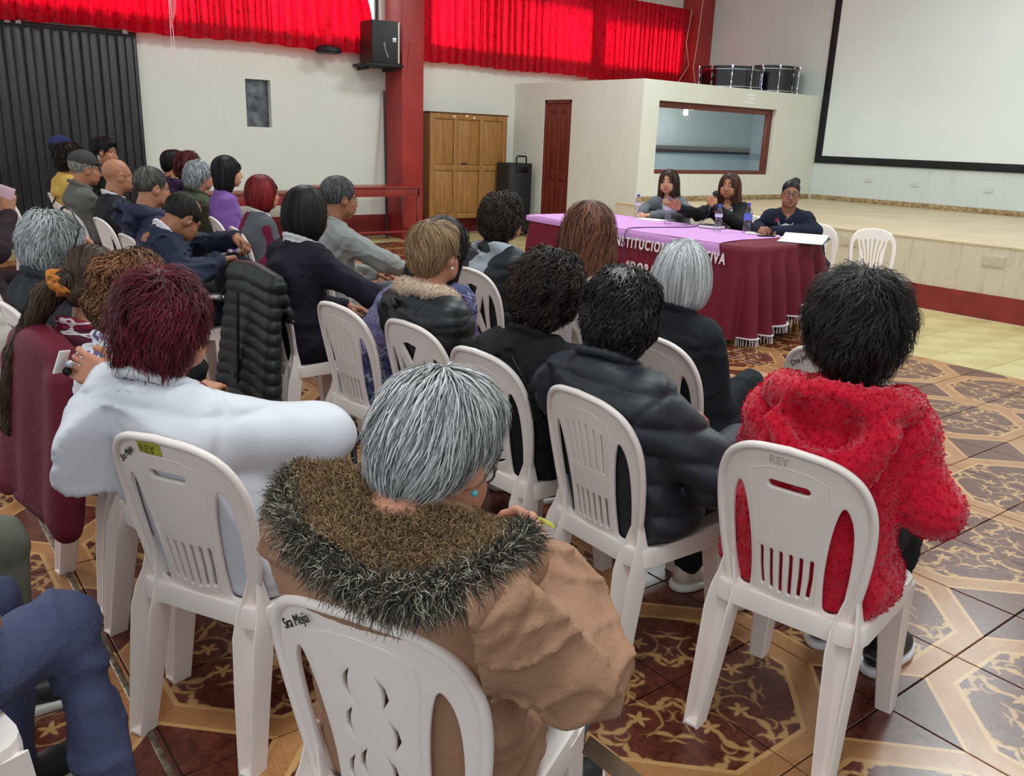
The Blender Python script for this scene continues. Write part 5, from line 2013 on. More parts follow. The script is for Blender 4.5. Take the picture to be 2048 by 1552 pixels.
    S.cut((0, 0, 0.432), (0, 0, -1), 0.01)
    V, Q = S.nets()
    jo = link('jacket' if not vest else 'vest', mesh_np('jacket', V, Q), jm, root)
    JV = (V, Q)
    if vest:
        S = Sdf(lo, hi, hres)
        torso(S, tk - 0.012, body=False)
        finish(S, 'plain', 0)
        V, Q = S.nets()
        link('sleeves', mesh_np('sleeves', V, Q), sleeve, root)
    if inner is not None:
        S = Sdf(np.min([mid, N], 0) - 0.26, np.max([mid, N], 0) + np.array((0.26, 0.26, 0.08)), hres)
        torso(S, tk - 0.016, arms_on=False)
        S.ell(N + Rn @ np.array((0.03, 0, 0.05)), (0.062, 0.058, 0.06), 0.01, sub=True)
        S.cut((0, 0, hip[2] - 0.02), (0, 0, -1))
        V, Q = S.nets()
        link('shirt', mesh_np('shirt', V, Q), inner, root)
    # ---- collar
    if collar is not None:
        ck, cm = collar
        S = Sdf(N - np.array((0.16, 0.16, 0.10)), N + np.array((0.16, 0.16, 0.16)), 0.007 if near else 0.010)
        rr, hh = (0.083, 0.03) if ck == 'shirt' else (0.088, 0.045)
        if ck == 'fur':
            rr, hh = 0.100, 0.035
        prev = None
        for k in range(15):
            a = rad(28) + (2 * pi - rad(56)) * k / 14
            p = N + Rn @ np.array((rr * math.cos(a) * 0.95 + 0.012, rr * math.sin(a), (0.035 if ck == 'fur' else 0.012) + 0.030 * (-math.cos(a))))
            if prev is not None:
                S.cap(prev, p, {'fur': 0.032, 'shirt': 0.012}.get(ck, 0.017), None, 0.008)
                if ck != 'fur':
                    u_ = Rn @ np.array((-0.008, 0, hh))
                    S.cap(prev + u_, p + u_, 0.011 if ck != 'shirt' else 0.008, None, 0.02)
            prev = p
        if ck == 'fur':
            S.disp(lambda P: 0.005 * wv2(P))
        V, Q = S.nets()
        co = link('collar', mesh_np('collar', V, Q), cm, root)
        if ck == 'fur':
            v, q, c = fuzz(V, Q, 2600 if near else 900, 0.011, 0.0016, rg, srgb(222, 198, 178), srgb(190, 160, 138), 0.8, 0.003)
            col_obj('fur_pile', v, q, c, M_FUZZ, co)
    # ---- hood lying on the back
    if hood is not None:
        hk, hm = hood[:2]
        k = {'big': 1.25, 'mid': 1.0, 'small': 0.85}[hk]
        hz = np.array((0, 0, hood[2] if len(hood) > 2 else 0.0))
        S = Sdf(N - np.array((0.34, 0.28, 0.28)), N + np.array((0.18, 0.28, 0.16)), 0.009 if near else 0.013)
        loop = []
        for i in range(17):
            a = rad(35) + (2 * pi - rad(70)) * i / 16
            loop.append(N + hz + Rn @ np.array((0.105 * k * math.cos(a) - 0.01, 0.115 * k * math.sin(a), 0.012 - 0.03 * math.cos(a) * (1 if math.cos(a) < 0 else 0.4))))
        for a, b in zip(loop, loop[1:]):
            S.cap(a, b, 0.034 * k, None, 0.03)
        S.ell(N + hz + Rn @ np.array((-0.10 * k, 0, -0.075)), (0.062 * k, 0.115 * k, 0.105 * k), 0.05, R=rotm(0, 0.25))
        S.ell(N + hz + Rn @ np.array((-0.06, 0, 0.055)), (0.075 * k, 0.09 * k, 0.07), 0.03, sub=True)
        if hk == 'big':
            S.ell(N + Rn @ np.array((-0.165, 0, -0.02)), (0.05, 0.085, 0.06), 0.04, sub=True)
            S.cap(N + Rn @ np.array((-0.15, 0.13, -0.03)), N + Rn @ np.array((-0.20, 0.0, -0.20)), 0.03, 0.022, 0.03)
            S.cap(N + Rn @ np.array((-0.15, -0.13, -0.03)), N + Rn @ np.array((-0.20, 0.0, -0.20)), 0.03, 0.022, 0.03)
        finish(S, 'fleece' if jacket.get('kind') == 'fleece' else 'plain', 0)
        press(S, N[0])
        V, Q = S.nets()
        ho = link('hood', mesh_np('hood', V, Q), hm, root)
    else:
        ho = None
    # ---- trousers
    if legs is not None:
        S = Sdf(np.min(KN + FT + [hip], 0) - 0.2, np.max(KN + FT + [hip], 0) + 0.2, 0.0125 if near else 0.017)
        S.ell(hip + np.array((0.0, 0, -0.03)), (0.125, 0.165 * w, 0.07), 0.04)
        for i, s in enumerate((1, -1)):
            hj = hip + np.array((0.02, s * 0.088 * w, -0.018))
            S.cap(hj, KN[i], 0.082 * w, 0.062, 0.03)
            S.cap(KN[i], FT[i] + np.array((-0.03, 0, 0.10)), 0.061, 0.048, 0.03)
        S.disp(lambda P: fold * (0.005 * wv(P) - 0.008 * np.exp(-(wr1(P) / 0.2) ** 2) - 0.004 * np.exp(-(wr2(P) / 0.2) ** 2) + 0.002))
        S.cut((0, 0, 0.07), (0, 0, -1))
        V, Q = S.nets()
        lm = legs if isinstance(legs, bpy.types.Material) else cloth('trousers_%d_%d_%d' % legs, legs, 0.8)
        link('trousers', mesh_np('trousers', V, Q), lm, root)
        ms = shoe_pair(plain('shoe_%d_%d_%d' % shoe[0], shoe[0], 0.5), plain('sole_%d_%d_%d' % shoe[1], shoe[1], 0.5))
        for i in (0, 1):
            o = link('shoe', ms[0], None, root, loc=FT[i], rot=(0, 0, (0.12, -0.12)[i]))
            link('sole', ms[1], None, o)
    # ---- body: head, neck and hands
    parts = []
    hv, hq = HEADS[(sex, 'w' if fat > 0.8 and sex == 'f' else age)]
    browc = BLACK if age == 'n' else DKBR
    hcol = skin_cols(hv, SKIN[tone], browc, LIP[tone])
    hk_ = 1.0 if sex == 'm' else 0.955
    parts.append(((hv * hk_) @ Rh.T + hc, hq, hcol))
    S = Sdf(N - 0.13, N + 0.13, 0.009)
    S.cap(hc + Rh @ np.array((-0.045, 0, -0.17)) * hk_, N + np.array((0.012, 0, -0.02)), 0.055, 0.052)
    S.ell(N + np.array((0.025, 0, -0.045)), (0.045, 0.068, 0.028), 0.03)
    S.cut(N + np.array((0, 0, -0.09)), (0, 0, -1))
    V, Q = S.nets()
    parts.append((V, Q, np.array(SKIN[tone][:3])))
    if hands:
        for i, s in enumerate((1, -1)):
            e, wr, pose, f_, u_ = ARM[i]
            d = (wr - e) / np.linalg.norm(wr - e)
            V, Q = place_hand(pose, wr + d * 0.02, f_, u_, s)
            parts.append((V, Q, np.array(SKIN[tone][:3])))
            S = Sdf(wr - 0.1, wr + 0.1, 0.008)
            S.cap(wr - d * 0.05, wr + d * 0.03, 0.030, 0.026)
            V, Q = S.nets()
            parts.append((V, Q, np.array(SKIN[tone][:3])))
    V, Q, Cc = merge(parts)
    col_obj('body', V, Q, Cc, M_SKIN, root)
    Mh = Matrix([list(Rh[i]) + [hc[i]] for i in range(3)] + [[0, 0, 0, 1]])
    if eyes:
        for s in (1, -1):
            o = link('eye', EYE, None, root)
            o.matrix_local = Mh @ Matrix.Translation((0.0775 * hk_, s * 0.0315 * hk_, -0.004))
    if hair is not None:
        V, Q, Cc = hair_mesh(hair[0], hair[1], hair[2], near, sd + 3, **(hair[3] if len(hair) > 3 else {}))
        V = (V * hk_) @ Rh.T + hc
        col_obj('hair', V, Q, Cc, M_HAIR, root)
    if glasses is not None:
        bm = bmesh.new()
        for s in (1, -1):
            pts = [(0.098, s * 0.034 + 0.024 * math.cos(a), -0.007 + 0.018 * math.sin(a)) for a in np.linspace(0, 2 * pi, 16, endpoint=False)]
            tube(bm, [tuple(np.array(p) + (-0.25 * abs(p[1]) ** 1.3, 0, 0)) for p in pts], 0.0022, 6, closed=True)
            tube(bm, [(0.088, s * 0.058, -0.001), (0.06, s * 0.076, 0.0), (0.0, s * 0.081, 0.006), (-0.02, s * 0.079, -0.008)], 0.0022, 6)
        tube(bm, [(0.1, 0.011, -0.003), (0.104, 0, 0.0), (0.1, -0.011, -0.003)], 0.002, 6)
        o = bm_obj('glasses', bm, glasses, root, smooth=True)
        o.matrix_local = Mh
    if earring is not None:
        for s in (1, -1):
            bm = bmesh.new()
            bmesh.ops.create_icosphere(bm, subdivisions=2, radius=0.0055)
            o = bm_obj('earring', bm, earring, root, smooth=True)
            o.matrix_local = Mh @ Matrix.Translation((0.004, s * 0.083, -0.05))
    return dict(root=root, N=N, Rn=Rn, Rh=Rh, hc=hc, Mh=Mh, SH=SH, ARM=ARM, KN=KN, hip=hip, mid=mid, chest=chest, jv=JV, rg=rg, L=L, jacket=jo, hood=ho, hk=hk_)
# ================================================================== the cast
def pattern(name, build, rough=0.85):
    M, t, b = base_mat(name, (1, 1, 1, 1), rough, 0.25)
    co = t.n('ShaderNodeTexCoord').outputs['Object']
    c = build(t, co)
    t.t.links.new(c, b.inputs['Base Color'])
    n2 = t.n('ShaderNodeTexNoise', {'Vector': co, 'Scale': 200.0, 'Detail': 2.0})
    bp = t.n('ShaderNodeBump', {'Height': n2.outputs[0], 'Strength': 0.2, 'Distance': 0.004})
    t.t.links.new(bp.outputs[0], b.inputs['Normal'])
    return M


def zigzag(t, co):
    s = t.n('ShaderNodeSeparateXYZ', {0: co})
    hor = t.m('ADD', s.outputs[1], t.m('MULTIPLY', s.outputs[0], 0.7))
    zz = t.m('MULTIPLY', t.m('PINGPONG', hor, 0.016), 1.5)
    q = t.m('ADD', s.outputs[2], zz)
    k = t.m('FLOOR', t.m('MULTIPLY', q, 1 / 0.0085))
    wn = t.n('ShaderNodeTexWhiteNoise', {'W': k}, noise_dimensions='1D')
    return t.ramp(wn.outputs[0], [(0.0, srgb(38, 40, 66)), (0.22, srgb(92, 98, 136)), (0.42, srgb(150, 150, 182)), (0.58, srgb(52, 56, 92)), (0.72, srgb(104, 74, 104)), (0.86, srgb(74, 86, 130)), (1.0, srgb(30, 30, 52))])


def plaid(t, co):
    mp = t.n('ShaderNodeMapping', {'Vector': co, 'Rotation': (0, 0.0, 0.5)}).outputs[0]
    s = t.n('ShaderNodeSeparateXYZ', {0: mp})
    u = t.m('WRAP', t.m('ADD', s.outputs[1], t.m('MULTIPLY', s.outputs[0], 0.6)), 0.075, 0.0)
    v = t.m('WRAP', s.outputs[2], 0.075, 0.0)

    def band(x, a, b):
        return t.m('MULTIPLY', t.m('GREATER_THAN', x, a), t.m('LESS_THAN', x, b))
    c = srgb(128, 30, 52)
    dk = t.m('MAXIMUM', t.m('MULTIPLY', band(u, 0.0, 0.028), 0.7), t.m('MULTIPLY', band(v, 0.0, 0.028), 0.7))
    c = t.mix(dk, c, srgb(26, 24, 40))
    wh = t.m('MAXIMUM', t.m('MULTIPLY', t.m('MAXIMUM', band(u, 0.044, 0.049), band(u, 0.012, 0.016)), 0.75), t.m('MULTIPLY', t.m('MAXIMUM', band(v, 0.044, 0.049), band(v, 0.012, 0.016)), 0.75))
    return t.mix(wh, c, srgb(222, 210, 214))


def floral(t, co):
    v1 = t.n('ShaderNodeTexVoronoi', {'Vector': co, 'Scale': 22.0})
    n1 = t.n('ShaderNodeTexNoise', {'Vector': co, 'Scale': 34.0, 'Detail': 3.0, 'Distortion': 1.5})
    f = t.m('LESS_THAN', t.m('ADD', v1.outputs['Distance'], t.m('MULTIPLY', n1.outputs[0], 0.5)), 0.62)
    hue = t.ramp(v1.outputs['Color'], [(0.2, srgb(120, 92, 140)), (0.5, srgb(92, 100, 130)), (0.8, srgb(190, 160, 196))])
    return t.mix(f, srgb(232, 230, 236), hue)


def checker(t, co):
    s = t.n('ShaderNodeSeparateXYZ', {0: co})
    a = t.m('GREATER_THAN', t.m('WRAP', s.outputs[1], 0.012, 0.0), 0.008)
    b = t.m('GREATER_THAN', t.m('WRAP', s.outputs[2], 0.012, 0.0), 0.008)
    return t.mix(t.m('MULTIPLY', t.m('ADD', a, b), 0.4), srgb(226, 216, 220), srgb(150, 120, 140))


def blotch(t, co):
    n1 = t.n('ShaderNodeTexNoise', {'Vector': co, 'Scale': 30.0, 'Detail': 3.0, 'Distortion': 2.0})
    return t.ramp(n1.outputs[0], [(0.46, srgb(226, 222, 218)), (0.52, srgb(60, 52, 56))])


M_ZIG, M_PLAID, M_FLOR, M_CHECK, M_BLOT = pattern('zigzag_knit', zigzag), pattern('plaid_flannel', plaid), pattern('floral_blouse', floral), pattern('checked_shirt', checker), pattern('spotted_blouse', blotch)
BLK_JEAN, NAVYT, GRYT, KHAKI = (26, 26, 30), (40, 44, 62), (92, 96, 104), (92, 92, 80)
BURG = srgb(92, 14, 32)
BURG2 = srgb(50, 8, 18)
nylon = lambda n, c, r=0.5: cloth(n, c, r, 0.14, 30, 0.85, spec=0.4)

# ---- row nearest the camera
p = person('woman in a red fleece jacket with a hood and short black hair', (1.95, 1.13, 12), (1.955, 1.12, 1.12), 40, 6, 0, 'f', 'n', 'tan', 1.04, True,
           dict(kind='fleece', mat=cloth('red_fleece', (204, 6, 44), 0.95, 0.6, 160, 0.75, sheen=0.3), thick=0.034, skirt=True), BLK_JEAN,
           ('puffy', BLACK, srgb(46, 38, 36), dict(n=4200, scale=1.12, wild=2.2)), ((((2.02, 1.40, .67)), (2.28, 1.28, .70), 'relaxed'), ((1.97, 0.865, .73), (2.20, 0.98, .68), 'relaxed')),
           shoe=((22, 22, 26), (226, 224, 228)), hood=('big', cloth('red_fleece_hood', (204, 6, 44), 0.95, 0.6, 160, 0.75, sheen=0.3)), feet=((2.36, 1.30, 0), (2.37, 1.10, 0)), fat=0.6)
heel = [c for c in p['root'].children if c.name.startswith('shoe')][1]
o = text_obj('heel_print', 'adidas', 0.017, plain('print_grey', (150, 150, 154), 0.5), heel, (-0.084, 0.024, 0.062), (rad(90), 0, rad(-90)), extrude=0.0006)
for part, n in ((p['jacket'], 15000), (p['hood'], 5000)):
    me = part.data
    V = np.empty(len(me.vertices) * 3, np.float32)
    me.vertices.foreach_get('co', V)
    Q = np.empty(len(me.loops), np.int32)
    me.loops.foreach_get('vertex_index', Q)
    v, q, c = fuzz(V.reshape(-1, 3).astype(float), Q.reshape(-1, 4), n, 0.0075, 0.0024, p['rg'], srgb(222, 10, 54), srgb(188, 4, 40), 0.9, 0.004, steps=4)
    o = col_obj('fleece_pile', v, q, c, M_FUZZ, part)
    o['kind'] = 'stuff'

p = person('old woman in a tan parka with a fur-edged hood and grey hair', (0.755, 1.14, 27), (0.672, 1.04, 1.083), 22, 32, 0, 'f', 'o', 'rosy', 1.0, True,
           dict(kind='plain', mat=cloth('parka_tan', (166, 122, 96), 0.7, 0.35, 150, 0.85), thick=0.03, skirt=True, seams=True, sl=0.012, low=True), GRYT,
           ('short', srgb(84, 84, 86), srgb(212, 210, 210), dict(n=5200, scale=1.03, wild=2.2)), (((.72, 1.36, .74), (.93, 1.24, .74), 'relaxed'), ((.80, .83, .75), (.872, .985, .835), 'pinch', (0.10, 0.30, 0.12), (0.75, -0.5, 0.4))),
           glasses=M_GLSM, earring=plain('turquoise', (80, 170, 170), 0.3), fold=1.7, fat=0.2)
N, Rn, rg = p['N'], p['Rn'], p['rg']
# the hood spread open over the shoulders, lined and edged with fur
L = p['L']
RIM = [(0.526, 1.236, 1.003), (0.48, 1.175, 0.989), (0.456, 1.074, 0.988), (0.459, 0.976, 0.98), (0.477, 0.894, 0.974), (0.513, 0.84, 0.976), (0.573, 0.824, 0.988), (0.656, 0.852, 0.989), (0.739, 0.902, 0.978)]
COLL = [(0.575, 1.165, 1.02), (0.572, 1.116, 1.023), (0.581, 1.045, 1.03), (0.601, 0.991, 1.033), (0.629, 0.967, 1.026), (0.664, 0.958, 1.006), (0.715, 0.981, 0.963)]


def resample(P, n):
    P = np.array(smooth_poly([L(q) for q in P], 6, closed=False))
    d = np.r_[0, np.cumsum(np.linalg.norm(np.diff(P, axis=0), axis=1))]
    t = np.linspace(0, d[-1], n)
    return np.stack([np.interp(t, d, P[:, i]) for i in range(3)], 1)


rim, col_ = resample(RIM, 29), resample(COLL, 29)
S = Sdf(np.minimum(rim.min(0), col_.min(0)) - 0.16, np.maximum(rim.max(0), col_.max(0)) + 0.1, 0.009)
for a, b in zip(rim, col_):
    S.cap(a - np.array((0, 0, 0.03)), b - np.array((0, 0, 0.055)), 0.030, 0.035, 0.02)
    S.cap(a - np.array((0, 0, 0.045)), b * 0.5 + a * 0.5 - np.array((-0.02, 0, 0.10)), 0.032, 0.03, 0.03)
wvh = Waves(31, 24, 10)
S.disp(lambda P: 0.005 * wvh(P))
press(S)
V, Q = S.nets()
ho = link('hood', mesh_np('hood', V, Q), cloth('parka_tan', (166, 122, 96)), p['root'])
m_ = 12
G = np.zeros((m_ + 1, 29, 3))
for k in range(m_ + 1):
    q = k / m_
    G[k] = col_ * (1 - q) + rim * q
    G[k, :, 2] -= 0.004 * (4 * q * (1 - q)) - 0.016
G[:, :, 2] += 0.010 * wvh(G.reshape(-1, 3) * 1.4).reshape(m_ + 1, 29)
GU = G - np.array((0, 0, 0.03))
n_ = (m_ + 1) * 29
g = np.arange(n_).reshape(m_ + 1, 29)
F = np.stack([g[:-1, :-1], g[1:, :-1], g[1:, 1:], g[:-1, 1:]], -1).reshape(-1, 4)
a_, b_2, c_2 = (G.reshape(-1, 3)[F[0, i]] for i in (0, 1, 2))
if np.cross(b_2 - a_, c_2 - a_)[2] < 0:
    F = F[:, ::-1]
LV = G.reshape(-1, 3)
lo_ = link('hood_lining', mesh_np('hood_lining', np.concatenate([LV, GU.reshape(-1, 3)]), np.concatenate([F, F[:, ::-1] + n_])), cloth('lining_brown', (104, 76, 58), 0.95, 0.6, 90), p['root'])
v, q, c = fuzz(LV, F, 15000, 0.013, 0.0019, rg, srgb(164, 134, 100), srgb(104, 78, 58), 0.7, 0.005, steps=4)
o = col_obj('lining_pile', v, q, c, M_FUZZ, lo_)
o['kind'] = 'stuff'
S3 = Sdf(rim.min(0) - 0.08, rim.max(0) + 0.08, 0.008)
for a, b in zip(rim, rim[1:]):
    S3.cap(a, b, 0.018, None, 0.008)
RV, RQ = S3.nets()
ft = link('fur_trim', mesh_np('fur_trim', RV, RQ), cloth('fur_base', (62, 54, 46), 0.95), p['root'])
v1 = fuzz(RV, RQ, 7500, 0.029, 0.0013, rg, srgb(36, 33, 31), srgb(96, 86, 74), 0.45, 0.006, 0.35, 4)
v2 = fuzz(RV, RQ, 3200, 0.026, 0.0011, rg, srgb(150, 140, 124), srgb(200, 190, 172), 0.5, 0.006, 0.35, 4)
o = col_obj('fur_hairs', *merge([v1, v2]), M_FUZZ, ft)
o['kind'] = 'stuff'
tube_obj('collar_band', [tuple(q_ + np.array((0, 0, 0.008))) for q_ in col_], 0.017, cloth('parka_tan', (166, 122, 96)), p['root'], flat=0.8)
# hanging belt and buckle strap at the coat's side, button, pencil
M_STRAP = cloth('strap_brown', (104, 80, 64), 0.85, 0.6, 60)
L = p['L']
tube_obj('belt_strap', [tuple(L(q)) for q in ((.80, .80, .64), (.86, .70, .58), (.90, .66, .46), (.90, .68, .36), (.86, .74, .40))], 0.022, M_STRAP, p['root'], flat=0.3)
tube_obj('belt_strap', [tuple(L(q)) for q in ((.72, .78, .60), (.76, .70, .55), (.80, .66, .48), (.82, .66, .38))], 0.02, M_STRAP, p['root'], flat=0.3)
bm = bmesh.new()
rev(bm, [(0, 0.006), (0.012, 0.004), (0.013, -0.004), (0, -0.005)], 14)
o = bm_obj('cuff_button', bm, M_BLK, p['root'], smooth=True)
o.location = L((0.875, 0.935, 0.80))
o.rotation_euler = (0.9, 0.2, 0)
pen = tube_obj('pencil', [(0.945, 1.14, .865), (.92, 1.08, .885), (.89, 1.01, .908)], 0.004, plain('pencil_green', (196, 204, 70), 0.4), n=6)
tag(pen, 'short yellow-green pencil held by the woman in the tan parka', 'pencil')

p = person('woman in a white quilted jacket with short burgundy hair', (0.725, 2.045, 29), (0.572, 2.10, 1.085), 44, 10, 0, 'f', 'o', 'rosy', 1.02, True,
           dict(kind='puffer', mat=nylon('white_nylon', (216, 214, 222), 0.5), thick=0.032, spacing=0.15, amp=0.015, skirt=True, sl=0.022), BLK_JEAN,
           ('puffy', BURG2, srgb(112, 22, 44), dict(n=4200, scale=0.90, wild=2.6)), (((.375, 2.075, .765), (.469, 2.238, .907), 'relaxed', (-0.16, 0.16, 0.08), (-0.7, -0.6, 0.35)), ((.875, 1.93, .79), (.90, 2.15, .72), 'relaxed')),
           collar=('stand', nylon('white_nylon', (216, 214, 222), 0.5)), fat=0.7, earring=plain('gold', (210, 170, 90), 0.2, metal=1.0))
L = p['L']
for k, (q, r_) in enumerate((((.386, 2.315, .962), 0.011), ((.380, 2.322, .942), 0.012))):
    bm = bmesh.new()
    bmesh.ops.create_icosphere(bm, subdivisions=2, radius=r_)
    o = bm_obj('ring', bm, plain(('silver', 'onyx')[k], ((190, 190, 196), (30, 30, 32))[k], 0.15, metal=0.6), p['root'], smooth=True)
    o.location = L(q)
bm = bmesh.new()
bx(bm, (-0.03, -0.002, -0.03), (0.03, 0.002, 0.03), 0.001)
o = bm_obj('paper_card', bm, plain('paper_white', (232, 228, 224), 0.7))
o.location, o.rotation_euler = (0.372, 2.335, 0.965), (0.3, 0.2, 1.0)
tag(o, 'white card held up in the ringed hand of the woman in white', 'card')

person('woman with curly auburn hair in a white floral blouse', (0.76, 2.50, 14), (0.64, 2.64, 1.065), 32, 12, 0, 'f', 'o', 'tan', 1.0, True,
       dict(mat=M_FLOR, thick=0.02), BLK_JEAN, ('curly', srgb(58, 34, 24), srgb(156, 104, 70), dict(n=3000, scale=0.93)), collar=('shirt', M_FLOR))
p = person('woman in a red plaid shirt with a long dark braid', (0.70, 2.98, 10), (0.60, 2.97, 1.055), 48, 10, 0, 'f', 'n', 'tan', 0.98, True,
           dict(mat=M_PLAID, thick=0.022), BLK_JEAN, ('tied', srgb(34, 24, 20), srgb(84, 62, 48)), collar=('shirt', M_PLAID))
# her braid and the orange scrunchie
rg = p['rg']
hc, Rh, N = p['hc'], p['Rh'], p['N']
b0 = hc + Rh @ np.array((-0.125, 0.03, 0.0))
path = [b0, b0 + np.array((-0.045, 0.045, -0.05)), N + np.array((-0.17, 0.10, -0.03)), N + np.array((-0.20, 0.15, -0.16)), N + np.array((-0.20, 0.17, -0.30))]
path = [np.array(q) for q in smooth_poly(path, 5, closed=False)] if False else path
S = Sdf(np.min(path, 0) - 0.09, np.max(path, 0) + 0.09, 0.007)
for i in range(len(path) - 1):
    S.cap(path[i], path[i + 1], 0.036 - 0.004 * i, 0.032 - 0.005 * i, 0.02)
wvb = Waves(77, 90, 8)
S.disp(lambda P: 0.006 * wvb(P))
V, Q = S.nets()
roots = V[rg.integers(0, len(V), 900)]
dirs = np.array((-0.15, 0.25, -1.0))
rv, rq = ribbons(S, roots, lambda P, g: np.tile(dirs, (len(P), 1)), 6, 0.03, 0.006, 0.0024, rg, 0.003, 1.2)
mm = rg.random((len(rv), 1)) * 0.3 + 0.4
br = col_obj('braid', *merge([(V, Q, np.array(srgb(40, 28, 22)[:3])), (rv, rq, np.array(srgb(36, 25, 20)[:3]) * (1 - mm) + np.array(srgb(92, 68, 52)[:3]) * mm)]), M_HAIR, p['root'])
S = Sdf(b0 - 0.08, b0 + 0.08, 0.006)
u_ = path[1] - path[0]
u_ /= np.linalg.norm(u_)
e1 = np.cross(u_, (0, 0, 1.0))
e1 /= np.linalg.norm(e1)
e2 = np.cross(u_, e1)
cs = b0 + u_ * 0.012
ring = [cs + 0.034 * (math.cos(a) * e1 + math.sin(a) * e2) for a in np.linspace(0, 2 * pi, 13)]
for a, b in zip(ring, ring[1:]):
    S.cap(a, b, 0.017, None, 0.004)
wvs = Waves(78, 170, 8)
S.disp(lambda P: 0.005 * wvs(P))
V, Q = S.nets()
link('scrunchie', mesh_np('scrunchie', V, Q), mottled('scrunchie_cloth', srgb(214, 130, 40), srgb(60, 26, 16), 60, 0.8), p['root'])

p = person('old woman with wavy grey hair in a charcoal vest over white sleeves', (0.70, 3.78, 6), (0.635, 3.765, 1.085), 12, 8, 0, 'f', 'o', 'rosy', 1.1, True,
           dict(mat=cloth('charcoal_fleece', (52, 52, 56), 0.95, 0.4), thick=0.028), BLK_JEAN, ('puffy', srgb(92, 92, 94), srgb(206, 206, 206), dict(n=3200, scale=0.9, wild=1.2)),
           ((None), ((0.78, 3.66, .74), (0.80, 3.85, .94), 'relaxed', (-0.02, 0.1, 0.3), (0.9, -0.2, 0.1))), sleeve=cloth('white_sleeve', (224, 218, 220), 0.85), collar=('stand', cloth('charcoal_fleece', (52, 52, 56))), fat=0.6, earring=plain('garnet', (110, 20, 26), 0.2))
o = tube_obj('headband_glasses', [tuple(q) for q in ((0.05, 0.09, 0.03), (0.045, 0.085, 0.09), (0.03, 0.045, 0.15), (0.03, 0.0, 0.163), (0.03, -0.045, 0.15), (0.045, -0.105, 0.09), (0.02, -0.118, 0.0), (-0.02, -0.112, -0.06))], 0.006, M_GLS, p['root'], flat=0.5)
o.matrix_local = p['Mh'] @ Matrix.Scale(0.92, 4)
person('person in a cream diamond-quilted coat at the left edge', (0.46, 4.36, 4), (0.40, 4.34, 1.12), 10, 5, 0, 'f', 'o', 'tan', 1.1, True,
       dict(kind='puffer', mat=cloth('cream_quilt', (222, 214, 200), 0.7), thick=0.034, spacing=0.07, amp=0.008, skirt=True), BLK_JEAN, ('puffy', BLACK, DKBR))
person('person at the left edge holding up a folded pink paper', (0.62, 5.55, 2), (0.52, 5.5, 1.16), 5, 10, 0, 'f', 'n', 'tan', 1.0, False,
       dict(mat=cloth('dark_plum', (52, 36, 44), 0.9), thick=0.024), (36, 46, 72), ('shoulder', BLACK, DKBR), (None, ((.60, 5.35, .86), (.70, 5.56, 1.03), 'pinch', (0.05, 0.1, 0.3), (-0.2, -0.9, 0.2))))
bm = bmesh.new()
bx(bm, (-0.05, -0.003, -0.06), (0.05, 0.003, 0.06), 0.002)
bx(bm, (-0.035, -0.008, -0.03), (0.045, -0.004, 0.05), 0.002)
o = bm_obj('folded_paper', bm, plain('paper_pink2', (236, 196, 206), 0.7))
o.location, o.rotation_euler = (0.70, 5.60, 1.135), (0.15, 0.35, -0.4)
tag(o, 'folded pink paper held up at the left edge of the audience', 'paper')
# two people mostly outside the picture on the left: their knees are in view
person('man in blue-grey trousers at the lower left edge, knees in view', (-0.13, 1.74, 14), (-0.30, 1.74, 1.24), 20, 5, 0, 'm', 'n', 'tan', 1.2, True,
       dict(mat=cloth('dark_coat', (40, 42, 50), 0.85), thick=0.028), cloth('trousers_blue', (72, 76, 106), 0.8, 0.35, 90), ('mens', BLACK, DKBR), knees=((0.12, 2.04, .50), (0.245, 1.845, .515)), feet=((0.15, 2.0, 0), (0.30, 1.72, 0)), fold=1.5)
person('person in grey-green trousers at the left edge, one knee in view', (-0.28, 2.42, 8), (-0.42, 2.42, 1.22), 20, 5, 0, 'm', 'n', 'tan', 1.0, False,
       dict(mat=cloth('dark_coat2', (60, 58, 56), 0.85), thick=0.028), cloth('trousers_khaki', (104, 104, 92), 0.8), ('mens', BLACK, DKBR), knees=((0.12, 2.56, .51), (0.185, 2.36, .505)), feet=((0.14, 2.52, 0), (0.20, 2.34, 0)))
c1_ = chair(-0.13, 1.74, 14, 'panel', 'white plastic chair at the lower left edge under the man in blue trousers', group=G4)
c2_ = chair(-0.28, 2.42, 8, 'panel', 'white plastic chair at the left edge under the person in grey-green trousers', group=G4)
chair(0.46, 4.36, 4, 'panel', 'white plastic chair under the person in the cream quilted coat', group=G4)
chair(0.62, 5.55, 2, 'panel', 'white plastic chair under the person with the pink paper', group=G4)

# ---- middle row
M_PUFB = nylon('black_nylon', (40, 42, 50), 0.5)
p = person('woman in a black quilted puffer jacket with curly black hair greying at the crown', (1.84, 1.68, -1), (1.74, 1.725, 1.07), 38, 10, 0, 'f', 'n', 'tan', 1.02, True,
           dict(kind='puffer', mat=M_PUFB, thick=0.038, spacing=0.088, amp=0.017, skirt=True, sl=0.012), BLK_JEAN, ('curly', srgb(14, 12, 12), srgb(52, 44, 44), dict(n=3600, scale=0.97)), (((1.86, 1.98, .66), (2.10, 1.86, .67), 'relaxed'), ((1.84, 1.40, .66), (2.07, 1.50, .67), 'relaxed')),
           shoe=((206, 190, 172), (232, 228, 222)), collar=('stand', M_PUFB), feet=((2.33, 1.60, 0), (2.26, 1.78, 0)), fat=0.7)
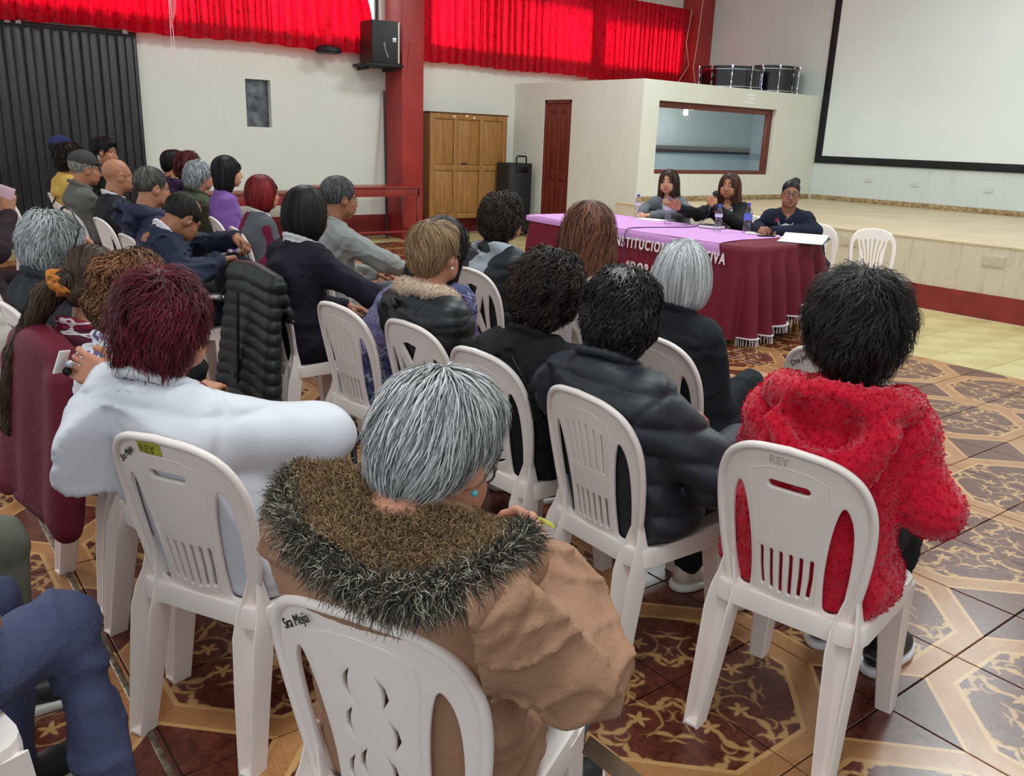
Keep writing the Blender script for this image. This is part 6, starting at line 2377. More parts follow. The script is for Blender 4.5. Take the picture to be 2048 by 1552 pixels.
# grey streak at the crown
rg = p['rg']
S = Sdf((-0.16, -0.06, 0.03), (0.06, 0.06, 0.2), 0.006)
S.ell((-0.022, 0, 0.03), (0.127, 0.112, 0.117))
rts = np.stack([rg.normal(-0.078, 0.012, 90), rg.normal(0, 0.009, 90), np.full(90, 0.128)], 1)
rv, rq = ribbons(S, rts, lambda P, g: P - np.array((-0.05, 0, 0.14)), 5, 0.011, 0.008, 0.0016, rg, 0.004, 1.2)
hv = (rv * p['hk']) @ p['Rh'].T + p['hc']
col_obj('grey_streak', hv, rq, np.array(srgb(140, 134, 132)[:3]) * np.ones((len(hv), 1)), M_HAIR, p['root'])

M_CARD = cloth('black_cardigan', (28, 27, 30), 0.9, 0.3)
p = person('woman in a black cardigan with a bag strap and full dark brown hair', (1.86, 2.24, 4), (1.80, 2.135, 1.06), 36, 14, 8, 'f', 'n', 'tan', 1.0, True,
           dict(mat=M_CARD, thick=0.028, skirt=True), BLK_JEAN, ('curly', srgb(22, 17, 17), srgb(64, 48, 42), dict(n=3400, scale=1.1)), collar=('shirt', M_CARD), fat=0.7, fold=1.3)
N, SH = p['N'], p['SH']
tube_obj('bag_strap', [SH[1] + np.array((-0.085, -0.03, -0.16)), SH[1] + np.array((-0.10, 0.04, -0.05)), N + np.array((-0.10, -0.03, -0.01)), N + np.array((-0.07, 0.06, 0.02))], 0.011, plain('strap_black', (20, 20, 22), 0.35), p['root'], flat=0.4)

M_PUF2 = nylon('black_puffer_far', (30, 30, 34), 0.42)
p = person('woman with short light-brown hair in a black puffer jacket with beige fur collar', (1.88, 2.74, 5), (1.765, 2.775, 1.115), 22, 5, 0, 'f', 'o', 'rosy', 1.0, True,
           dict(kind='puffer', mat=M_PUF2, thick=0.034, spacing=0.075, amp=0.009), BLK_JEAN, ('short', srgb(84, 58, 42), srgb(190, 152, 112), dict(n=3600, scale=1.05, wild=1.6)), collar=('fur', cloth('fur_beige', (206, 180, 158), 0.95, 0.5, 60)),
           hood=('small', M_PUF2, -0.055), glasses=M_GLSM, earring=plain('pearl', (230, 226, 220), 0.2), fat=0.4)
person('woman in a blue zigzag knit cardigan with long black hair', (1.80, 3.18, 6), (2.0, 3.065, 1.10), 18, 8, 6, 'f', 'n', 'tan', 1.0, True,
       dict(mat=M_ZIG, thick=0.03, skirt=True), BLK_JEAN, ('wavylong', srgb(12, 11, 13), srgb(40, 36, 40), dict(n=1500)), fat=0.5)
M_NAVY = cloth('aubergine_knit', (34, 28, 40), 0.92, 0.25)
person('woman in a dark aubergine sweater with a white collar and black bob', (1.80, 4.02, 4), (1.815, 4.03, 1.165), 24, 6, 0, 'f', 'o', 'brown', 1.06, True,
       dict(mat=M_NAVY, thick=0.026), BLK_JEAN, ('bob', srgb(16, 14, 15), srgb(46, 40, 38), dict(n=2200, scale=0.97)), (None, ((1.98, 3.70, .78), (2.2, 3.82, .68), 'relaxed')), collar=('shirt', cloth('white_collar', (220, 216, 214), 0.85)), glasses=M_GLSM, fat=0.6)

M_BOMB = cloth('navy_bomber', (32, 38, 60), 0.75, 0.3)
p = person('balding man in a navy jacket bending to open a black bag on his lap', (1.47, 4.99, 2), (1.465, 4.89, 1.065), 8, 42, 0, 'm', 'o', 'brown', 1.02, True,
           dict(mat=M_BOMB, thick=0.03), NAVYT, ('fringe', srgb(20, 17, 16), srgb(58, 50, 46)), (((1.62, 5.22, .86), (1.73, 4.86, .945), 'pinch', (0.1, -0.25, -0.12), (0.3, 0.3, 0.9)), ((1.36, 4.52, .78), (1.55, 4.62, .85), 'grip', (0.25, 0.16, 0.0), (-0.2, 0.1, 1))),
           open_front=True, inner=M_CHECK, collar=('shirt', M_CHECK), fold=1.6)
S = Sdf((1.50, 4.55, 0.52), (1.98, 5.12, 0.95), 0.012)
S.ell((1.74, 4.82, 0.68), (0.13, 0.17, 0.14), 0.05)
S.ell((1.72, 4.80, 0.80), (0.08, 0.13, 0.07), 0.05)
S.ell((1.70, 4.80, 0.90), (0.05, 0.10, 0.045), 0.03, sub=True)
wvk = Waves(55, 34, 10)
S.disp(lambda P: 0.010 * wvk(P))
V, Q = S.nets()
bag = thing('shoulder_bag', 'black cloth bag being opened on the lap of the bending man', 'bag', (1.74, 4.82, 0.56))
link('bag_body', mesh_np('bag_body', V - np.array((1.74, 4.82, 0.56)), Q), cloth('bag_black', (26, 26, 30), 0.8, 0.5, 60), bag)
tube_obj('bag_strap', [(-0.10, -0.14, 0.2), (-0.16, -0.12, 0.10), (-0.12, -0.1, 0.0), (-0.05, -0.16, -0.02)], 0.012, plain('strap_black', (20, 20, 22)), bag, flat=0.3)

M_NAVQ = cloth('navy_quilted', (38, 40, 66), 0.6, 0.3)
person('man with cropped grey hair in a navy quilted hooded jacket', (1.65, 5.85, 4), (1.575, 5.86, 1.165), 4, 8, 0, 'm', 'o', 'tan', 1.0, False,
       dict(kind='puffer', mat=M_NAVQ, thick=0.032, spacing=0.06, amp=0.006), BLK_JEAN, ('mens', srgb(50, 46, 44), srgb(126, 118, 112), dict(n=1100)), hood=('big', M_NAVQ), glasses=M_GLS)
person('bald man in a black jacket with a pale collar stripe', (1.73, 6.92, 4), (1.645, 7.02, 1.175), 2, 4, 0, 'm', 'o', 'tan', 1.0, False,
       dict(mat=cloth('black_jacket', (30, 30, 34), 0.8), thick=0.03), BLK_JEAN, None, collar=('shirt', cloth('white_collar', (220, 216, 214), 0.85)), glasses=M_GLSM)
p = person('man in a grey jacket and a dark grey baseball cap', (1.66, 7.55, 4), (1.52, 7.5, 1.20), 2, 6, 0, 'm', 'o', 'tan', 1.02, False,
           dict(mat=cloth('grey_jacket', (104, 100, 96), 0.85), thick=0.036), BLK_JEAN, ('mens', srgb(110, 106, 102), srgb(176, 170, 164)), collar=('stand', cloth('grey_jacket', (104, 100, 96))))


def cap_obj(p, mat, brim=True, name='cap'):
    S = Sdf((-0.15, -0.12, -0.02), (0.2, 0.12, 0.18), 0.008)
    S.ell((-0.018, 0, 0.045), (0.113, 0.092, 0.098))
    S.cut((0, 0, 0.035), (-0.12, 0, -1))
    if brim:
        S.ell((0.11, 0, 0.043), (0.075, 0.072, 0.010), 0.012, R=rotm(0, 0.2))
    V, Q = S.nets()
    return link(name, mesh_np(name, V @ p['Rh'].T + p['hc'], Q), mat, p['root'])


co = cap_obj(p, cloth('cap_grey', (66, 64, 62), 0.85))
bm = bmesh.new()
rev(bm, [(0, 0.002), (0.022, 0.002), (0.024, -0.002)], 16, Matrix.Translation((0.088, -0.035, 0.095)) @ Matrix.Rotation(1.1, 4, 'Y') @ Matrix.Rotation(-0.5, 4, 'Z'))
o = bm_obj('cap_emblem', bm, plain('emblem_white', (214, 210, 204), 0.7), co, smooth=True)
o.matrix_local = p['Mh']
p = person('person with curly black hair in a mustard jacket with a thin strap', (1.72, 8.45, 4), (1.60, 8.42, 1.24), 10, 6, 0, 'f', 'n', 'tan', 1.02, False,
           dict(mat=cloth('mustard', (206, 162, 78), 0.85), thick=0.03), BLK_JEAN, ('curly', BLACK, DKBR, dict(n=700)))
tube_obj('thin_strap', [p['SH'][1] + np.array((0.03, 0.02, 0.05)), p['SH'][1] + np.array((-0.09, 0.06, -0.02)), p['chest'] + np.array((-0.15, 0.0, -0.02)), p['mid'] + np.array((-0.15, 0.1, 0.0))], 0.007, plain('strap_black', (20, 20, 22)), p['root'])
chair(1.86, 9.45, 2, 'panel', 'white plastic chair under the person in the blue beanie', group=G3)
p = person('person in a navy beanie and dark jacket at the back by the gate', (1.86, 9.45, 2), (1.725, 9.42, 1.28), 15, 5, 0, 'm', 'n', 'tan', 1.02, False,
           dict(mat=cloth('black_jacket', (30, 30, 34), 0.8), thick=0.03), BLK_JEAN, ('mens', BLACK, DKBR))
cap_obj(p, cloth('beanie_navy', (44, 50, 92), 0.95), False, 'beanie')
chair(2.10, 8.80, -4, 'panel', 'white plastic chair under the man with thick black hair by the gate', group=G3)
person('man with thick black hair facing right before the black gate', (2.10, 8.80, -4), (1.95, 8.75, 1.30), -28, 10, 0, 'm', 'n', 'tan', 1.02, False,
       dict(mat=cloth('black_jacket', (30, 30, 34), 0.8), thick=0.03), BLK_JEAN, ('short', BLACK, srgb(34, 30, 30), dict(n=700)))

# ---- front row
M_BLKC = cloth('black_coat', (26, 27, 33), 0.85, 0.25)
person('woman with a silver-grey bob in a black coat', (2.55, 2.06, -4), (2.47, 2.14, 1.088), 36, 4, 0, 'f', 'n', 'tan', 1.0, True,
       dict(mat=M_BLKC, thick=0.03, skirt=True), BLK_JEAN, ('bob', srgb(128, 126, 128), srgb(232, 230, 230), dict(n=4200, scale=0.98)), collar=('shirt', M_BLKC), fold=0.7)
M_BEIGE = cloth('beige_jacket', (196, 176, 156), 0.8)
person('woman with long wavy auburn hair in a beige jacket', (2.72, 2.88, 0), (2.68, 2.90, 1.155), 40, 4, 0, 'f', 'n', 'tan', 1.0, True,
       dict(kind='puffer', mat=M_BEIGE, thick=0.026, spacing=0.07, amp=0.006), BLK_JEAN, ('wavylong', srgb(64, 34, 26), srgb(134, 84, 60), dict(n=3400, scale=1.12, wild=1.5)))
M_HOOD = cloth('hoodie_grey', (170, 172, 180), 0.9, 0.35)
p = person('person with curly dark hair in a black puffer vest and grey hoodie', (2.87, 3.72, 0), (2.815, 3.735, 1.135), 16, 4, 0, 'm', 'n', 'tan', 1.04, True,
           dict(kind='puffer', mat=nylon('vest_black', (30, 32, 36), 0.5), thick=0.03, spacing=0.08, amp=0.008), BLK_JEAN, ('curly', srgb(18, 14, 13), srgb(66, 50, 42), dict(n=2800, scale=0.92)), sleeve=M_HOOD, hood=('small', M_HOOD), glasses=M_GLSM)
M_SUIT = cloth('suit_grey', (150, 150, 148), 0.8, 0.25, 180)
person('man in a light grey suit with black glasses and greying hair', (2.50, 4.98, 0), (2.455, 4.97, 1.155), -2, 6, 0, 'm', 'o', 'brown', 1.02, True,
       dict(mat=M_SUIT, thick=0.028, skirt=True), (96, 96, 98), ('mens', srgb(34, 33, 34), srgb(118, 116, 116), dict(n=1800, scale=1.05)), (None, ((2.62, 4.72, .78), (2.86, 4.82, .68), 'relaxed')), collar=('shirt', M_SUIT), inner=cloth('white_collar', (220, 216, 214)), open_front=True, glasses=M_GLS, fold=0.9)
M_TRACK = pattern('tracksuit', lambda t, co: t.mix(t.m('LESS_THAN', t.m('ABSOLUTE', t.m('SUBTRACT', t.n('ShaderNodeSeparateXYZ', {0: co}).outputs[1], -0.06)), 0.085), srgb(110, 26, 58), srgb(92, 92, 98)))
person('woman with a bright red bob in a burgundy and grey tracksuit top', (2.42, 5.98, -6), (2.395, 6.06, 1.115), -4, 4, 0, 'f', 'o', 'rosy', 1.0, False,
       dict(mat=M_TRACK, thick=0.026), BLK_JEAN, ('bob', srgb(84, 14, 18), srgb(160, 40, 42), dict(n=900, scale=0.94)), collar=('shirt', cloth('track_collar', (214, 204, 200))), earring=plain('gold', (210, 170, 90), 0.2, metal=1.0))
person('woman in a purple top with black shoulder-length hair', (2.52, 6.72, -6), (2.45, 6.93, 1.215), -8, 2, 0, 'f', 'n', 'light', 0.98, False,
       dict(mat=cloth('purple_top', (132, 90, 164), 0.85), thick=0.012), BLK_JEAN, ('shoulder', srgb(14, 12, 14), srgb(44, 38, 42), dict(n=800)))
person('woman with wavy grey hair in an olive jacket', (2.5, 7.55, 0), (2.43, 7.56, 1.145), 6, 4, 0, 'f', 'o', 'rosy', 1.0, False,
       dict(mat=cloth('olive_jacket', (72, 76, 56), 0.8), thick=0.03), BLK_JEAN, ('puffy', srgb(108, 108, 112), srgb(196, 198, 202), dict(n=900, scale=0.9)), collar=('stand', cloth('olive_jacket', (72, 76, 56))))
chair(2.62, 8.3, 0, 'panel', 'white plastic chair under the person in the purple hooded jacket', group=G2)
chair(2.66, 9.0, 0, 'panel', 'white plastic chair under the black-haired person at the far end of the front row', group=G2)
M_PURH = cloth('dark_purple', (56, 36, 66), 0.85)
person('person with dark red curly hair in a purple hooded jacket', (2.62, 8.3, 0), (2.56, 8.25, 1.195), 8, 4, 0, 'f', 'n', 'tan', 1.0, False,
       dict(mat=M_PURH, thick=0.03), BLK_JEAN, ('curly', srgb(58, 16, 22), srgb(112, 40, 44), dict(n=700, scale=0.95)), hood=('mid', M_PURH))
person('person with short black hair at the far end of the front row', (2.66, 9.0, 0), (2.60, 8.87, 1.195), 4, 4, 0, 'm', 'n', 'tan', 1.0, False,
       dict(mat=M_PURH, thick=0.024), BLK_JEAN, ('short', BLACK, srgb(34, 30, 30), dict(n=600)))

# ---- the panel
GP = 'women at the panel table'
M_BLAZ = cloth('blazer_grey', (102, 106, 112), 0.8, 0.25, 180)
person('panel woman in a grey blazer and white shirt, hands on the table', (7.06, 6.24, 206), (6.89, 6.28, 1.174), 207, 2, 0, 'f', 'n', 'light', 1.0, True,
       dict(mat=M_BLAZ, thick=0.018), BLK_JEAN, ('long', srgb(40, 26, 24), srgb(88, 62, 54), dict(n=1600)), (((6.92, 5.98, .88), (6.62, 6.22, .835), 'relaxed', (-0.3, 0.25, -0.02), (0, 0, 1)), ((6.85, 6.52, .88), (6.60, 6.36, .84), 'relaxed', (-0.25, -0.25, -0.02), (0, 0, 1))),
       open_front=True, inner=cloth('white_tee', (216, 220, 222), 0.85), group=GP, fold=0.8)
pb = person('panel woman in a black blazer speaking into a microphone', (7.12, 5.46, 200), (6.90, 5.49, 1.182), 203, 0, 0, 'f', 'n', 'tan', 1.0, True,
            dict(mat=cloth('blazer_black', (26, 26, 28), 0.8, 0.25, 180), thick=0.022), BLK_JEAN, ('long', srgb(30, 20, 18), srgb(112, 72, 52), dict(n=1600, part=0.0)),
            (((6.76, 5.24, .845), (6.565, 5.355, .985), 'grip', (-0.03, 0.10, 0.14), (-0.8, -0.45, 0.1)), ((6.72, 5.70, .89), (6.36, 5.62, .96), 'open', (-0.2, 0.06, 0.10), (0.1, 0.9, 0.35))),
            open_front=True, inner=M_BLOT, group=GP, fold=0.9, earring=plain('silver', (190, 190, 196), 0.15, metal=0.6))
M_NSW = cloth('navy_sweater', (30, 34, 52), 0.9, 0.25)
pc = person('panel woman in a navy sweater with dark glasses and a hair bun', (7.0, 4.62, 214), (6.735, 4.665, 1.168), 219, 2, 0, 'f', 'n', 'dark', 1.12, True,
            dict(mat=M_NSW, thick=0.022), BLK_JEAN, ('bun', srgb(16, 14, 15), srgb(46, 42, 42), dict(n=1800)), (((6.86, 4.45, .85), (6.52, 4.66, .835), 'grip', (-0.10, 0.2, 0.02), (-0.5, -0.2, 0.6)), ((6.68, 4.92, .85), (6.50, 4.77, .84), 'grip', (-0.12, -0.2, 0.02), (-0.5, 0.2, 0.6))),
            glasses=M_GLS, group=GP, fat=1.0, fold=0.8)
# ================================================================== the panel table
TX0, TX1, TY0, TY1, TZ = 5.52, 6.60, 4.15, 6.95, 0.80
tb = thing('panel_table', 'long panel table hidden under a maroon cloth', 'table', (6.06, 5.55, 0))
box_obj('tabletop', (TX0 - 6.06 + 0.05, TY0 - 5.55 + 0.05, TZ - 0.040), (TX1 - 6.06 - 0.05, TY1 - 5.55 - 0.05, TZ - 0.010), M_OAK, tb, bev=0.004)
for x in (-0.45, 0.41):
    for y in (-1.3, 1.26):
        box_obj('leg', (x, y, 0), (x + 0.05, y + 0.05, TZ - 0.035), M_OAK, tb, bev=0.004)
M_CLOTH = cloth('maroon_satin', (112, 18, 40), 0.6, 0.25, 60, 0.85, spec=0.35)


def drape(name, hem, rcorner, flare, nfold, seed, mat, zt, zb, parent=None):
    """cloth over the table: flat top, rounded corners, folds towards the hem"""
    rg = np.random.default_rng(seed)
    per = []
    x0, x1, y0, y1, r = TX0, TX1, TY0, TY1, rcorner
    for cx, cy, a0 in ((x1 - r, y1 - r, 0), (x0 + r, y1 - r, pi / 2), (x0 + r, y0 + r, pi), (x1 - r, y0 + r, 3 * pi / 2)):
        for j in range(13):
            a = a0 + j / 12 * pi / 2
            per.append((cx + r * math.cos(a), cy + r * math.sin(a), math.cos(a), math.sin(a)))
    per = np.array(per)
    d = np.r_[0, np.cumsum(np.hypot(*(np.roll(per[:, :2], -1, 0) - per[:, :2]).T))]
    n = 420
    s = np.linspace(0, d[-1], n, endpoint=False)
    P = np.stack([np.interp(s, d, np.r_[per[:, i], per[0, i]]) for i in range(4)], 1)
    nn = P[:, 2:] / np.linalg.norm(P[:, 2:], axis=1, keepdims=True)
    ph = 2 * pi * nfold * s / d[-1] + 1.2 * np.sin(s * 2.1) + 0.7 * np.sin(s * 4.7 + 1)
    amp = 0.028 + 0.018 * np.sin(s * 1.3 + 2)
    front = np.clip((nn[:, 0] * -1 - 0.9) * 10, 0, 1)               # the stretched front hangs flatter
    side = np.clip(-nn[:, 1], 0, 1)
    amp = amp * (1 - 0.78 * front) * (1 + 0.9 * side)
    rows = []
    c = np.array(((x0 + x1) / 2, (y0 + y1) / 2))
    for q in (0.0, 0.5, 0.9):
        rows.append(np.c_[c + (P[:, :2] - c) * q, np.full(n, zt)])
    zb = zb + 0.0 * P[:, 0] + 0.42 * np.clip((P[:, 0] - x0 - 0.15) / (x1 - x0), 0, 1) ** 1.2 * np.clip(-nn[:, 1] * 1.5, 0, 1)
    m = 16
    for k in range(m + 1):
        q = k / m
        off = (0.004 + 0.0 * q) + (flare + amp * np.sin(ph) * 1.0) * q ** 0.8 * np.clip(q * 3, 0, 1)
        z = zt - 0.004 * (k > 0) - (zt - zb) * q
        rows.append(np.c_[P[:, :2] + nn * off[:, None], np.full(n, 1.0) * z + (0.012 * np.sin(ph * 0.5) * q if k == m else 0)])
    V = np.concatenate([np.array([[c[0], c[1], zt]])] + rows)
    g = 1 + np.arange(len(rows) * n).reshape(len(rows), n)
    F = np.stack([g[:-1], np.roll(g[:-1], -1, 1), np.roll(g[1:], -1, 1), g[1:]], -1).reshape(-1, 4)[:, ::-1]
    T = np.stack([np.zeros(n, int), g[0], np.roll(g[0], -1)], 1)
    o = link(name, mesh_np(name, V, F, T), mat, parent)
    return o, P, nn, ph, amp


tc, P_, nn_, ph_, amp_ = drape('tablecloth', 0.1, 0.12, 0.05, 46, 3, M_CLOTH, TZ, 0.07)
tag(tc, 'maroon cloth with white lettering hanging to the floor over the panel table', 'tablecloth')
M_LET = plain('letter_white', (226, 214, 214), 0.7)
for txt, ya, yb, z, cap_h, sp in (('INSTITUCION', 5.61, 4.955, 0.655, 0.085, 1.3), ('EDUCATIVA', 4.86, 4.325, 0.645, 0.085, 1.25), ('\u201cDORA', 5.41, 5.05, 0.44, 0.095, 1.25)):
    o = text_obj('lettering', txt, cap_h / 0.7, M_LET, tc, (0, 0, 0), (0, 0, 0), extrude=0.002, spacing=sp, width=0.0035)
    vx = [v.co.x for v in o.data.vertices]
    xs_ = (ya - yb) / (max(vx) - min(vx))
    dn = Vector((-1, 0, 0.055)).normalized()
    du = Vector((0, -1, 0))
    dv = dn.cross(du)
    M_ = Matrix((du * xs_, dv, dn)).transposed().to_4x4()
    q = (TZ - z) / (TZ - 0.07)
    M_.translation = (TX0 - 0.022 - 0.05 * q ** 0.8, ya + min(vx) * xs_, z)
    o.matrix_local = M_
# white fringe along the right-hand edge of the cloth
M_FRN = cloth('fringe_white', (222, 206, 212), 0.9)
bm = bmesh.new()
hv_ = np.empty(len(tc.data.vertices) * 3, np.float32)
tc.data.vertices.foreach_get('co', hv_)
hem_ = hv_.reshape(-1, 3)[-420:]
sel = [k for k in range(420) if nn_[k, 1] < -0.6 or (nn_[k, 1] < -0.2 and nn_[k, 0] > 0)]
for k in sel:
    a = Vector(hem_[k].tolist())
    n_ = Vector((nn_[k, 0], nn_[k, 1], 0))
    for f in (0.0, 0.5):
        b = a.lerp(Vector(hem_[(k + 1) % 420].tolist()), f)
        tube(bm, [b + n_ * 0.006, b + n_ * 0.012 + Vector((0.003 * math.sin(k * 3), 0, -0.055))], 0.0028, 4)
tube(bm, [Vector(hem_[k].tolist()) + Vector((nn_[k, 0] * 0.006, nn_[k, 1] * 0.006, 0.008)) for k in sel], 0.013, 6, flat=0.5)
fr_ = bm_obj('fringe', bm, M_FRN, tc)
fr_['kind'] = 'stuff'
# lilac paper runner
M_RUN = cloth('lilac_paper', (206, 150, 208), 0.75, 0.2, 20, 0.94)
nx, ny = 22, 44
rv_ = Waves(9, 9, 8)
V = []
for i in range(nx + 1):
    for j in range(ny + 1):
        u, v = i / nx, j / ny
        y = 4.50 + 2.42 * v
        if u < 0.1:
            x, z = TX0 - 0.012, TZ + 0.003 - (0.1 - u) * 0.75 * (0.7 + 0.6 * (1 - v))
        else:
            x, z = TX0 - 0.006 + (u - 0.1) / 0.9 * 1.02, TZ + 0.004
        if v < 0.12 and u < 0.45:
            y -= 0.10 * (1 - u / 0.45)
        V.append((x, y, z))
V = np.array(V)
V[:, 2] += 0.0018 * rv_(V) + 0.001
g = np.arange(len(V)).reshape(nx + 1, ny + 1)
F = np.stack([g[:-1, :-1], g[1:, :-1], g[1:, 1:], g[:-1, 1:]], -1).reshape(-1, 4)
ru = link('table_runner', mesh_np('table_runner', V, F), M_RUN)
tag(ru, 'lilac paper runner lying along the top of the panel table', 'runner')

# ---- water bottles
gw, wt, wb = base_mat('bottle_plastic', (0.93, 0.95, 1.0, 1), 0.06)
gw.node_tree.nodes.remove(wb)
tr = wt.n('ShaderNodeBsdfTransparent', {'Color': (0.94, 0.94, 0.97, 1)})
gl = wt.n('ShaderNodeBsdfGlossy', {'Roughness': 0.06})
lw = wt.n('ShaderNodeLayerWeight', {'Blend': 0.35})
mx = wt.n('ShaderNodeMixShader', {0: wt.m('ADD', wt.m('MULTIPLY', lw.outputs['Facing'], 0.55), 0.06), 1: tr.outputs[0], 2: gl.outputs[0]})
wt.t.links.new(mx.outputs[0], gw.node_tree.nodes['Material Output'].inputs[0])
M_CAPB, M_LAB = plain('cap_blue', (70, 66, 190), 0.35), plain('label_blue', (96, 110, 200), 0.4)


def bottle(x, y, label, s=1.0, big=False):
    t = thing('water_bottle', label, 'bottle', (x, y, TZ + 0.006), 0, 'water bottles on the panel table')
    prof = [(0, 0.0), (0.031, 0.0), (0.034, 0.008), (0.033, 0.05), (0.027, 0.075), (0.025, 0.095), (0.030, 0.12), (0.033, 0.135), (0.031, 0.155), (0.020, 0.185), (0.0125, 0.2), (0.0125, 0.215)] if not big else \
        [(0, 0), (0.034, 0), (0.037, 0.01), (0.036, 0.09), (0.034, 0.1), (0.037, 0.12), (0.037, 0.18), (0.030, 0.21), (0.015, 0.24), (0.0135, 0.255)]
    bm = bmesh.new()
    rev(bm, [(r * s, z * s) for r, z in prof], 20)
    bm_obj('bottle_body', bm, gw, t, smooth=True)
    bm = bmesh.new()
    zt = prof[-1][1]
    rev(bm, [(0.0145 * s, (zt - 0.006) * s), (0.015 * s, (zt + 0.012) * s), (0.013 * s, (zt + 0.016) * s), (0, (zt + 0.016) * s)], 16)
    bm_obj('bottle_cap', bm, M_CAPB, t, smooth=True)
    bm = bmesh.new()
    za, zb_, r = (0.125, 0.15, 0.0338) if not big else (0.115, 0.175, 0.0375)
    rev(bm, [(r * s, za * s), (r * s, zb_ * s)], 20)
    bm_obj('bottle_label', bm, M_LAB if big else plain('label_pale', (206, 200, 222), 0.4), t, smooth=True)
    return t


bottle(6.42, 6.24, 'small water bottle in front of the woman in the grey blazer, leftmost', 1.05)
bottle(6.32, 5.73, 'small water bottle between the blazer woman and the open hand', 1.05)
bottle(6.22, 5.03, 'small water bottle before the arm of the woman in black', 1.05)
bottle(6.42, 4.86, 'larger water bottle with a blue label beside the folded hands', 0.98, True)

# ---- microphone with its cable
mic = thing('microphone', 'black hand microphone held near the mouth of the speaking woman', 'microphone', (6.565, 5.40, 1.045))
ax = Vector((0.09, 0.03, 0.12)).normalized()
Mm = ax.to_track_quat('Z', 'Y').to_matrix().to_4x4()
bm = bmesh.new()
rev(bm, [(0, -0.12), (0.011, -0.118), (0.012, -0.05), (0.016, 0.04), (0.018, 0.06)], 16, Mm)
bm_obj('handle', bm, plain('mic_black', (24, 24, 26), 0.35), mic, smooth=True)
bm = bmesh.new()
rev(bm, [(0.019, 0.058), (0.026, 0.07), (0.027, 0.085), (0.022, 0.105), (0.01, 0.115), (0, 0.117)], 16, Mm)
bm_obj('mic_head', bm, mottled('mic_grille', srgb(50, 50, 52), srgb(20, 20, 22), 200, 0.4, metal=0.6), mic, smooth=True)
P = [(6.50, 5.37, 0.94), (6.49, 5.39, 0.90), (6.48, 5.44, 0.84), (6.40, 5.42, 0.812), (6.25, 5.38, 0.811), (6.1, 5.40, 0.811), (5.9, 5.46, 0.811), (5.70, 5.50, 0.811), (5.56, 5.47, 0.815), (5.49, 5.455, 0.80), (5.465, 5.45, 0.7), (5.452, 5.44, 0.5), (5.44, 5.43, 0.3), (5.42, 5.42, 0.05)]
P = [tuple(q) for q in smooth_poly(P, 5, closed=False)]
o = tube_obj('microphone_cable', P, 0.005, plain('cable_violet', (70, 40, 96), 0.4), n=6)
tag(o, 'dark violet microphone cable running over the runner and down the cloth', 'cable')

# ---- papers, book, notebook, phone
def sheet(name, x, y, w, d, rz, label, mat, z=0.0, h=0.003, cat='paper'):
    bm = bmesh.new()
    bx(bm, (-w / 2, -d / 2, 0), (w / 2, d / 2, h), min(0.001, h / 3))
    o = bm_obj(name, bm, mat)
    o.location, o.rotation_euler = (x, y, TZ + 0.007 + z), (0, 0, rz)
    return tag(o, label, cat)


M_PAP = plain('paper_white', (232, 228, 224), 0.7)
sheet('paper_sheet', 6.47, 6.10, 0.21, 0.297, 0.2, 'white paper sheet under the hands of the woman in the grey blazer', M_PAP)
sheet('paper_sheet', 6.50, 4.74, 0.21, 0.30, 0.5, 'white paper sheet beside the folded hands of the woman with glasses', M_PAP)
bk = thing('closed_book', 'closed dark book on the table before the speaking woman', 'book', (6.42, 5.26, TZ + 0.007), 0.25)
box_obj('pages', (-0.07, -0.1, 0.003), (0.068, 0.1, 0.028), M_PAP, bk, bev=0.002)
box_obj('cover', (-0.073, -0.103, 0.028), (0.073, 0.103, 0.032), M_BLK, bk, bev=0.001)
box_obj('cover', (-0.073, -0.103, 0.0), (0.073, 0.103, 0.003), M_BLK, bk, bev=0.001)
box_obj('spine', (0.068, -0.103, 0.0), (0.074, 0.103, 0.032), M_BLK, bk, bev=0.001)
sheet('mobile_phone', 6.36, 4.60, 0.07, 0.145, 1.2, 'flat dark phone lying by the folded hands', plain('phone_black', (20, 20, 24), 0.15), 0, 0.009, 'phone')
nb = thing('open_notebook', 'large open ledger with white pages at the right end of the panel table', 'notebook', (6.46, 4.28, TZ + 0.006), rad(-64))
for s, curl_ in ((1, 0.035), (-1, 0.006)):
    n = 14
    V, F = [], []
    for i in range(n + 1):
        q = i / n
        y = s * 0.30 * q
        z = 0.004 + curl_ * math.sin(min(1, q * 1.25) * pi) ** 0.8 + 0.018 * (1 - q) ** 3
        for x in (-0.18, 0.18):
            V += [(x, y, z), (x, y, max(0.0, z - 0.006 - 0.012 * (s > 0) * (1 - q)))]
    for i in range(n):
        a, b = 4 * i, 4 * i + 4
        F += [(a, a + 2, b + 2, b), (a + 1, b + 1, b + 3, a + 3), (a, b, b + 1, a + 1), (a + 2, a + 3, b + 3, b + 2)]
    F += [(4 * n, 4 * n + 2, 4 * n + 3, 4 * n + 1)]
    o = link('page_block', mesh_np('page_block', V, np.array(F)), M_PAP, nb)
box_obj('cover', (-0.185, -0.305, -0.003), (0.185, 0.305, 0.0), plain('cover_grey', (120, 120, 124), 0.6), nb)

# ---- the brooch and the print on the navy sweater
f_, N_ = pc['chest'], pc['N']


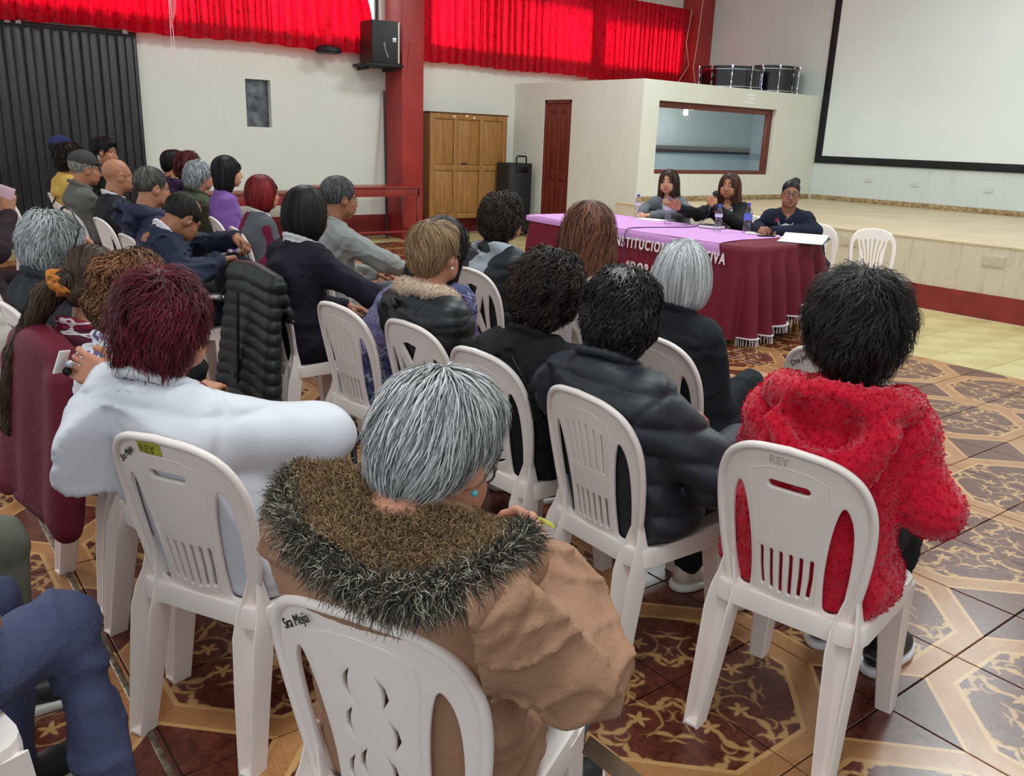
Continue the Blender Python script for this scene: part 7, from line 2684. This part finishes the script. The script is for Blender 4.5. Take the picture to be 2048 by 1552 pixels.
def on_chest(p, name, z, y, shapes, mat):
    """small shapes laid on the front of a sweater, projected onto its mesh"""
    V, Q = p['jv']
    bm = bmesh.new()
    for poly in shapes:
        vs = []
        for a, b in poly:
            yy, zz = y + a, z + b
            dd = np.hypot(V[:, 1] - yy, V[:, 2] - zz)
            ok = dd < 0.02
            for e, w_, *_r in p['ARM']:
                t_ = np.clip(((V - e) @ (w_ - e)) / ((w_ - e) @ (w_ - e)), 0, 1)[:, None]
                ok &= np.linalg.norm(V - e - t_ * (w_ - e), axis=1) > 0.088
            vs.append(bm.verts.new(((V[ok, 0].max() if ok.any() else p['chest'][0] + 0.12) + 0.006, yy, zz)))
        bm.faces.new(vs)
    return bm_obj(name, bm, mat, p['root'])


M_PINR = plain('brooch_red', (150, 40, 66), 0.4)
star = [((0.030 if k % 2 == 0 else 0.013) * math.cos(k * pi / 5 + pi / 2), (0.030 if k % 2 == 0 else 0.013) * math.sin(k * pi / 5 + pi / 2)) for k in range(10)]
on_chest(pc, 'brooch', N_[2] - 0.06, N_[1] - 0.085, [star], M_PINR)
PRW, PRR = plain('print_white', (222, 218, 216), 0.8), plain('print_red', (140, 30, 44), 0.8)
zb_ = N_[2] - 0.125
on_chest(pc, 'sweater_print', zb_, N_[1] - 0.0, [[(-0.075, -0.03), (-0.02, -0.035), (0.03, -0.01), (0.045, 0.03), (-0.01, 0.045), (-0.06, 0.02)], [(-0.075, 0.03), (-0.07, 0.07), (-0.06, 0.025)], [(0.03, 0.03), (0.06, 0.06), (0.045, 0.01)]], PRW)
on_chest(pc, 'sweater_print', zb_ - 0.035, N_[1] + 0.01, [[(-0.05, -0.02), (0.04, -0.02), (0.055, 0.012), (0.0, 0.012), (-0.05, 0.0)]], PRR)

# ================================================================== coats hung on chairs
def hung_coat(name, label, ch_xy, deg, mat, kind, seed, half=0.245, drop_b=0.55, sleeves=True, armhole=False, off=0.0):
    """a coat slung over a backrest; local frame of its chair"""
    t = thing(name, label, 'coat', (ch_xy[0], ch_xy[1], 0), rad(deg))
    wv = Waves(seed, 17, 10, (1, 1, 0.35))
    S = Sdf((-0.47, -0.42, 0.12), (-0.05, 0.42, 1.0), 0.010)
    zt = 0.88
    for i in range(13):
        y = -half + 2 * half * i / 12
        S.cap((-0.285, y * 0.86, zt - 0.16 * abs(y) ** 1.4), (-0.345 - 0.015 * math.cos(i), y * 1.08 + off, zt - drop_b), 0.030, 0.042, 0.05)
        S.cap((-0.26, y * 0.86, zt - 0.16 * abs(y) ** 1.4 - 0.005), (-0.225, y, zt - 0.20), 0.024, 0.02, 0.03)
    S.cap((-0.275, -half * 0.86, zt - 0.025), (-0.275, half * 0.86, zt - 0.025), 0.034, None, 0.04)
    if sleeves:
        for s in (1, -1):
            S.cap((-0.30, s * half * 0.98, zt - 0.08), (-0.36, s * (half + 0.045) + off, zt - drop_b - 0.03), 0.052, 0.042, 0.03)
    if armhole:
        S.ell((-0.405, -0.10, zt - 0.26), (0.05, 0.055, 0.15), 0.02, sub=True)
    if kind == 'puffer':
        S.disp(lambda P: -0.012 * np.sqrt(np.abs(np.sin(pi * (P[:, 2] + 0.3 * P[:, 1] * np.sign(P[:, 1] + 0.02) * 0.3 + 0.005 * wv(P)) / 0.06)) + 1e-4) + 0.006 + 0.006 * wv(P))
    else:
        S.disp(lambda P: 0.013 * wv(P))
    V, Q = S.nets()
    link('coat_body', mesh_np('coat_body', V, Q), mat, t)
    return t


t = hung_coat('hung_coat', 'burgundy coat slung over the chair back of the woman in plaid', (0.70, 2.98), 10, cloth('burgundy_shell', (106, 24, 44), 0.65, 0.3, 90, 0.8), 'plain', 91, 0.20, 0.50)
box_obj('hem_band', (-0.40, -0.17, 0.355), (-0.33, 0.10, 0.385), cloth('burgundy_hem', (74, 16, 32), 0.8), t, bev=0.012)
t = hung_coat('hung_vest', 'black quilted puffer vest slung over the chair of the woman in aubergine', (1.80, 4.02), 4, nylon('vest_black2', (30, 30, 33), 0.45), 'puffer', 93, 0.26, 0.62, sleeves=False, armhole=True)
tube_obj('zip_edge', [(-0.385, -0.02, 0.80), (-0.395, -0.02, 0.6), (-0.40, 0.0, 0.34)], 0.008, plain('zip_black', (18, 18, 20), 0.4), t)
box_obj('zip_pull', (-0.412, 0.03, 0.36), (-0.405, 0.038, 0.40), plain('zip_metal', (130, 130, 134), 0.3, metal=0.8), t, bev=0.002)
# black handbag on the lap side of the woman in white
hb = thing('handbag', 'black leather handbag beside the raised sleeve of the woman in white', 'bag', (1.12, 2.02, 0.43), rad(10))
S = Sdf((-0.2, -0.16, 0.0), (0.2, 0.16, 0.3), 0.012)
S.ell((0, 0, 0.12), (0.17, 0.10, 0.13), 0.05)
S.cut((0, 0, 0.012), (0, 0, -1), 0.02)
S.cut((0, 0, 0.2), (0.1, 0, 1), 0.02)
S.disp(lambda P: 0.005 * wvk(P))
V, Q = S.nets()
link('bag_body', mesh_np('bag_body', V, Q), plain('bag_leather', (20, 20, 23), 0.35), hb)
tube_obj('bag_handle', [(-0.09, 0.02, 0.19), (-0.07, 0.05, 0.27), (0.0, 0.06, 0.30), (0.08, 0.05, 0.27), (0.10, 0.02, 0.20)], 0.009, plain('bag_leather', (20, 20, 23), 0.35), hb)
